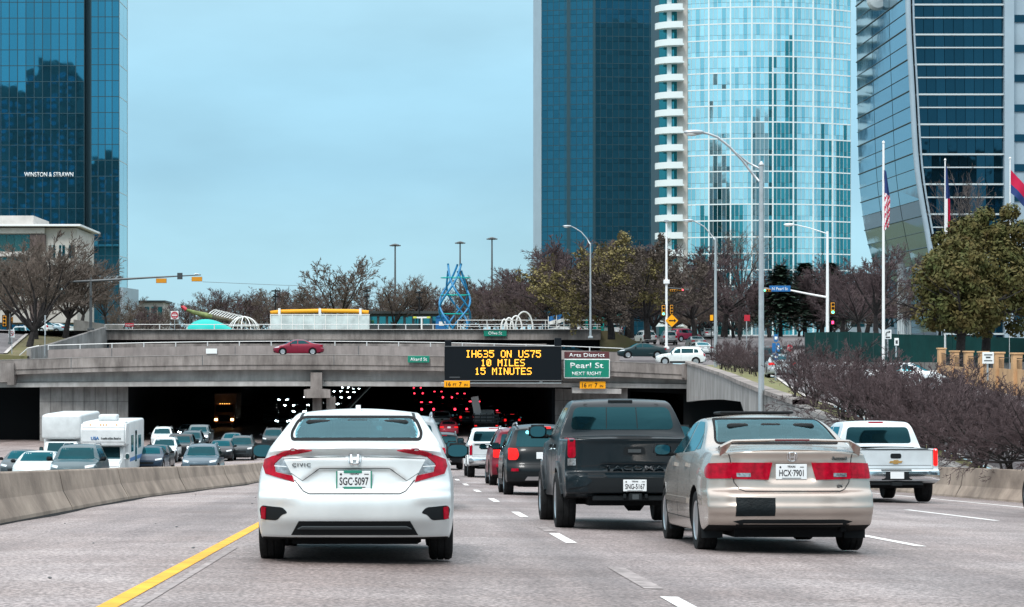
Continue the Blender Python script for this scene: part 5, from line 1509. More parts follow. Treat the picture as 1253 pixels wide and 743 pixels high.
# low stone office block on the left
D5 = 356
t = empty('office_block', 'low cream stone office block with flat roof and green glass, far left', 'building', (xat(45, D5), D5+10, PZ))
T = tuple(-Vector(t.location))
def lb(name, x0, x1, y0, y1, z0, z1, m, dy=0, bev=.03):
    bm = B(); box(bm, xat(x0, D5), xat(x1, D5), D5+dy+y0, D5+dy+y1, z0, z1, bev=bev); return finish(name, bm, m, t, loc=T)
zz = lambda py: zat(py, D5)
lb('penthouse', -30, 36, 4, 20, zz(276), zz(262), M['cream'])
lb('roof', -30, 100, -1.5, 22, zz(277.5), zz(275), M['white'])
lb('cornice', -30, 55, -.4, 20, zz(286), zz(279), M['cream'])
lb('stone_wall', -30, 94, .4, 20, zz(395), zz(279), M['cream'])
lb('brick_pier', 37, 56, -.2, 6, zz(395), zz(287), M['brick'])
for k, (y0, y1) in enumerate(((287, 308), (315, 336), (342, 362))):
    facade(t, (xat(-30, D5), D5+.2), (xat(36, D5), D5+.2), zz(y1), zz(y0), zz(y0)-zz(y1), 7, M['g_low'])
    lb('stone_band', -30, 56, -.3, 1, zz(y1+6), zz(y1), M['cream'])
for k in range(3):
    for r__ in range(3):
        x0 = 60+k*12
        w_ = lb('window', x0, x0+7, .2, .7, zz(316+r__*24), zz(300+r__*24), M['g_teal'])
        bm = B(); box(bm, xat(x0+3.2, D5), xat(x0+3.8, D5), D5+.15, D5+.3, zz(316+r__*24), zz(300+r__*24)); finish('frame', bm, M['mullw'], w_)
# low dark pavilion in the park and a grey building behind it
def block(name, label, px0, px1, py0, py1, D, depth, m, win=None, nw=0):
    r_ = empty(name, label, 'building', (xat((px0+px1)/2, D), D+depth/2, PZ)); T_ = tuple(-Vector(r_.location))
    bm = B(); box(bm, xat(px0, D), xat(px1, D), D, D+depth, PZ-1, zat(py0, D), bev=.04); finish('walls', bm, m, r_, loc=T_)
    bm = B(); box(bm, xat(px0, D)-.4, xat(px1, D)+.4, D-.5, D+depth+.4, zat(py0, D), zat(py0, D)+.35); finish('roof', bm, M['trim_grey'], r_, loc=T_)
    for i in range(nw):
        a_ = px0+(px1-px0)*(i+.15)/nw; b_ = px0+(px1-px0)*(i+.85)/nw
        bm = B(); box(bm, xat(a_, D), xat(b_, D), D-.05, D+.2, zat(py1, D), zat(py0+(py1-py0)*.25, D)); finish('window', bm, win, r_, loc=T_)
    return r_
block('park_pavilion', 'long low dark pavilion behind the frosted panel fence in the park', 452, 538, 384, 398, 300, 8, M['trim_grey'], M['g_teal'], 8)
block('far_building', 'low grey building beyond the park on the left behind the traffic signals', 168, 200, 370, 392, 420, 12, M['cream'], M['g_teal'], 4)

block('podium', 'low grey-blue podium building between the pale tower and the leaning tower', 1040, 1098, 338, 400, 345, 14, M['pil'], M['g_teal'], 6)
# towers beside the freeway behind the viewer, mirrored in the glass fronts
for i, (x0, x1, y0, h, lab) in enumerate(((-190, -162, -150, 112, 'stepped stone tower mirrored at the edge of the left blue tower'), (-162, -140, -150, 124, 'stone tower mirrored in the left blue tower as the tallest of three'), (-139, -100, -170, 84, 'broad stone tower mirrored in the narrow right bay of the left blue tower'), (63, 92, -150, 190, 'tall apartment tower mirrored in the dark blue tower right of centre'), (118, 190, -120, 62, 'wide dark office block mirrored in the banded tower at the right edge'))):
    t = empty('mirrored_tower', lab, 'building', ((x0+x1)/2, y0-15, 0))
    T = tuple(-Vector(t.location))
    bm = B(); box(bm, x0, x1, y0-30, y0, -2, h); box(bm, x0+3, x1-4, y0-26, y0-4, h, h+6); finish('walls', bm, M['dull'], t, loc=T)
    bm = B(); z = 4
    while z < h-3:
        n = int((x1-x0)/4)
        for k in range(n):
            if rnd.random() < .8: a_ = x0+1+k*(x1-x0-1)/n; box(bm, a_, a_+2.2, y0-.1, y0+.25, z, z+1.9)
        z += 3.6
    finish('window_rows', bm, M['g_curve'], t, loc=T)
    bm = B(); z = 4
    for k in range(int(h/3.6)): box(bm, x1-6, x1+1.4, y0-2, y0+1.5, k*3.6+3, k*3.6+4)
    finish('balcony_slabs', bm, M['trim_grey'], t, loc=T)
# ------------------------------------------------------------------ vegetation
def limb(bm, p0, d, L, r0, r1, n, wob, rg, sides, up=0.0):
    """a wavering tapered branch; returns its points"""
    pts = [Vector(p0)]; d = Vector(d).normalized()
    for i in range(n):
        d = (d+Vector((rg.uniform(-1, 1), rg.uniform(-1, 1), rg.uniform(-1, 1)+up))*wob).normalized()
        pts.append(pts[-1]+d*(L/n))
    tube(bm, pts, [r0+(r1-r0)*i/n for i in range(n+1)], sides, cap=False)
    return pts, d

def perp(d, ang, az):
    d = d.normalized(); u = d.orthogonal().normalized(); v = d.cross(u)
    return (d*math.cos(ang)+(u*math.cos(az)+v*math.sin(az))*math.sin(ang)).normalized()

def bare_tree(seed, H, spread=.5, trunk_h=.22, r=.16, counts=(6, 6, 6, 5), twig=.012, leaves=0, up=.25, stems=1, fork=.0):
    """(trunk mesh, crown mesh): trunk and main limbs, then four orders of finer branches; leaves adds bud clusters at twig tips"""
    rg = random.Random(seed)
    bt, bc, bl = B(), B(), B()
    starts = []
    for s in range(stems):
        d0 = Vector((rg.uniform(-1, 1)*(.06 if stems == 1 else .42), rg.uniform(-1, 1)*(.06 if stems == 1 else .42), 1))
        base = (rg.uniform(-.12, .12)*(stems > 1), rg.uniform(-.12, .12)*(stems > 1), -.15)
        L0 = H*trunk_h*rg.uniform(.85, 1.15)
        pts, d = limb(bt, base, d0, L0, r*1.25 if stems == 1 else r, r*.8, 4, .07, rg, 7 if stems == 1 else 5)
        starts.append((pts[-1], d, H-L0))
    lvl = []
    for p, d, h in starts:
        n = counts[0]
        for k in range(n):
            a = R(rg.uniform(12, 52))*spread/.5; dd = perp(Vector((d.x*.4, d.y*.4, 1)), a, 2*math.pi*(k+rg.random()*.6)/n)
            LL = h*rg.uniform(.5, .72)
            pts, d2 = limb(bt, p, dd, LL, r*(.52 if stems == 1 else .7), r*.16, 6, .13, rg, 5, up*.5)
            lvl.append((pts, LL, r*.3))
    for li, n in enumerate(counts[1:]):
        nxt = []
        for pts, LL, rr in lvl:
            for k in range(n):
                t = rg.uniform(.22, 1) if k < n-1 else 1.0
                i = min(len(pts)-2, int(t*(len(pts)-1))); u = t*(len(pts)-1)-i
                p = pts[i].lerp(pts[i+1], min(1, u)); d = pts[i+1]-pts[i]
                dd = perp(d, R(rg.uniform(18, 55)), rg.uniform(0, 6.28)); dd.z += up*.6
                l2 = LL*rg.uniform(.32, .58)*(1.12-.4*t)
                r2 = max(twig*.7, rr*.42)
                seg = 4 if li == 0 else (3 if li == 1 else 2)
                q, _ = limb(bc, p, dd, l2, r2, twig*.5, seg, .16, rg, 3, up*.3)
                nxt.append((q, l2, r2))
                if leaves and li == len(counts)-2:
                    for _ in range(leaves):
                        c = q[-1].lerp(q[0], rg.random()*.8)+Vector((rg.gauss(0, .07), rg.gauss(0, .07), rg.gauss(0, .07))); e = rg.uniform(.05, .11)
                        a_ = Vector((rg.gauss(0, 1), rg.gauss(0, 1), rg.gauss(0, 1))).normalized(); b_ = a_.orthogonal().normalized()
                        f = bc.faces.new([bc.verts.new(c+v) for v in (a_*e, b_*e*.7, -a_*e, -b_*e*.7)]); f.material_index = 1
        lvl = nxt
    def mk(bm, nm, ms):
        me = bpy.data.meshes.new(nm); bm.to_mesh(me); bm.free()
        for m in ms: me.materials.append(m)
        return me
    return mk(bt, 'trunk', [M['bark']]), mk(bc, 'crown', [M['twig'], M['bud']])

def plant(name, tm, cm, loc, s, label, cat, group=None, rz=None, mats=None, sz=1.0, mk=('trunk', 'crown')):
    r_ = empty(name, label, cat, loc, rnd.uniform(0, 6.28) if rz is None else rz, group)
    for nm, me in zip(mk, (tm, cm)):
        o = bpy.data.objects.new(nm, me); C.objects.link(o); o.parent = r_; o.scale = (s, s, s*sz)
        if mats:
            for k, mm in enumerate(mats[nm] if isinstance(mats[nm], list) else [mats[nm]]):
                o.material_slots[k].link = 'OBJECT'; o.material_slots[k].material = mm
    return r_

T_far = [bare_tree(11+i, 8, .68, .17, .15, (8, 8, 8, 7), .026, up=.16) for i in range(3)]
T_fan = [bare_tree(31+i, 8, .5, .2, .17, (9, 8, 7, 7), .022, up=.28) for i in range(2)]
T_bud = bare_tree(51, 9, .72, .2, .2, (9, 9, 8, 7), .022, leaves=3, up=.12)
T_dense = bare_tree(53, 9, .70, .18, .2, (9, 9, 9, 7), .026, up=.12)
T_bush = [bare_tree(71+i, 3.0, .80, .20, .04, (3, 6, 6, 6), .0095, stems=6, up=.22) for i in range(4)]
T_slim = bare_tree(91, 9, .3, .3, .12, (9, 7, 5, 4), .012, up=.5)
dk = {'trunk': M['barkdark'], 'crown': [M['twig'], M['bud']]}
pp = {'trunk': M['barkdark'], 'crown': [M['twigp'], M['bud']]}

_top = {}
def tree_px(px, base, top, D, mesh, label, name='bare_tree', group=None, mats=None, wide=1.0, zb=None, Hm=8.0, cat='tree'):
    z0 = zat(base, D) if zb is None else zb
    h = zat(top, D)-z0
    key = mesh[1].name
    if key not in _top:
        zs = sorted(v.co.z for v in mesh[1].vertices); _top[key] = zs[int(len(zs)*.997)]
    s = h/_top[key]
    r_ = plant(name, mesh[0], mesh[1], (xat(px, D), D, z0), s, label, cat, group, mats=mats)
    if wide != 1.0:
        for c in r_.children: c.scale = (s*wide, s*wide, s)
    return r_

# skyline row along the park
G = 'bare trees along the park skyline'
Lb = 'bare winter tree in the hazy row along the park skyline'
for i, (px, top, D) in enumerate([(150, 372, 330), (178, 376, 340), (205, 380, 345), (236, 366, 350), (255, 358, 320), (283, 352, 318), (305, 354, 322), (328, 362, 330), (346, 352, 310), (368, 354, 318), (452, 352, 325), (540, 350, 330), (590, 340, 310), (612, 336, 300), (634, 342, 315), (652, 330, 300), (668, 318, 305), (560, 362, 340), (574, 356, 335), (626, 330, 320), (645, 345, 290)]):
    tree_px(px, 0, top, D, T_far[i % 3], Lb, group=G, mats=pp if i % 2 else None, zb=PZ, wide=1.15)
tree_px(412, 0, 314, 300, T_far[0], 'tall round-crowned bare tree above the orange beam in the park', zb=PZ, wide=1.25, mats=dk)
tree_px(480, 0, 340, 300, T_fan[0], 'fan-shaped bare tree under the leftmost high mast', zb=PZ, mats=dk, wide=1.2)
tree_px(505, 0, 338, 305, T_fan[1], 'fan-shaped bare tree just left of the blue lattice tower', zb=PZ, mats=dk, wide=1.2)
# left bank trees in front of the low office block
for i, (px, base, top, D, lab) in enumerate([(35, 432, 285, 225, 'dark bare tree at the far left on the grass bank, widest crown'), (80, 414, 300, 240, 'dark bare tree with a leaning trunk beside the sloping wing wall'), (44, 420, 300, 236, 'slim dark bare tree between the two big trees on the left bank'), (12, 412, 300, 260, 'bare tree at the left edge behind the bank trees'), (100, 400, 318, 262, 'bare tree behind the mast arm of the left traffic signals'), (130, 398, 345, 270, 'low bare tree at the foot of the left blue tower')]):
    tree_px(px, base, top, D, T_fan[i % 2] if i != 2 else T_far[1], lab, mats=dk, wide=1.25)
# big trees in front of the dark blue tower
tree_px(748, 413, 288, 236, T_bud, 'broad tree with olive spring buds beside the street lamp', name='budding_tree', mats={'trunk': M['barkdark'], 'crown': [M['twig'], M['bud']]}, wide=1.25, Hm=9)
tree_px(792, 413, 290, 231, T_bud, 'broad half-budded tree right of centre next to the white signal pole', name='budding_tree', mats={'trunk': M['barkdark'], 'crown': [M['twig'], M['twig']]}, wide=1.2, Hm=9)
tree_px(772, 411, 296, 245, T_dense, 'dense bare tree between the two budding trees', mats=dk, wide=1.2, Hm=9)
tree_px(702, 408, 290, 262, T_dense, 'dark purple-brown bare tree left of the budding trees', mats=pp, wide=1.3, Hm=9)
tree_px(722, 408, 300, 250, T_bud, 'small olive-budded tree behind the street lamp on the bridge', name='budding_tree', Hm=9)
# bare street trees in front of the pale apartment tower
for i, (px, base, top, D, me, lab) in enumerate([(850, 412, 318, 262, T_dense, 'bare street tree left of the tall lamp post, before the balconies'), (886, 410, 296, 270, T_dense, 'bare street tree between the tall lamp post and the plain grey pole'), (905, 410, 275, 280, T_slim, 'tall slim bare tree rising before the pale apartment tower'), (932, 412, 330, 255, T_far[1], 'bare tree behind the tall lamp post'), (1005, 412, 325, 255, T_dense, 'bare tree between two dark evergreens right of the tall lamp post'), (1052, 410, 312, 240, T_far[2], 'bare tree beside the flagpole with the striped flag'), (1072, 408, 300, 215, T_fan[1], 'spreading bare tree just left of the striped flag'), (1030, 410, 335, 250, T_dense, 'low dense bare tree behind the green mesh fence')]):
    tree_px(px, base, top, D, me, lab, mats=pp if i != 2 else dk, Hm=9 if me in (T_dense, T_slim) else 8, wide=1.15)
G = 'bare trees massed below the pale apartment tower'
for i, (px, top, D) in enumerate([(690, 300, 300), (715, 296, 310), (742, 300, 306), (768, 298, 312), (800, 300, 300), (826, 306, 306), (842, 346, 298), (866, 340, 300), (898, 342, 304), (942, 346, 306), (978, 346, 310), (1022, 344, 306), (1060, 330, 306), (1080, 334, 296), (680, 318, 290), (857, 360, 285), (905, 364, 285), (950, 364, 280), (1000, 364, 284), (1035, 360, 282)]):
    tree_px(px, 0, top, D, T_far[i % 3] if i % 3 else T_dense, 'bare dark tree in the dense mass below the pale and leaning towers', group=G, mats=dk if i % 2 else pp, zb=PZ-.6, Hm=9 if i % 3 == 0 else 8, wide=1.25)
for i, (px, top, D) in enumerate([(160, 364, 360), (190, 370, 366), (222, 372, 362), (268, 356, 356), (296, 360, 352), (318, 356, 358), (340, 362, 350), (372, 356, 352), (392, 350, 330), (436, 358, 340), (466, 360, 345), (496, 352, 350), (524, 354, 346), (582, 350, 342), (602, 344, 336), (624, 340, 340), (656, 326, 330)]):
    tree_px(px, 0, top, D, T_far[(i+1) % 3], 'bare winter tree in the hazy row along the park skyline', group='bare trees along the park skyline', mats=pp if i % 2 else dk, zb=PZ, wide=1.25)
tree_px(1180, 400, 205, 250, T_slim, 'pale bare tree standing high against the banded tower', mats={'trunk': M['bark'], 'crown': [M['bark'], M['bark']]}, Hm=9, wide=.8)
# conifers
def conifer(seed, H):
    rg = random.Random(seed); bt, bc = B(), B()
    limb(bt, (0, 0, -.2), (0, 0, 1), H*.95, .14, .02, 6, .02, rg, 6)
    for i in range(2600):
        t = rg.random()**.8; z = H*(.12+.86*t); rad = H*.24*(1-t)**.75+.1; a = rg.uniform(0, 6.28); rr = rad*rg.uniform(.25, 1.05)
        c = Vector((math.cos(a)*rr, math.sin(a)*rr, z-rr*.15)); o_ = Vector((math.cos(a), math.sin(a), rg.uniform(-.5, .4)))
        w_ = o_.cross(Vector((0, 0, 1))).normalized()*rg.uniform(.08, .2); l_ = o_*rg.uniform(.25, .55)
        bc.faces.new([bc.verts.new(c+v) for v in (-l_*.4, w_, l_, -w_)])
    a_ = bpy.data.meshes.new('trunk'); bt.to_mesh(a_); bt.free(); a_.materials.append(M['barkdark'])
    b_ = bpy.data.meshes.new('crown'); bc.to_mesh(b_); bc.free(); b_.materials.append(M['pine'])
    return a_, b_
T_con = conifer(3, 8)
for px, base, top, D, lab in ((955, 410, 325, 252, 'dark evergreen directly right of the tall lamp post'), (985, 410, 322, 258, 'dark evergreen left of the right-hand signal mast'), (1016, 408, 322, 262, 'dark evergreen right of the right-hand signal mast'), (1150, 412, 350, 190, 'dark evergreen under the big olive oak')):
    tree_px(px, base, top, D, T_con, lab, name='evergreen_tree', wide=2.0)
# evergreen live oak
def oak(seed, H, W_, nl):
    rg = random.Random(seed); bt, bc = B(), B()
    pts, d = limb(bt, (0, 0, -.2), (.05, 0, 1), H*.26, .34, .26, 4, .06, rg, 9)
    tips = []
    for k in range(9):
        dd = perp(Vector((0, 0, 1)), R(rg.uniform(22, 68)), 6.28*k/9+rg.random()*.4)
        q, d2 = limb(bt, pts[-1], dd, H*rg.uniform(.4, .62), .15, .05, 6, .14, rg, 6, .1)
        tips.append(q)
        for j in range(5):
            q2, _ = limb(bt, q[2+j % 4], perp(q[-1]-q[0], R(rg.uniform(25, 60)), rg.uniform(0, 6.28)), H*.25, .05, .015, 4, .15, rg, 4, .1); tips.append(q2)
    cl = []
    for i in range(95):
        a, e = rg.uniform(0, 6.28), math.asin(rg.uniform(-.8, 1)); rr = rg.uniform(.55, 1.0)
        cl.append((Vector((math.cos(a)*math.cos(e)*W_/2*rr, math.sin(a)*math.cos(e)*W_/2*rr, H*.55+math.sin(e)*H*.43*rr)), rg.uniform(.5, 1.15)))
    for i in range(nl):
        c, s_ = cl[rg.randrange(len(cl))]
        v = Vector((rg.gauss(0, 1), rg.gauss(0, 1), rg.gauss(0, .75))).normalized()*s_*rg.random()**.33
        p = c+v; n = (v.normalized()+Vector((rg.gauss(0, .6), rg.gauss(0, .6), rg.gauss(.3, .6)))).normalized()
        u = n.orthogonal().normalized(); w2 = n.cross(u); e = rg.uniform(.06, .13); t_ = rg.uniform(0, 6.28)
        u, w2 = u*math.cos(t_)+w2*math.sin(t_), w2*math.cos(t_)-u*math.sin(t_)
        bc.faces.new([bc.verts.new(p+x) for x in (u*e*1.6, w2*e*.8, -u*e*1.6, -w2*e*.8)])
    a_ = bpy.data.meshes.new('trunk'); bt.to_mesh(a_); bt.free(); a_.materials.append(M['barkdark'])
    b_ = bpy.data.meshes.new('crown'); bc.to_mesh(b_); bc.free(); b_.materials.append(M['oakleaf'])
    return a_, b_
D = 140
for px, top, base, wpx, seed, lab in ((1225, 244, 452, 150, 5, 'large olive-leaved evergreen oak at the right edge above the tan wall'), (1174, 290, 446, 92, 6, 'smaller olive-leaved evergreen oak in front of the banded tower')):
    s = F/D; H = (base-top)/s
    tm, cm = oak(seed, H, wpx/s, 34000 if seed == 5 else 18000)
    plant('oak_tree', tm, cm, (xat(px, D), D+(4 if seed == 5 else 0), zat(base, D)), 1, lab, 'tree', rz=0)
# shrubs behind the right barrier
G = 'bare shrubs behind the right barrier'
Lb = 'bare purple-brown shrub in the hedge row behind the right barrier'
spots = [(15.75, 40, 2.0), (16.1, 45, 2.2), (15.9, 50, 2.3), (16.9, 52, 2.4), (15.9, 55, 2.6), (16.8, 58, 2.7), (15.9, 61, 2.75), (16.9, 64, 2.9), (16.0, 67.5, 2.8), (17.2, 70, 2.9), (16.2, 74, 2.95), (17.4, 77, 3.0), (16.5, 81, 3.1), (17.6, 84, 3.2), (16.6, 88, 3.2), (16.7, 54, 2.3), (15.7, 64, 2.4), (16.6, 71, 2.6), (15.8, 71, 2.6), (17.6, 56, 2.5), (17.8, 61, 2.6), (18.0, 66, 2.7), (18.4, 73, 2.8), (17.0, 48, 2.3), (18.6, 80, 2.9), (15.5, 58, 2.3), (15.6, 67, 2.4), (16.3, 78, 2.6)]
for i, (x, y, h) in enumerate(spots):
    x = max(x, 16.15 if y < 75 else 16.5)
    me = T_bush[i % 4]
    r_ = plant('shrub', me[0], me[1], (x, y, zf(y)), h/3.0, Lb, 'shrub', G, mats=pp, mk=('stems', 'twigs')) if 0 else None
    r_ = empty('shrub', Lb, 'shrub', (x, y, zf(y)-.02), rnd.uniform(0, 6.28), G)
    for nm, m_, k in (('trunk', M['barkdark'], 0), ('crown', M['twigp'], 1)):
        o = bpy.data.objects.new(nm, me[k]); C.objects.link(o); o.parent = r_; s = (h+(.42 if y < 88 else .1))*1.08/3.3; o.scale = (s*1.1, s*1.1, s)
        o.material_slots[0].link = 'OBJECT'; o.material_slots[0].material = m_
G = 'bare shrubs on the verge by the wing wall'
Lb = 'upright bare shrub on the grass verge between wing wall and frontage street'
for i, (px, D, top) in enumerate([(882, 172, 405), (890, 165, 402), (898, 158, 400), (908, 152, 402), (918, 148, 408), (925, 140, 410), (893, 178, 402), (912, 162, 398)]):
    me = T_bush[i % 4]; y = D; x = xat(px, D); z0 = zf(y); h = zat(top, D)-z0
    r_ = empty('shrub', Lb, 'shrub', (x, y, z0), rnd.uniform(0, 6.28), G)
    for nm, m_, k in (('trunk', M['barkdark'], 0), ('crown', M['twigp'], 1)):
        o = bpy.data.objects.new(nm, me[k]); C.objects.link(o); o.parent = r_; s = h/3.3; o.scale = (s*.8, s*.8, s)
        o.material_slots[0].link = 'OBJECT'; o.material_slots[0].material = m_
tree_px(970, 496, 415, 91, T_fan[0], 'small bare tree with a dark trunk on the grass verge, before the shrubs', mats=pp, wide=1.0)
# ------------------------------------------------------------------ signs on the bridge
def board(name, px0, px1, py0, py1, D, m, label, cat='sign', depth=.08, border=None):
    r_ = empty(name, label, cat, (xat((px0+px1)/2, D), D, zat(py1, D)))
    w, h = xat(px1, D)-xat(px0, D), zat(py0, D)-zat(py1, D)
    bm = B()
    if border:
        box(bm, -w/2, w/2, 0, depth, 0, h, bev=min(.06, h*.1)); finish('border', bm, border, r_)
        bm = B(); b = h*.045; box(bm, -w/2+b, w/2-b, -.015, .02, b, h-b, bev=.012); finish('panel', bm, m, r_)
    else:
        box(bm, -w/2, w/2, 0, depth, 0, h, bev=min(.02, h*.1)); finish('panel', bm, m, r_)
    return r_, w, h
def words(r_, s, m, x, z, h, w=None, bold=.01): return text(s, h, m, r_, (x, -.02, z), w=w, ext=.006, bold=bold)

FONT5 = {'I': '01110 00100 00100 00100 00100 00100 01110', 'H': '10001 10001 10001 11111 10001 10001 10001', '6': '01110 10000 10000 11110 10001 10001 01110', '3': '11110 00001 00001 01110 00001 00001 11110',
 '5': '11111 10000 11110 00001 00001 10001 01110', 'O': '01110 10001 10001 10001 10001 10001 01110', 'N': '10001 11001 11001 10101 10011 10011 10001', 'U': '10001 10001 10001 10001 10001 10001 01110', 'S': '01111 10000 10000 01110 00001 00001 11110',
 '7': '11111 00001 00010 00010 00100 00100 00100', '1': '00100 01100 00100 00100 00100 00100 01110', '0': '01110 10011 10101 10101 10101 11001 01110', 'M': '10001 11011 10101 10101 10001 10001 10001', 'L': '10000 10000 10000 10000 10000 10000 11111', 'E': '11111 10000 10000 11110 10000 10000 11111', 'T': '11111 00100 00100 00100 00100 00100 00100', ' ': '00000 00000 00000 00000 00000 00000 00000'}
DV = 198.6
v, w, h = board('message_sign', 544, 687, 424, 466, DV, M['vms'], 'black electronic message sign with amber dot letters hung on the bridge', depth=.75)
bm = B(); tube(bm, [(-w/2, -.02, 0), (w/2, -.02, 0), (w/2, -.02, h), (-w/2, -.02, h)], .05, 5, closed=True); finish('frame', bm, M['dsteel'], v)
for s_, px0, px1, py0, py1 in (('IH635 ON US75', 569.8, 661.8, 428.7, 437.6), ('10 MILES', 588.4, 642.2, 439.6, 448.2), ('15 MINUTES', 581, 650.5, 450, 458.6)):
    bm = B(); n = len(s_)*6-1; dx = (xat(px1, DV)-xat(px0, DV))/n; dz = (zat(py0, DV)-zat(py1, DV))/7
    for i, ch in enumerate(s_):
        for r_, row in enumerate(FONT5[ch].split()):
            for c, q in enumerate(row):
                if q == '1':
                    x = xat(px0, DV)+(i*6+c+.5)*dx; z = zat(py0, DV)-(r_+.5)*dz
                    box(bm, x-dx*.46, x+dx*.46, DV-.03, DV-.01, z-dz*.46, z+dz*.46)
    finish('lettering', bm, M['led'], v, loc=tuple(-Vector(v.location)))
bm = B(); box(bm, 0, .95, -.03, 0, 0, .12); o = finish('maker_plate', bm, M['trim_grey'], v, loc=(-w/2+.45, 0, .25))
bm = B(); box(bm, -w/2-.3, w/2-.0, .1, .5, -.26, -.16, bev=.02); box(bm, w/2-2.0, w/2-1.7, .1, .4, -.2, .02); finish('walkway', bm, M['mullp'], v)
for a, b in ((544.5, 552.5), (679, 687)):
    bm = B(); box(bm, xat(a, DV), xat(b, DV), DV+.1, DV+.6, zat(424, DV), zat(416.5 if a < 600 else 413.5, DV), bev=.04); bm2 = bm
    o = finish('cabinet', bm2, M['vms'], v, loc=tuple(-Vector(v.location)))
for px in (560, 670): bm = B(); box(bm, xat(px, DV)-.1, xat(px, DV)+.1, DV+.7, 200.1, zat(455, DV), zat(440, DV)); finish('bracket', bm, M['dsteel'], v, loc=tuple(-Vector(v.location)))
DV = 199.4
g, w, h = board('street_sign', 690, 746.3, 439.3, 462.8, DV, M['sgreen'], 'large green sign reading Pearl St NEXT RIGHT with white border', border=M['swhite'])
words(g, 'Pearl St', M['swhite'], 0, h*.52, h*.29, w*.72); words(g, 'NEXT RIGHT', M['swhite'], 0, h*.15, h*.19, w*.64)
b_, w, h = board('district_sign', 690.5, 745.5, 430.5, 438.6, DV, M['sbrown'], 'brown sign reading Arts District above the green street sign')
words(b_, 'Arts District', M['swhite'], 0, h*.22, h*.58, w*.80)
for a, b, c, d, lab in ((709.5, 741, 467, 475.8, 'amber clearance sign below the green street sign'), (543.4, 575, 466, 474, 'amber clearance sign below the left end of the message sign')):
    y, w, h = board('clearance_sign', a, b, c, d, 198.2 if a < 600 else 199.8, M['sorange'], lab+', reading 16 FT 7 IN')
    words(y, '16', M['ink'], -w*.33, h*.2, h*.62, w*.17); words(y, 'FT', M['ink'], -w*.09, h*.2, h*.40, w*.14); words(y, '7', M['ink'], w*.13, h*.2, h*.62, w*.10); words(y, 'IN', M['ink'], w*.34, h*.2, h*.36, w*.13)
k, w, h = board('street_sign', 499, 525.5, 435.5, 443.8, 199.7, M['sgreen'], 'small green sign reading Akard St on the edge beam'); words(k, 'Akard St', M['swhite'], 0, h*.25, h*.5, w*.78)
k, w, h = board('street_sign', 592, 620, 403.8, 411.6, 239.7, M['sgreen'], 'small green street sign on the second bridge'); words(k, 'Olive St', M['swhite'], 0, h*.25, h*.5, w*.6)
k, w, h = board('blank_sign', 252, 265.5, 426.8, 433, 212.8, M['swhite'], 'small blank white sign on the far parapet')
k, w, h = board('warning_sign', 153, 163.5, 395.6, 399.8, 239.6, M['sred'], 'red sign reading WRONG WAY on the second bridge railing'); words(k, 'WRONG WAY', M['swhite'], 0, h*.3, h*.42, w*.85)
def pole(r_, x, y, z0, z1, r0, r1, m, name='pole', n=10):
    bm = B(); lathe(bm, [(r0, z0), (r1, z1)], 'z', n); return finish(name, bm, m, r_, True, loc=(x, y, 0))
def post_sign(label, px, D, py_base, px0, px1, py0, py1, m, name='road_sign', pm='steel', cat='sign', shape=None):
    x = xat(px, D); zb = zat(py_base, D)
    r_ = empty(name, label, cat, (x, D, zb)); pole(r_, 0, 0, 0, zat(py0, D)-zb, .045, .045, M[pm], 'post')
    w, h = xat(px1, D)-xat(px0, D), zat(py0, D)-zat(py1, D); cx, cz = xat((px0+px1)/2, D)-x, zat((py0+py1)/2, D)-zb
    bm = B()
    if shape == 'diamond': prism(bm, [(cx, cz-h/2), (cx+w/2, cz), (cx, cz+h/2), (cx-w/2, cz)], 'y', -.09, -.06)
    elif shape == 'oct': prism(bm, [(cx+w/2*math.cos(R(22.5+45*i))*1.05, cz+h/2*math.sin(R(22.5+45*i))*1.05) for i in range(8)], 'y', -.09, -.06)
    else: box(bm, cx-w/2, cx+w/2, -.09, -.06, cz-h/2, cz+h/2, bev=.008)
    finish('panel', bm, m, r_)
    return r_, cx, cz, w, h
r_, cx, cz, w, h = post_sign('red and white DO NOT ENTER sign on the second bridge', 213.7, 239.4, 404, 209, 218.5, 380.8, 390.8, M['swhite'])
bm = B(); lathe(bm, [(h*.45, -.105), (h*.45, -.095)], 'y', 24, (cx, 0, cz)); o = finish('disc', bm, M['sred'], r_)
bm = B(); box(bm, cx-h*.33, cx+h*.33, -.115, -.106, cz-h*.07, cz+h*.07); finish('bar', bm, M['swhite'], r_)
for s_, q in (('DO NOT', .16), ('ENTER', -.32)): text(s_, h*.13, M['swhite'], r_, (cx, -.107, cz+h*q), w=h*.45, ext=.004)
r_, cx, cz, w, h = post_sign('white no-turn sign with red ring beside the far left street', 14.5, 215, 437, 10.8, 18, 403.5, 413, M['swhite'])
bm = B(); ring = [(cx+w*.36*math.cos(R(i*20)), -.1, cz+w*.36*math.sin(R(i*20))) for i in range(18)]; tube(bm, ring, w*.05, 5, closed=True); tube(bm, [ring[7], ring[16]], w*.05, 5); finish('ring', bm, M['sred'], r_)
bm = B(); tube(bm, [(cx+w*.12, -.095, cz-h*.2), (cx+w*.12, -.095, cz+h*.05), (cx-w*.15, -.095, cz+h*.08)], w*.05, 4); finish('arrow', bm, M['ink'], r_)
post_sign('tall pale marker post on the left bank by the parapet end', 55, 213.9, 436, 54.6, 56.2, 386, 410, M['steel'], name='marker_post', cat='post')

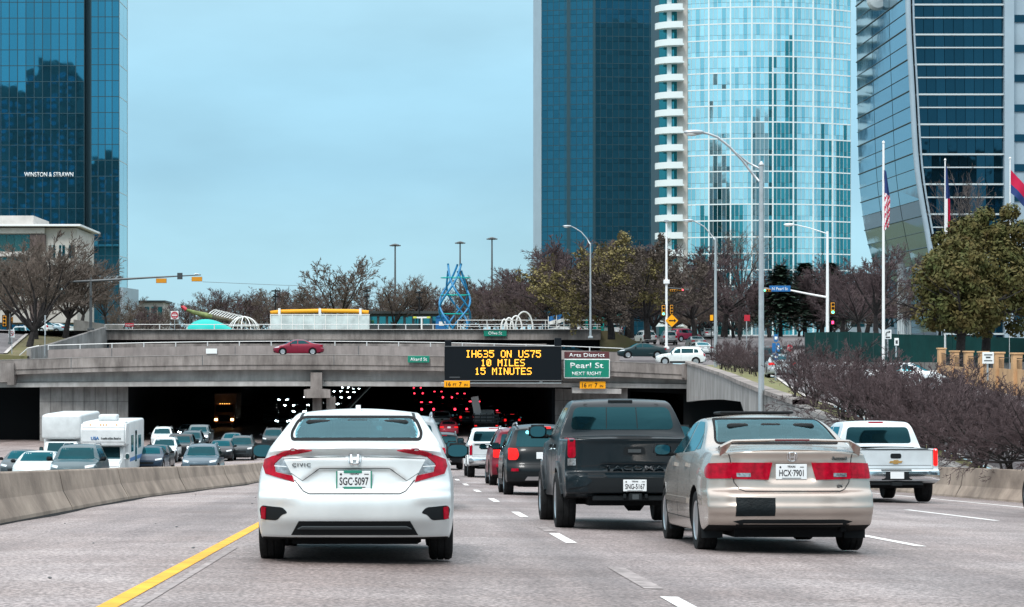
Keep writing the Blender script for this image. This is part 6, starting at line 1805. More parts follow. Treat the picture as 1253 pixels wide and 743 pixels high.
# ------------------------------------------------------------------ signals and lamps
def signal(r_, x, y, z, s, vertical=True, lit=2, body='sigyel', back=False):
    """three-lens head; lit = index of the glowing lens (0 red, 1 amber, 2 green) or None"""
    bm = B(); hw, hh = (.17, .52)
    Mx = Matrix.Translation((x, y, z)) @ (Matrix.Identity(4) if vertical else Matrix.Rotation(R(90), 4, 'Y')) @ Matrix.Scale(s, 4)
    box(bm, -hw-.1, hw+.1, .02, .05, -hh-.1, hh+.1, bev=.02, M=Mx)
    o = finish('backplate', bm, M['dark'], r_)
    bm = B(); box(bm, -hw, hw, -.14 if not back else .06, .02 if not back else .2, -hh, hh, bev=.03, M=Mx); 
    h_ = finish('signal_head', bm, M[body], r_)
    if back:
        bm = B(); box(bm, -hw-.08, hw+.08, -.03, .015, -hh-.08, hh+.08, bev=.01, M=Mx); finish('back_panel', bm, M['sigyel'], h_)
        return
    for i in range(3):
        bm = B(); lathe(bm, [(.115, -.17), (.10, -.15)], 'y', 14, (0, 0, .34-.34*i))
        for v in bm.verts: v.co = Mx @ v.co
        finish('lens', bm, M[('sigred', 'amber', 'siggreen')[i]] if lit == i else M['vms'], h_)
        bm = B(); tube(bm, [(.125*math.cos(R(a)), -.2, .34-.34*i+.125*math.sin(R(a))) for a in range(-10, 200, 30)], .02, 4)
        for v in bm.verts: v.co = Mx @ v.co
        finish('visor', bm, M['dark'], h_)
def mast(name, label, px, D, base, top, m='steel', r=(.13, .09), cat='street lamp', z0=None):
    zb = zat(base, D) if z0 is None else z0
    r_ = empty(name, label, cat, (xat(px, D), D, zb)); hgt = zat(top, D)-zb
    bm = B(); box(bm, -r[0]*1.9, r[0]*1.9, -r[0]*1.9, r[0]*1.9, -.1, .14, bev=.03); finish('base', bm, M[m], r_)
    pole(r_, 0, 0, .1, hgt, r[0], r[1], M[m], 'pole', 12)
    return r_, hgt
def lamp_arm(r_, hgt, pts, D, px, m='steel', rr=.045, head=.85, dirx=-1):
    """pts: photo pixels along the arm from the pole out to the lamp head"""
    z0 = r_.location.z; x0 = r_.location.x
    q = [(xat(a, D)-x0, 0, zat(b, D)-z0) for a, b in pts]
    bm = B(); tube(bm, q, rr, 8); finish('arm', bm, M[m], r_, True)
    e = q[-1]; bm = B(); t_ = bmesh.new()
    bmesh.ops.create_uvsphere(t_, u_segments=14, v_segments=8, radius=1)
    for v in t_.verts: v.co = Vector((v.co.x*head*.5, v.co.y*.17, v.co.z*(.10 if v.co.z > 0 else .16)))
    merge(bm, t_, Matrix.Translation((e[0]+dirx*head*.35, 0, e[2]+.02))); h_ = finish('lamp_head', bm, M[m], r_, True)
    bm = B(); t_ = bmesh.new(); bmesh.ops.create_uvsphere(t_, u_segments=12, v_segments=6, radius=1)
    for v in t_.verts: v.co = Vector((v.co.x*head*.3, v.co.y*.14, v.co.z*.11))
    merge(bm, t_, Matrix.Translation((e[0]+dirx*head*.45, 0, e[2]-.07))); finish('lamp_glass', bm, M['lampglass'], h_, True)

D = 100
r_, h = mast('street_lamp', 'tall grey street lamp with a long curved arm in front of the wing wall', 931.5, D, 520, 203, r=(.14, .10))
r_.location.z = zr(16.5, D); 
for c in r_.children:
    if c.name.startswith('pole'): c.data.transform(Matrix.Identity(4))
bpy.data.objects.remove([c for c in r_.children if c.name.startswith('pole')][0]); pole(r_, 0, 0, 0, zat(203, D)-r_.location.z, .15, .10, M['steel'], 'pole', 14)
lamp_arm(r_, h, [(929, 222), (921, 213), (908, 196), (893, 180), (878, 168), (866, 163.5), (858, 162)], D, 930, rr=.055, head=.95)
bm = B(); x0, z0 = r_.location.x, r_.location.z
tube(bm, [(xat(a, D)-x0, 0, zat(b, D)-z0) for a, b in ((931, 207), (915, 199), (895, 183))], .045, 8); tube(bm, [(xat(a, D)-x0, 0, zat(b, D)-z0) for a, b in ((916, 207), (914, 199))], .03, 6); finish('brace', bm, M['steel'], r_, True)
bm = B(); lathe(bm, [(.12, 0), (.14, .05), (.05, .2), (.001, .22)], 'z', 12, (0, 0, zat(203, D)-z0)); finish('pole_cap', bm, M['steel'], r_, True)

D = 226
r_, h = mast('street_lamp', 'grey street lamp with curved arm before the olive-budded trees', 722.5, D, 413, 297, r=(.12, .07)); lamp_arm(r_, h, [(722, 299), (718, 292), (711, 284), (703, 279), (698, 277)], D, 722, rr=.06, head=.95)
D = 186
r_, h = mast('street_lamp', 'grey street lamp on the verge left of the tall curved one', 875.5, D, 455, 290, r=(.15, .09)); lamp_arm(r_, h, [(875, 294), (870, 287), (861, 277), (852, 272), (847, 270)], D, 875, rr=.05, head=.9)
D = 182
r_, h = mast('signal_mast', 'white signal mast with street lamp arm and green light right of the tall lamp', 1012.5, D, 426, 283, m='white', r=(.15, .10), cat='traffic signal'); lamp_arm(r_, h, [(1012, 286), (990, 279), (975, 275.5), (970, 275)], D, 1012, m='white', rr=.045, head=.9)
x0, z0 = r_.location.x, r_.location.z; X_ = lambda a: xat(a, D)-x0; Z_ = lambda b: zat(b, D)-z0
bm = B(); tube(bm, [(0, 0, Z_(364)), (X_(990), 0, Z_(360)), (X_(968), 0, Z_(355.5)), (X_(935), 0, Z_(353))], [.09, .08, .07, .05], 8); finish('signal_arm', bm, M['white'], r_, True)
bm = B(); box(bm, X_(941), X_(967), -.12, -.08, Z_(357), Z_(349.8), bev=.01); o = finish('name_board', bm, M['sblue'], r_)
text('N Pearl St', .26, M['swhite'], o, (X_(954), -.125, Z_(355.2)), w=1.3, ext=.004)
signal(r_, X_(938.5), -.1, Z_(355.5), .62, False, 2); signal(r_, X_(1018.5), -.1, Z_(377.5), .92, True, 2)
bm = B(); box(bm, X_(1015.5), X_(1021), -.2, 0, Z_(397.5), Z_(392), bev=.02); o = finish('walk_signal', bm, M['dark'], r_); bm = B(); box(bm, X_(1017), X_(1019.6), -.215, -.195, Z_(396.5), Z_(393)); finish('hand_symbol', bm, M['sigred'], o)
D = 212
r_, h = mast('signal_mast', 'slim white signal mast with green light in front of the budded trees', 815.5, D, 426, 270, m='white', r=(.13, .09), cat='traffic signal')
x0, z0 = r_.location.x, r_.location.z
bm = B(); box(bm, X_(812), X_(819), -.3, .3, Z_(347.5), Z_(342.5), bev=.04); finish('control_box', bm, M['white'], r_)
bm = B(); box(bm, X_(813), X_(818), -.25, .25, Z_(272), Z_(269), bev=.03); finish('camera', bm, M['steel'], r_)
signal(r_, X_(811.5), -.1, Z_(380), .95, True, 2); signal(r_, X_(821.5), -.1, Z_(379), .85, True, None)
bm = B(); tube(bm, [(0, 0, Z_(352)), (X_(845), 1.5, Z_(354))], .06, 8); finish('signal_arm', bm, M['dsteel'], r_)
signal(r_, X_(823.5), -.1, Z_(355.5), .6, False, None); signal(r_, X_(834.5), 1.0, Z_(354.5), .6, False, 0)
bm = B(); cx, cz, q = X_(821.8), Z_(392.5), .62; prism(bm, [(cx-q, cz), (cx, cz-q), (cx+q, cz), (cx, cz+q)], 'y', -.2, -.16); o = finish('diamond_sign', bm, M['sorange'], r_)
bm = B(); tube(bm, [(cx-.3, -.205, cz), (cx+.3, -.205, cz)], .06, 4); prism(bm, [(cx+.22, cz-.18), (cx+.42, cz), (cx+.22, cz+.18)], 'y', -.21, -.2); finish('arrow', bm, M['ink'], o)
D = 235
r_, h = mast('signal_mast', 'mast with a long arm carrying two sideways signals above the left bank', 111, D, 403, 336, m='dsteel', r=(.17, .12), cat='traffic signal')
x0, z0 = r_.location.x, r_.location.z
bm = B(); tube(bm, [(X_(85), 0, Z_(345)), (0, 0, Z_(344)), (X_(180), 0, Z_(340)), (X_(246), 0, Z_(336.5))], [.10, .14, .10, .05], 8); finish('signal_arm', bm, M['dsteel'], r_, True)
for px, py in ((197.5, 343.7), (241, 341.7)): signal(r_, X_(px), -.12, Z_(py), .92, False, None, back=True)
bm = B(); box(bm, X_(217), X_(223.5), -.15, -.1, Z_(342), Z_(334), bev=.01); finish('arm_sign', bm, M['trim_grey'], r_)
bm = B(); tube(bm, [(X_(238), 0, Z_(336)), (X_(240), 0, Z_(335)), (X_(244), 0, Z_(336))], .06, 6); finish('camera', bm, M['steel'], r_)
bm = B(); tube(bm, [(X_(248), 0, Z_(345)), (X_(330), 30, Z_(338)), (X_(470), 60, Z_(330))], .022, 4); tag(finish('cable', bm, M['dsteel'], None, loc=(x0, D, z0)), 'thin overhead cable strung from the left signal arm towards the park', 'cable')
D = 214
r_, h = mast('signal_post', 'signal post at the far left edge with a black-backed head', 12, D, 420, 384, m='dsteel', r=(.08, .07), cat='traffic signal'); x0, z0 = r_.location.x, r_.location.z
signal(r_, X_(6), -.1, Z_(393), .98, True, None); signal(r_, X_(14), .2, Z_(391.5), .45, True, None)
# high masts
for px, top, D, lab in ((483.5, 300, 430, 'leftmost high mast light above the park trees'), (563, 297, 460, 'middle high mast light above the blue lattice tower'), (602, 292, 440, 'rightmost high mast light, right of the blue lattice tower')):
    r_, h = mast('high_mast', lab, px, D, 380, top, m='dsteel', r=(.28, .14), z0=PZ, cat='street lamp'); z0 = r_.location.z
    bm = B(); lathe(bm, [(.2, h-.2), (.75, h-.05), (.75, h+.1), (.1, h+.3)], 'z', 14)
    for k in range(6): a = k*math.pi/3; box(bm, -.35, .35, -.18, .18, -.12, .12, bev=.04, M=Matrix.Translation((math.cos(a)*.75, math.sin(a)*.75, h-.1)) @ Matrix.Rotation(a, 4, 'Z'))
    finish('lamp_ring', bm, M['dsteel'], r_, True)
for px, top, D, lab in ((337, 354, 270, 'black twin-headed park lamp left of the orange beam'), (449, 354, 272, 'black park lamp right of the orange beam'), (513, 356, 275, 'black park lamp left of the blue lattice tower')):
    r_, h = mast('park_lamp', lab, px, D, 402, top, m='dark', r=(.10, .07), z0=PZ)
    bm = B(); box(bm, -.5, .5, -.12, .12, h-.3, h-.12, bev=.04); box(bm, -.35, .35, -.1, .1, h-1.0, h-.8, bev=.04); finish('lamp_head', bm, M['dark'], r_)
# posts and small signs by the cross street
post_sign('black post with an orange sign beside the white estate car', 870.5, 194, 441, 868.8, 872.6, 385.5, 392.5, M['sorange'], pm='dark')
r_, cx, cz, w, h = post_sign('black lollipop post base by the road edge', 871, 192, 441, 868.6, 873.2, 437.5, 441, M['dark'], pm='dark', name='bollard', cat='bollard') if 0 else (None,)*5
r_, cx, cz, w, h = post_sign('cluster of blue route shields on a post behind the small bare tree', 949, 128, 470, 944.5, 949, 420, 430.5, M['sblue'], name='route_signs')
for a, b, c, d in ((949.8, 954, 420, 430.5), (946.5, 952, 409, 418.5), (946.5, 952, 432.5, 441), (944.5, 948.7, 431, 435)):
    bm = B(); q = 128; prism(bm, chaikin([(xat(a, q), zat(d, q)), (xat(b, q), zat(d, q)), (xat(b, q), zat(c, q)), (xat(a, q), zat(c, q))], 1), 'y', q-.09, q-.06); o = finish('shield', bm, M['sblue'], r_, loc=tuple(-Vector(r_.location)))
    bm = B(); box(bm, xat(a+1, q), xat(b-1, q), q-.1, q-.092, zat(d-3, q), zat(c+3, q)); finish('shield_mark', bm, M['swhite'], o)
r_, cx, cz, w, h = post_sign('red octagonal stop sign on the frontage street', 966, 150, 452, 962.6, 969.6, 421.5, 430.5, M['sred'], shape='oct'); text('STOP', .17, M['swhite'], r_, (cx, -.092, cz-.08), w=h*.7, ext=.004)
r_, cx, cz, w, h = post_sign('red sign among the purple-brown trees left of the tall lamp', 913.5, 205, 425, 910.5, 917.5, 385.5, 393, M['sred'])
r_, cx, cz, w, h = post_sign('white sign with a bent black arrow at the foot of the striped flag', 1086, 121, 437, 1081.6, 1090.4, 403.6, 415, M['swhite'])
bm = B(); tube(bm, [(cx-w*.25, -.095, cz-h*.15), (cx-w*.25, -.095, cz+h*.1), (cx-w*.12, -.095, cz+h*.24), (cx+w*.2, -.095, cz+h*.26)], w*.07, 5); prism(bm, [(cx+w*.15, cz+h*.12), (cx+w*.38, cz+h*.26), (cx+w*.15, cz+h*.4)], 'y', -.1, -.092); box(bm, cx-w*.3, cx+w*.3, -.1, -.092, cz-h*.38, cz-h*.25); finish('arrow', bm, M['ink'], r_)
r_, cx, cz, w, h = post_sign('small white notice on a short post right of the arrow sign', 1096.5, 118, 437, 1094, 1099.4, 413.8, 423, M['swhite']); bm = B(); box(bm, cx-w*.25, cx+w*.25, -.1, -.092, cz-h*.25, cz+h*.2); finish('notice_mark', bm, M['trim_grey'], r_)
r_, cx, cz, w, h = post_sign('white notice board standing in front of the tan wall', 1208.5, 100, 466, 1201.5, 1215.5, 431, 445.2, M['swhite'])
for k, q in enumerate((.22, -.02, -.28)): bm = B(); box(bm, cx-w*(.36 if k != 1 else .2), cx+w*(.36 if k != 1 else .2), -.1, -.092, cz+h*q, cz+h*(q+(.09 if k != 1 else .13))); finish('notice_line', bm, M['trim_grey'], r_)
for px in (843, 847.5):
    pass
# ------------------------------------------------------------------ flags
def flag_pole(label, px, D, top, base, r=.06):
    zb = zf(D)+.1; r_ = empty('flagpole', label, 'flagpole', (xat(px, D), D, zb)); h = zat(top, D)-zb
    pole(r_, 0, 0, 0, h, r*1.5, r, M['white'], 'pole', 12)
    bm = B(); lathe(bm, [(.001, h+.18), (.08, h+.1), (.08, h+.04), (.03, h)], 'z', 10); finish('finial', bm, M['white'], r_, True)
    return r_, h
def cloth(name, label, x, y, pts_l, pts_r, bands, m0, ny=28, nx=10, ripple=.12, vert=False):
    """hanging cloth between two edge polylines (left/right), ripples in depth; bands(u,v) gives the material index"""
    bm = B(); g = []
    for j in range(ny+1):
        v = j/ny; row = []
        def lerp(pl):
            k = v*(len(pl)-1); i = min(len(pl)-2, int(k)); f = k-i; return (pl[i][0]+(pl[i+1][0]-pl[i][0])*f, pl[i][1]+(pl[i+1][1]-pl[i][1])*f)
        a, b = lerp(pts_l), lerp(pts_r)
        for i in range(nx+1):
            u = i/nx; row.append(bm.verts.new((a[0]+(b[0]-a[0])*u, y-.1+ripple*math.sin(u*9+v*2.5)*(.3+v), a[1]+(b[1]-a[1])*u)))
        g.append(row)
    for j in range(ny):
        for i in range(nx):
            f = bm.faces.new((g[j][i], g[j][i+1], g[j+1][i+1], g[j+1][i])); f.material_index = bands((i+.5)/nx, (j+.5)/ny); f.smooth = True
    o = finish(name, bm, None, None, mats=[M['fred'], M['fwhite'], M['fblue']])
    return tag(o, label, 'flag')
D = 120
flag_pole('tall white flagpole with the striped flag', 1081, D, 176, 435); s = F/D
P2 = lambda a, b: (xat(a, D), zat(b, D))
cloth('flag', 'limp striped red and white flag with a blue corner on the tall pole', 0, D, [P2(1081.5, 208), P2(1081.5, 240), P2(1081.8, 282)], [P2(1084, 210), P2(1088.5, 245), P2(1086.5, 278)], lambda u, v: 2 if v < .42 and u > .0 else (0 if int(u*5+v*16) % 2 else 1), None)
D = 125
D = 150; flag_pole('white flagpole with the blue, white and red flag in front of the banded tower', 1156.5, D, 197, 440, r=.045)
cloth('flag', 'limp blue, white and red flag on the middle flagpole', 0, D, [P2(1156.8, 203), P2(1156.8, 240), P2(1157.2, 288)], [P2(1158.5, 205), P2(1161.5, 240), P2(1161.8, 284)], lambda u, v: 2 if v < .52 else (1 if u < .45 else 0), None)
D = 125
D = 152; flag_pole('white flagpole at the right edge with the red flag', 1236, D, 195, 440, r=.045)
cloth('flag', 'red flag with a blue lower edge spread at the right edge', 0, D, [P2(1236.5, 208), P2(1236.5, 236)], [P2(1262, 236), P2(1262, 262)], lambda u, v: 0 if v < .62 else 2, None, ny=10, nx=16, ripple=.1)

# ------------------------------------------------------------------ fences and walls on the right
r_ = empty('mesh_fence', 'long dark green mesh construction fence below the banded tower', 'fence', (xat(1085, 165), 165, zf(165)+.1))
z0 = r_.location.z
pts = [(xat(985, 185), 185), (xat(1040, 175), 175), (xat(1100, 165), 165), (xat(1165, 158), 158), (xat(1260, 150), 150)]
for (a, b), t0, t1 in zip(zip(pts, pts[1:]), (407, 406, 409, 411), (406, 409, 411, 414)):
    bm = B(); A_, B_ = Vector((a[0], a[1])), Vector((b[0], b[1])); n = 12; rows = []
    for i in range(n+1):
        u = i/n; p = A_.lerp(B_, u); zt = zat(t0+(t1-t0)*u, p.y); o_ = .06*math.sin(i*1.9)
        rows.append([bm.verts.new((p.x-r_.location.x, p.y+o_-165, q-z0)) for q in (z0+.55, (z0+zt)/2, zt)])
    for q, w_ in zip(rows, rows[1:]):
        for k in range(2): bm.faces.new((q[k], w_[k], w_[k+1], q[k+1]))
    finish('mesh_panel', bm, M['fence_green'], r_)
    bm = B()
    for i in range(0, n+1, 3): p = A_.lerp(B_, i/n); tube(bm, [(p.x-r_.location.x, p.y-165+.08, 0), (p.x-r_.location.x, p.y-165+.08, zat(t0, p.y)-z0+.05)], .03, 5)
    finish('fence_posts', bm, M['dsteel'], r_)
bm = B(); prism(bm, [(pts[1][0], pts[1][1]-.4), (pts[4][0], pts[4][1]-.4), (pts[4][0], pts[4][1]), (pts[1][0], pts[1][1])], 'z', z0-.3, z0+.6)
tag(finish('low_wall', bm, M['kerb']), 'low pale concrete wall at the foot of the green mesh fence', 'wall')
r_ = empty('boundary_wall', 'tan stucco wall with square pillars and iron railings on the right', 'wall', (xat(1200, 110), 110, zf(110)))
W_ = [(1152, 136, 427.5), (1168, 128, 431), (1185, 121, 431.5), (1203, 114.5, 432), (1222, 108.5, 433), (1244, 103, 434), (1268, 98, 436)]
T = tuple(-Vector(r_.location))
for (px, D, top) in W_:
    x = xat(px, D); bm = B(); q = .17*136/D+.03; q = .22
    box(bm, x-q, x+q, D-q, D+q, zf(D)-.3, zat(top, D), bev=.015); box(bm, x-q-.05, x+q+.05, D-q-.05, D+q+.05, zat(top, D)+.003, zat(top, D)+.09, bev=.015); finish('pillar', bm, M['tan'], r_, loc=T)
for (a, Da, ta), (b, Db, tb) in zip(W_, W_[1:]):
    xa, xb = xat(a, Da), xat(b, Db); ha, hb = zat(ta+17.5, Da), zat(tb+18.5, Db)
    bm = B(); v = [bm.verts.new(p) for p in ((xa, Da, zf(Da)-.4), (xb, Db, zf(Db)-.4), (xb, Db, hb), (xa, Da, ha), (xa, Da+.22, zf(Da)-.4), (xb, Db+.22, zf(Db)-.4), (xb, Db+.22, hb), (xa, Da+.22, ha))]
    for q in ((0, 1, 2, 3), (4, 7, 6, 5), (3, 2, 6, 7)): bm.faces.new([v[i] for i in q])
    bmesh.ops.recalc_face_normals(bm, faces=bm.faces[:]); finish('wall_panel', bm, M['tan'], r_, loc=T)
    bm = B()
    for i in range(1, 15): u = i/15; x, y = xa+(xb-xa)*u, Da+(Db-Da)*u+.1; h_ = ha+(hb-ha)*u; tube(bm, [(x, y, h_-.05), (x, y, zat(ta+4, Da)-.1)], .014, 4)
    tube(bm, [(xa, Da+.1, zat(ta+4.5, Da)), (xb, Db+.1, zat(tb+4.5, Db))], .02, 4); finish('railing', bm, M['vms'], r_, loc=T)

# ------------------------------------------------------------------ park furniture
D = 262
r_ = empty('panel_fence', 'white frosted panel screen standing in the park on the second bridge', 'fence', (xat(391, D), D, PZ)); T = tuple(-Vector(r_.location))
for i in range(9):
    a, b = xat(331+i*13.5, D), xat(331+(i+1)*13.5, D); bm = B(); box(bm, a+.04, b-.04, D, D+.05, PZ+.1, zat(385, D)-.1); finish('panel', bm, M['frost'], r_, loc=T)
    bm = B(); box(bm, a-.04, a+.04, D-.06, D+.06, PZ, zat(384.4, D)); finish('post', bm, M['white'], r_, loc=T)
bm = B(); box(bm, xat(331, D), xat(452.5, D), D-.04, D+.06, zat(385.5, D), zat(384.5, D)); finish('top_rail', bm, M['white'], r_, loc=T)
r_ = empty('beam_frame', 'long orange-yellow beam on white posts above the frosted screen', 'play structure', (xat(391, D+2), D+2, PZ)); T = tuple(-Vector(r_.location)); D2_ = D+2
bm = B(); tube(bm, [(xat(a, D2_), D2_, zat(b, D2_)) for a, b in ((331, 383), (345, 381.5), (391, 380.5), (435, 381), (451, 382.5))], .26, 10); finish('beam', bm, M['orange_beam'], r_, True, loc=T)
for px in (342, 391.5, 441): bm = B(); box(bm, xat(px, D2_)-.15, xat(px, D2_)+.15, D2_-.4, D2_-.28, PZ, zat(377.5, D2_), bev=.02); finish('post', bm, M['white'], r_, loc=T)
# teal mound
D = 258; bm = B(); n = 18; g = []
for i in range(n+1):
    u = i/n; px = 226+64*u; row = []; hh = math.sin(math.pi*min(1, u**.75))**.8
    for j in range(9): a = math.pi*j/8; row.append(bm.verts.new((xat(px, D), D-2.2*math.cos(a)*(.3+.7*hh), PZ-.05+hh*math.sin(a)*1.62)))
    g.append(row)
for a, b in zip(g, g[1:]):
    for j in range(8): bm.faces.new((a[j], b[j], b[j+1], a[j+1]))
bmesh.ops.recalc_face_normals(bm, faces=bm.faces[:])
tag(finish('play_mound', bm, M['teal'], None, True), 'turquoise play mound behind the left railing of the second bridge', 'play structure')
D = 264
r_ = empty('play_sculpture', 'long climbing sculpture with red tip, green body and pale ribs behind the turquoise mound', 'play structure', (xat(255, D), D, PZ)); T = tuple(-Vector(r_.location))
sp_ = [(221, 377), (228, 379), (238, 382.5), (248, 385), (260, 387), (275, 389), (290, 393), (300, 397)]
q = [Vector((xat(a, D), D, zat(b, D))) for a, b in sp_]
bm = B(); tube(bm, q[1:5], [.14, .26, .32, .3], 10); finish('body', bm, mat('lime_play_paint', (.20, .25, .10), .7, var=.5, scale=2), r_, True, loc=T)
bm = B(); tube(bm, q[4:], [.36, .32, .24, .06], 10); finish('tail', bm, mat('grey_brown_play_paint', (.20, .17, .13), .7, var=.4, scale=2), r_, True, loc=T)
bm = B(); tube(bm, [q[0]+Vector((0, 0, .2)), q[0]+Vector((.3, 0, .1)), q[1]], [.04, .24, .2], 10); finish('tip', bm, M['sred'], r_, True, loc=T)
for i in range(12):
    u = i/11; px = 256+u*34; py = 384+u*8; a = Vector((xat(px, D), D-.3, zat(py, D))); bm = B(); tube(bm, [a, a+Vector((.55, 0, .42)), a+Vector((1.0, 0, .5))], [.07, .06, .03], 6); finish('rib', bm, M['white'], r_, True, loc=T)
for px in (232, 246, 262): bm = B(); tube(bm, [(xat(px, D), D, PZ), (xat(px+1, D), D, zat(384, D))], .12, 8); finish('leg', bm, M['trim_grey'], r_, loc=T)
D = 261
r_ = empty('ring_frame', 'white tubular climbing frame of crossing hoops left of the frosted screen', 'play structure', (xat(299, D), D, PZ)); T = tuple(-Vector(r_.location)); cx, rr_ = xat(298.5, D), 1.85
for k in range(5):
    a = R(-60+36*k); bm = B(); tube(bm, [(cx+rr_*math.cos(R(t_))*math.cos(a), D+rr_*math.cos(R(t_))*math.sin(a), PZ+.15+rr_*.95*abs(math.sin(R(t_)))) for t_ in range(0, 181, 12)], .055, 6); finish('hoop', bm, M['white'], r_, True, loc=T)
bm = B(); tube(bm, [(cx+rr_*1.0*math.cos(R(t_)), D+rr_*math.sin(R(t_)), PZ+.8) for t_ in range(0, 360, 15)], .05, 6, closed=True); finish('hoop', bm, M['white'], r_, True, loc=T)
# blue lattice tower
D = 268
r_ = empty('lattice_tower', 'blue lattice climbing tower of curving tubes in the park', 'play structure', (xat(557.5, D), D, PZ)); hT = zat(323, D)-PZ; rT = 18.5*D/F
for k in range(6):
    d_ = 1 if k < 3 else -1; a0 = k*math.pi*2/3+(.5 if k >= 3 else 0); bm = B(); top = hT*(1 if k % 2 else .9)
    tube(bm, [(rT*(.80+.28*math.sin(u*5.2-.4))*math.cos(a0+d_*u*3.4), rT*(.80+.28*math.sin(u*5.2-.4))*math.sin(a0+d_*u*3.4), top*u) for u in frange(0, 1, 30)], .13, 6); finish('tube', bm, M['bluepaint'], r_, True)
for z in (.28, .55, .80): bm = B(); tube(bm, [(rT*.98*math.cos(R(a)), rT*.98*math.sin(R(a)), hT*z) for a in range(0, 360, 20)], .05, 5, closed=True); finish('hoop', bm, M['teal'], r_, True)
bm = B(); tube(bm, [(0, 0, 0), (0, 0, hT*.7)], .09, 8); finish('centre_pole', bm, M['dsteel'], r_)
# white arches
D = 262
for k, (a, b, top) in enumerate(((613, 621, 391), (618, 629, 389), (625, 640, 386.5), (632, 654, 381))):
    x0, x1 = xat(a, D), xat(b, D); bm = B(); tube(bm, [(x0+(x1-x0)*(.5-.5*math.cos(R(t_))), D+k*.9, PZ+(zat(top, D)-PZ)*math.sin(R(t_))**.8) for t_ in range(0, 181, 12)], .10, 8)
    tag(finish('white_arch', bm, M['white'], None, True), ('smallest white hoop arch in the park row right of the blue lattice tower', 'second smallest white hoop arch in the park row', 'second largest white hoop arch in the park row', 'largest white hoop arch at the right end of the park row')[k], 'arch')
D = 264
r_ = empty('tee_post', 'white T-shaped post with yellow ends left of the blue lattice tower', 'post', (xat(516, D), D, PZ)); z = zat(388.5, D)-PZ
pole(r_, 0, 0, 0, z, .1, .1, M['white']); bm = B(); box(bm, -.6, .6, -.06, .06, z-.1, z+.08); finish('cross_bar', bm, M['white'], r_)
for s in (-1, 1): bm = B(); box(bm, s*.83-.22, s*.83+.22, -.07, .07, z-.12, z+.1, bev=.02); finish('end_cap', bm, mat('yellow_cap', (.55, .6, .1), .5) if s < 0 else bpy.data.materials['yellow_cap'], r_)
for k, (px, py) in enumerate(((671, 388), (681, 386), (690, 382.5))):
    D = 258; r_ = empty('banner_flag', ('leftmost of three blue and white banners on poles left of the street lamp', 'middle of three blue and white banners on poles left of the street lamp', 'rightmost of three blue and white banners on poles left of the street lamp')[k], 'banner', (xat(px, D), D, PZ)); zt = zat(py, D)-PZ
    pole(r_, 0, 0, 0, zt+.1, .05, .04, M['white'])
    for nm, za, zb_, m in (('banner_top', zt-.55, zt, M['sblue']), ('banner_bottom', zt-1.0, zt-.56, M['white'])):
        bm = B(); n = 6; rw = [[bm.verts.new((.05+.75*i/n, .08*math.sin(i*1.4), q+.25*i/n)) for q in (za, zb_)] for i in range(n+1)]
        for a, b in zip(rw, rw[1:]): bm.faces.new((a[0], b[0], b[1], a[1]))
        finish(nm, bm, m, r_, True)
for i, (px, D, m, hh, lab) in enumerate(((553, 290, 'white', 1.5, 0), (640, 280, 'white', 1.3, 0))): pass
r_ = empty('blue_kiosk', 'small blue kiosk beside the blue lattice tower base', 'kiosk', (xat(541, 272), 272, PZ)); bm = B(); box(bm, -.8, .8, -.5, .5, 0, 2.0, bev=.05); finish('walls', bm, M['sblue'], r_); bm = B(); prism(bm, [(-.9, 2.0), (.9, 2.0), (0, 2.5)], 'y', -.6, .6); finish('roof', bm, M['sblue'], r_); bm = B(); box(bm, -.4, .4, -.53, -.505, 1.0, 1.5); finish('notice', bm, M['white'], r_)
# ------------------------------------------------------------------ traffic
def slope(D): return (zc(D+1)-zc(D-1))/2
def place(r_, X, D, lev='r', heading=0.0, z=None, yaw=None):
    """rear (or, for oncoming cars, nose) at distance D"""
    L = r_.get('len', 4.7)
    zz_ = z if z is not None else {'r': zr(X, D+1), 'l': zl(D+1), 'f': zf(D)-.015}[lev]
    sl = slope(D+2) if lev in 'rl' else 0
    if heading == 0: r_.location = (X, D, zz_-sl*1.0 if lev == 'r' else zz_); r_.rotation_euler = (math.atan(sl), 0, yaw or 0)
    else: r_.location = (X, D+L, (zl(D+L) if lev == 'l' and z is None else zz_)); r_.rotation_euler = (-math.atan(sl), 0, math.pi+(yaw or 0))
    return r_
CIV = civic(); ACC = accord(); TAC = pickup('grey'); SIL = pickup('white'); SAL = saloon(); SUV = suv('mid'); SSU = suv('small')
for o, L in ((CIV, 4.63), (ACC, 4.81), (TAC, 5.39), (SIL, 5.84), (SAL, 4.75), (SUV, 4.7), (SSU, 4.25)): o['len'] = L
LIT = {'tail_light': M['redlit'], 'brake_light': M['redlit']}
HL = {'headlight': M['headlit']}
used = set()
def car(proto, label, color, X, D, lev='r', heading=0, group=None, swap=None, z=None, yaw=None, scale=1.0, only=None, cat='car'):
    o = copy_tree(proto, None, only, color, swap)
    if 'group' in o: del o['group']
    tag(o, label, cat, group)
    place(o, X, D, lev, heading, z, yaw)
    if scale != 1: o.scale = (scale,)*3
    return o
Pd = dict(only=None)
place(CIV, xat(433.5, 19.2), 19.2); place(ACC, xat(972.5, 22.7), 22.7); place(TAC, xat(777.8, 28.6), 28.6)
car(SIL, 'white pickup truck with gold cross-shaped emblem near the right barrier', (.62, .69, .72), xat(1098, 49), 49, cat='pickup truck', swap={'tail_light': M['redlit']})
car(SIL, 'white pickup truck in the second lane, seen left of the dark crossover', (.62, .67, .69), xat(606.5, 80), 80, cat='pickup truck')
car(SSU, 'black small crossover with brake lights on, just behind the grey pickup', (.005, .008, .010), xat(665, 50), 50, swap=LIT)
car(SUV, 'dark red sport utility car with brake lights on ahead of the black crossover', (.15, .008, .02), 3.55, 63, swap=LIT)
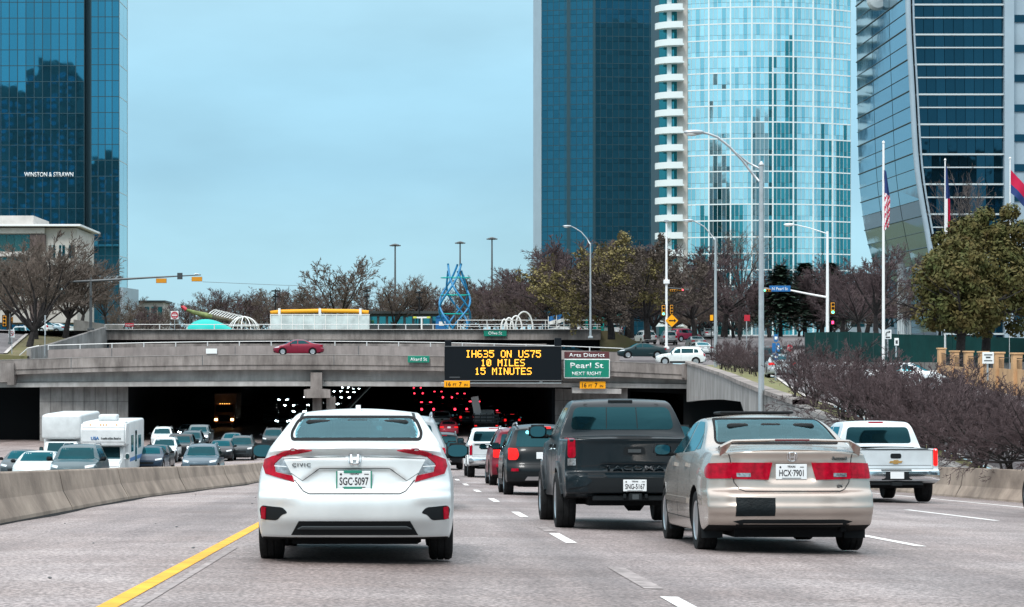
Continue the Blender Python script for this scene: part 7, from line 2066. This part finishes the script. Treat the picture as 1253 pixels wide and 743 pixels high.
car(SUV, 'silver sport utility car half hidden ahead of the white saloon', (.36, .40, .42), -.02, 37, scale=.95)
car(SUV, 'black sport utility car between lanes, left of the white pickup', (.01, .014, .018), 2.05, 104, scale=1.05)
car(SAL, 'pale saloon with lit tail lamps peeping past the white saloon mirror', (.55, .55, .55), .85, 76, swap=LIT)
car(SUV, 'black sport utility car cut off by the right picture edge', (.012, .016, .018), 13.02, 38.4)
# ahead at the tunnel mouth
for lab, pr, col, px, D, sw in (('red and silver saloon at the tunnel mouth, lowest of the cars there', SAL, (.28, .03, .05), 549.5, 202, LIT), ('white pickup entering the tunnel above the red saloon', SIL, (.6, .64, .66), 541, 221, None), ('dark saloon with lit tail lamps at the right of the tunnel mouth', SAL, (.03, .04, .05), 634, 204, LIT), ('dark sport utility car with lit tail lamps inside the tunnel mouth on the right', SUV, (.03, .04, .05), 627, 226, LIT), ('grey sport utility car inside the tunnel left of the stake truck', SUV, (.2, .24, .26), 572, 234, LIT), ('pale van inside the tunnel right of the stake truck', SUV, (.45, .5, .5), 610, 232, LIT)):
    car(pr, lab, col, xat(px, D), D, swap=sw, cat='pickup truck' if pr is SIL else 'car')
# stake truck with a tilted ladder board
D = 207; r_ = empty('stake_truck', 'flatbed truck with slatted sides and a tilted white board at the tunnel mouth', 'truck', (xat(595, D), D, zr(xat(595, D), D)))
bm = B(); box(bm, -1.2, 1.2, 0, 5, .85, 1.05, bev=.02); finish('bed', bm, M['dark'], r_)
for s in (-1, 1):
    bm = B()
    for k in range(3): box(bm, s*1.17-.02, s*1.17+.02, 0, 5, 1.15+k*.32, 1.32+k*.32)
    finish('slatted_side', bm, M['trim_grey'], r_)
bm = B()
for k in range(3): box(bm, -1.17, 1.17, -.03, .01, 1.15+k*.32, 1.32+k*.32)
for k in range(5): box(bm, -1.15+k*.56, -1.08+k*.56, -.06, -.032, 1.0, 2.1)
finish('tailboard', bm, M['trim_grey'], r_)
bm = B(); box(bm, -1.0, 1.0, 5.2, 7.0, .5, 2.3, bev=.15, seg=2); finish('cab', bm, M['white'], r_, True)
for y in (.9, 2.0, 6.2):
    for s in (-1, 1): wheel(r_, s*1.02, y, .45, .28, 'six')
for s in (-1, 1): bm = B(); box(bm, s*1.0-.12, s*1.0+.12, -.05, .0, .85, .97); finish('tail_light', bm, M['redlit'], r_)
bm = B(); box(bm, -.35, .35, -.03, .03, 0, 2.0, bev=.01); b_ = finish('white_board', bm, M['white'], None, loc=(xat(585.5, D), D+.6, zr(9, D)+1.7)); b_.rotation_euler = (0, R(-10), 0); tag(b_, 'tilted white board standing on the flatbed truck', 'board')

# oncoming traffic
def onc(pr, lab, col, px, D, sw=None, cat='car', X=None, yaw=None): return car(pr, lab, col, xat(px, D) if X is None else X, D, 'l', 1, swap=sw, cat=cat, yaw=yaw)
onc(SUV, 'grey-green sport utility car behind the barrier, lower left', (.06, .10, .115), 86, 82)
onc(SAL, 'pale saloon behind the barrier left of the grey-green car', (.5, .56, .56), 38, 86)
onc(SAL, 'dark saloon at the left edge beyond the pale saloon', (.05, .07, .08), 20, 100)
onc(SAL, 'dark blue saloon right behind the motor home', (.02, .04, .07), 178.5, 122)
onc(SAL, 'black saloon just right of the motor home', (.02, .025, .03), 187, 130)
onc(SUV, 'white crossover with dark grille right of the motor home', (.62, .66, .67), 198, 146, HL)
onc(SUV, 'white crossover behind another white one, right of the motor home', (.60, .64, .64), 196, 186)
onc(SIL, 'black pickup truck among the oncoming cars', (.012, .015, .018), 217, 150, None, 'pickup truck')
onc(SUV, 'dark teal sport utility car behind the black pickup', (.03, .06, .075), 232, 172)
onc(SIL, 'dark grey pickup truck beyond the teal sport utility car', (.10, .13, .14), 240.5, 186, None, 'pickup truck')
onc(SUV, 'dark blue-grey sport utility car nearest behind the median barrier', (.07, .11, .14), 243, 106)
onc(SAL, 'black saloon right of the blue-grey sport utility car', (.012, .015, .02), 268, 150)
onc(SAL, 'dark grey saloon with one bright lamp in the middle oncoming lane', (.07, .09, .10), 282, 176, HL)
onc(SUV, 'small black crossover behind the barrier by the white saloon mirror', (.03, .04, .045), 293.5, 152)
onc(SUV, 'black crossover in the lane next to the median', (.02, .028, .032), 333, 182)
onc(SAL, 'dark saloon at the left tunnel mouth with bright lamps', (.08, .10, .11), 227.5, 205, {'headlight': M['headfar']})
onc(SUV, 'dark sport utility car in shadow right of the orange lorry', (.10, .13, .14), 331, 250)
# motor home
D = 116
r_ = empty('motor_home', 'white motor home with overhanging cab bunk among the oncoming cars', 'motor home', (xat(126, D), D, zl(D+3)-.38))
# nose towards -y; origin at nose
bm = B(); box(bm, -1.22, 1.22, 1.5, 8.2, .55, 3.28, bev=.12, seg=3); finish('body', bm, M['white_panel'], r_, True)
bm = B(); prism(bm, [(.0, 2.15), (.12, 2.0), (1.6, 1.98), (1.6, 3.27), (.35, 3.27), (.05, 2.95)], 'x', -1.2, 1.2); bmesh.ops.bevel(bm, geom=bm.edges[:], offset=.1, segments=3, affect='EDGES'); cb = finish('cab_bunk', bm, M['white_panel'], r_, True)
bm = B(); prism(bm, [(-.75, .45), (-.78, .95), (-.55, 1.12), (.25, 1.28), (.75, 1.95), (1.55, 2.0), (1.55, .45)], 'x', -.98, .98); bmesh.ops.bevel(bm, geom=bm.edges[:], offset=.06, segments=2, affect='EDGES'); finish('cab', bm, M['white_panel'], r_, True)
bm = B(); prism(bm, [(-.88, 1.30), (.88, 1.30), (.80, 1.93), (-.80, 1.93)], 'y', 0, .02)
for v in bm.verts: v.co.y += .235+(v.co.z-1.30)*.75-.02
finish('windscreen', bm, M['glass'], r_)
for k in (-.7, -.15, 0, .15, .7): bm = B(); box(bm, k-.03, k+.03, .16, .30, 3.1, 3.16); finish('marker_lamp', bm, M['sorange'], cb)
text('USA', .17, M['sblue'], cb, (-.42, -.012, 2.34), ext=.01, bold=.03); text('Cruise the country', .11, M['trim_grey'], cb, (.42, -.012, 2.36), w=1.0, ext=.008) if 0 else None
bm = B()
for k in range(14): box(bm, -.1+k*.075, -.1+k*.075+(.055 if k % 4 else .03), -.02, .01, 2.36, 2.36+(.08 if k % 3 else .11))
finish('script_marks', bm, M['trim_grey'], cb)
bm = B(); box(bm, -.5, .5, -.80, -.76, .62, .88, bev=.02); finish('grille', bm, M['dark'], r_)
for s in (-1, 1):
    bm = B(); box(bm, s*.72-.16, s*.72+.16, -.81, -.74, .66, .88, bev=.03); finish('headlight', bm, M['head'], r_)
    mirror(r_, s*1.25, .35, 1.45, s, .24, .36, M['white_panel'])
bm = B(); box(bm, -.95, .95, -.86, -.70, .38, .58, bev=.04); finish('bumper', bm, M['chrome'], r_)
bm = B(); box(bm, -.55, .45, 2.2, 3.3, 3.27, 3.62, bev=.1, seg=3); finish('air_conditioner', bm, M['white_panel'], r_, True)
for y0, y1, z0, z1 in ((2.2, 3.2, 1.6, 2.5), (4.0, 4.7, 1.0, 2.7), (5.4, 6.6, 1.7, 2.4)):
    bm = B(); box(bm, 1.215, 1.24, y0, y1, z0, z1, bev=.008); finish('side_window', bm, M['glass'], r_)
bm = B(); box(bm, 1.216, 1.23, 1.7, 8.0, 1.1, 1.3); finish('side_stripe', bm, M['sblue'], r_)
for y in (.1, 5.9):
    for s in (-1, 1): wheel(r_, s*(.92 if y < 1 else 1.05), y, .38, .24, 'six')
# box truck
D = 124
r_ = empty('box_truck', 'white box truck with rounded front at the left of the motor home', 'truck', (xat(75, D), D, zl(D+3)-.38))
bm = B(); box(bm, -1.2, 1.1, 1.2, 8.0, .8, 3.72, bev=.16, seg=3); box(bm, -1.18, 1.08, .35, 1.4, 2.3, 3.7, bev=.16, seg=3); finish('cargo_box', bm, M['white_panel'], r_, True)
bm = B(); prism(bm, [(-.8, .5), (-.85, 1.2), (-.2, 1.42), (.3, 2.15), (1.2, 2.2), (1.2, .5)], 'x', -.98, .88); bmesh.ops.bevel(bm, geom=bm.edges[:], offset=.06, segments=2, affect='EDGES'); finish('cab', bm, M['white_panel'], r_, True)
bm = B(); prism(bm, [(-.82, 1.48), (.72, 1.48), (.66, 2.1), (-.76, 2.1)], 'y', 0, .02)
for v in bm.verts: v.co.y += -.155+(v.co.z-1.48)*.68-.02
finish('windscreen', bm, M['glass'], r_)
bm = B(); box(bm, -.6, .5, -.87, -.82, .7, 1.05, bev=.02); finish('grille', bm, M['dark'], r_)
for s in (-1, 1):
    bm = B(); box(bm, s*.75-.2, s*.75+.1, -.88, -.8, .8, 1.02, bev=.02); finish('headlight', bm, M['head'], r_); mirror(r_, s*1.15, .1, 1.7, s, .22, .36)
for y in (.1, 5.8):
    for s in (-1, 1): wheel(r_, s*.9-.05, y, .4, .25, 'six')
# orange lorry in the tunnel mouth
D = 240
r_ = empty('lorry', 'orange lorry with lit lamps coming out of the left tunnel', 'truck', (xat(274.5, D), D, zl(D)))
bm = B(); box(bm, -1.22, 1.22, 1.6, 9, .9, 3.75, bev=.05); finish('cargo_box', bm, mat('brown_box', (.26, .17, .12), .6, var=.3, scale=1), r_)
bm = B(); prism(bm, [(-.3, .5), (-.32, 1.5), (.1, 1.7), (.5, 2.6), (1.6, 2.7), (1.6, .5)], 'x', -1.1, 1.1); bmesh.ops.bevel(bm, geom=bm.edges[:], offset=.06, segments=2, affect='EDGES'); finish('cab', bm, M['wood_rust'], r_, True)
bm = B(); prism(bm, [(-.95, 1.75), (.95, 1.75), (.9, 2.5), (-.9, 2.5)], 'y', 0, .02)
for v in bm.verts: v.co.y += .1+(v.co.z-1.75)*.45-.02
finish('windscreen', bm, M['glass'], r_)
bm = B(); box(bm, -.65, .65, -.36, -.3, .75, 1.4, bev=.03); finish('grille', bm, M['dark'], r_)
for s in (-1, 1):
    bm = B(); box(bm, s*.88-.16, s*.88+.16, -.36, -.28, .8, 1.05, bev=.03); finish('headlight', bm, no_light(mat('amber_headlamp_lit', (1, .7, .4), .2, emit=9, ecol=(1, .55, .2))) if s < 0 else bpy.data.materials['amber_headlamp_lit'], r_)
for k in range(5): bm = B(); box(bm, -.5+k*.25-.05, -.5+k*.25+.05, .46, .54, 2.62, 2.69); finish('marker_lamp', bm, M['amber'], r_)
for y in (.5, 6.5):
    for s in (-1, 1): wheel(r_, s*1.0, y, .48, .28, 'six')

# cars deep in the tunnel: only their lamps tell in the dark
rg = random.Random(8)
BR = ('body', 'rear_window', 'tail_light', 'brake_light', 'wheel'); BF = ('body', 'windscreen', 'headlight', 'grille', 'wheel')
n = 0
for X in (3.6, 7.4, 10.9):
    D = 262+rg.uniform(0, 20)
    while D < 470:
        car(rg.choice((SAL, SUV)), 'dark car deep in the tunnel of which only the red tail lamps show', rg.choice(((.03, .035, .04), (.2, .22, .23), (.06, .02, .02))), X+rg.uniform(-.3, .3), D, group='cars with red lamps deep in the tunnel', swap={'tail_light': M['redfar'], 'brake_light': M['reddark']}, only=BR)
        D += rg.uniform(45, 95)
for X in (-9.6, -12.6, -15.8, -19.2):
    D = (232 if X > -14 else 262)+rg.uniform(0, 30)
    while D < 540:
        if not (abs(xat(274.5, 246)-X) < 4 and D < 300): car(rg.choice((SAL, SUV)), 'dark car deep in the tunnel of which only the white headlamps show', rg.choice(((.03, .035, .04), (.2, .22, .23))), X+rg.uniform(-.3, .3), D, 'l', 1, group='cars with white lamps deep in the tunnel', swap={'headlight': M['headfar']}, only=BF)
        D += rg.uniform(26, 70) if X > -14 else rg.uniform(50, 110)

# cars on the bridges and streets
def side(pr, lab, col, px, D, z, rz, cat='car', swap=None, scale=1.0):
    o = car(pr, lab, col, 0, 0, 'f', 0, swap=swap, cat=cat); L = o['len']
    c = Vector((xat(px, D), D, z)); d = Vector((-math.sin(rz), math.cos(rz), 0)); o.location = c-d*L/2*scale; o.rotation_euler = (0, 0, rz); o.scale = (scale,)*3
    return o
LFT = math.pi/2
side(SAL, 'red saloon crossing the front bridge towards the left', (.20, .01, .03), 365.5, 203.5, zdeck(-8)-.02, LFT)
side(SAL, 'dark saloon crossing the bridge behind the white crossover', (.012, .03, .035), 786, 207, zat(438.5, 207), LFT)
side(SUV, 'white crossover on the bridge corner right of the green street sign', (.68, .72, .71), 833, 202.5, zat(447, 202.5), LFT-.12)
for pr, lab, col, px, D, rz, sw in ((SAL, 'silver saloon queueing on the cross street, nearest the black post', (.5, .54, .54), 857, 226, .10, None), (SAL, 'grey saloon ahead of the silver one on the cross street', (.25, .29, .3), 851, 252, .05, None), (SUV, 'silver sport utility car by the slim white signal mast', (.33, .36, .37), 818, 268, -.02, None), (SUV, 'dark red sport utility car turning on the cross street', (.2, .012, .04), 838, 282, -1.0, None), (SUV, 'white sport utility car between the tree trunks left of the signal mast', (.6, .63, .63), 789, 270, .2, None), (SAL, 'grey saloon at the far end of the cross street', (.3, .33, .34), 866, 296, .1, None), (SUV, 'white crossover at the far left of the cross street under the budded trees', (.6, .62, .62), 748, 300, .3, None), (SAL, 'pale saloon beyond the park railing under the banners', (.5, .52, .52), 705, 300, LFT, None), (SAL, 'white saloon parked beyond the park railing left of the street lamp', (.6, .62, .62), 690, 290, LFT, None)):
    side(pr, lab, col, px, D, max(zf(D), PZ if px < 760 else -9)+.01, rz, swap=sw)
side(SAL, 'silver saloon driving up the frontage street behind the bare shrubs', (.36, .4, .42), 955, 136, zf(136), -.12, swap=LIT)
side(SIL, 'dark pickup truck on the frontage street ahead of the silver saloon', (.02, .035, .04), 944, 158, zf(158), -.12, 'pickup truck')
side(SAL, 'white car on the frontage street mostly hidden by the shrubs below the mesh fence', (.62, .66, .68), 1103, 108, zf(108), -math.pi/2-.3, swap=None)
side(SUV, 'white car at the far left street behind the no-turn sign', (.62, .68, .68), 25, 262, PZ-.9, math.pi)
side(SUV, 'white sport utility car parked behind the left bank trees', (.6, .64, .64), 44, 290, PZ+.2, 1.2)
side(SAL, 'blue-grey saloon parked behind the left bank trees', (.2, .28, .32), 60, 292, PZ+.2, 1.4)
side(SAL, 'white saloon parked rightmost behind the left bank trees', (.6, .64, .64), 70, 294, PZ+.2, 1.2)
# turquoise bus
D = 300
r_ = empty('bus', 'turquoise bus in the distance right of the street lamp', 'bus', (xat(737, D), D, PZ)); 
bm = B(); box(bm, -2.2, 2.6, 0, 2.5, .35, 3.1, bev=.12, seg=2); finish('body', bm, M['teal'], r_, True)
for k in range(4): bm = B(); box(bm, -2.0+k*1.12, -1.05+k*1.12, -.02, .03, 1.3, 2.4, bev=.02); finish('window', bm, M['glass'], r_)
bm = B(); box(bm, -2.15, 2.55, -.025, .02, 2.55, 2.95, bev=.01); finish('destination_band', bm, M['teal'], r_)
for x in (-1.4, 1.7): bm = B(); lathe(bm, [(.48, -.03), (.48, .25)], 'y', 20, (x, 0, .48)); finish('wheel', bm, M['rubber'], r_)
# shadowless litter of the verge is left to the grass

for o in (SIL, SAL, SUV, SSU):                 # the patterns the copies were taken from
    def rm(q):
        for c in list(q.children): rm(c)
        bpy.data.objects.remove(q)
    rm(o)
# ------------------------------------------------------------------ light, sky, camera
w = bpy.data.worlds.new('World'); SC.world = w; w.use_nodes = True
nt = w.node_tree; N, L = nt.nodes, nt.links
bg = N['Background']
SUN_EL, SUN_ROT = R(48), R(205)
sk = N.new('ShaderNodeTexSky'); sk.sky_type = 'NISHITA'; sk.sun_disc = False; sk.sun_elevation = SUN_EL; sk.sun_rotation = SUN_ROT
sk.air_density = 1.0; sk.dust_density = 3.0; sk.ozone_density = 2.0
# overcast veil: the clear sky is seen through a thick even cloud sheet, brighter low down
tc = N.new('ShaderNodeTexCoord'); sx = N.new('ShaderNodeSeparateXYZ'); L.new(tc.outputs['Generated'], sx.inputs['Vector'])
rp = N.new('ShaderNodeValToRGB'); e = rp.color_ramp.elements
e[0].position = 0.0; e[0].color = (.33, .495, .56, 1); e[1].position = .19; e[1].color = (.30, .49, .58, 1)
rp.color_ramp.elements.new(.045).color = (.265, .455, .54, 1)
rp.color_ramp.elements.new(.085).color = (.215, .40, .51, 1)
rp.color_ramp.elements.new(.125).color = (.235, .43, .54, 1)
rp.color_ramp.elements.new(.45).color = (.70, .80, .85, 1)
rp.color_ramp.elements.new(1.0).color = (1.7, 1.7, 1.72, 1)
L.new(sx.outputs['Z'], rp.inputs['Fac'])
nz = N.new('ShaderNodeTexNoise'); nz.inputs['Scale'].default_value = 8; nz.inputs['Detail'].default_value = 5
mp = N.new('ShaderNodeMapping'); mp.inputs['Scale'].default_value = (1, 1, 3); L.new(tc.outputs['Generated'], mp.inputs['Vector']); L.new(mp.outputs['Vector'], nz.inputs['Vector'])
mr = N.new('ShaderNodeMapRange'); mr.inputs['To Min'].default_value = 10.8; mr.inputs['To Max'].default_value = 16.8; L.new(nz.outputs['Fac'], mr.inputs['Value'])
sc_ = N.new('ShaderNodeVectorMath'); sc_.operation = 'SCALE'; L.new(rp.outputs['Color'], sc_.inputs[0]); L.new(mr.outputs['Result'], sc_.inputs['Scale'])
mxn = N.new('ShaderNodeMix'); mxn.data_type = 'RGBA'; mxn.inputs['Factor'].default_value = .85; L.new(sk.outputs['Color'], mxn.inputs['A']); L.new(sc_.outputs['Vector'], mxn.inputs['B'])
L.new(mxn.outputs['Result'], bg.inputs['Color']); bg.inputs['Strength'].default_value = .1
ld = bpy.data.lights.new('sun', 'SUN'); ld.energy = 1.5; ld.angle = R(14); ld.color = (1, .97, .94)
lo = bpy.data.objects.new('sun', ld); C.objects.link(lo); lo.rotation_euler = (R(90)-SUN_EL, 0, R(-25))
cam = bpy.data.cameras.new('camera'); co = bpy.data.objects.new('camera', cam); C.objects.link(co); SC.camera = co
co.location = (0, 0, 0); co.rotation_euler = (R(90), 0, 0)
cam.sensor_width = 36; cam.lens = F/1253*36; cam.clip_start = .5; cam.clip_end = 8000
cam.shift_x = (626.5-VX)/1253; cam.shift_y = (HY-371.5)/1253
vs = SC.view_settings; vs.view_transform = 'Standard'; vs.look = 'None'; vs.exposure = 0.4; vs.gamma = 1.0
SC.cycles.use_denoising = True; SC.cycles.max_bounces = 6; SC.cycles.diffuse_bounces = 3; SC.cycles.glossy_bounces = 4
SC.cycles.sample_clamp_indirect = 4.0
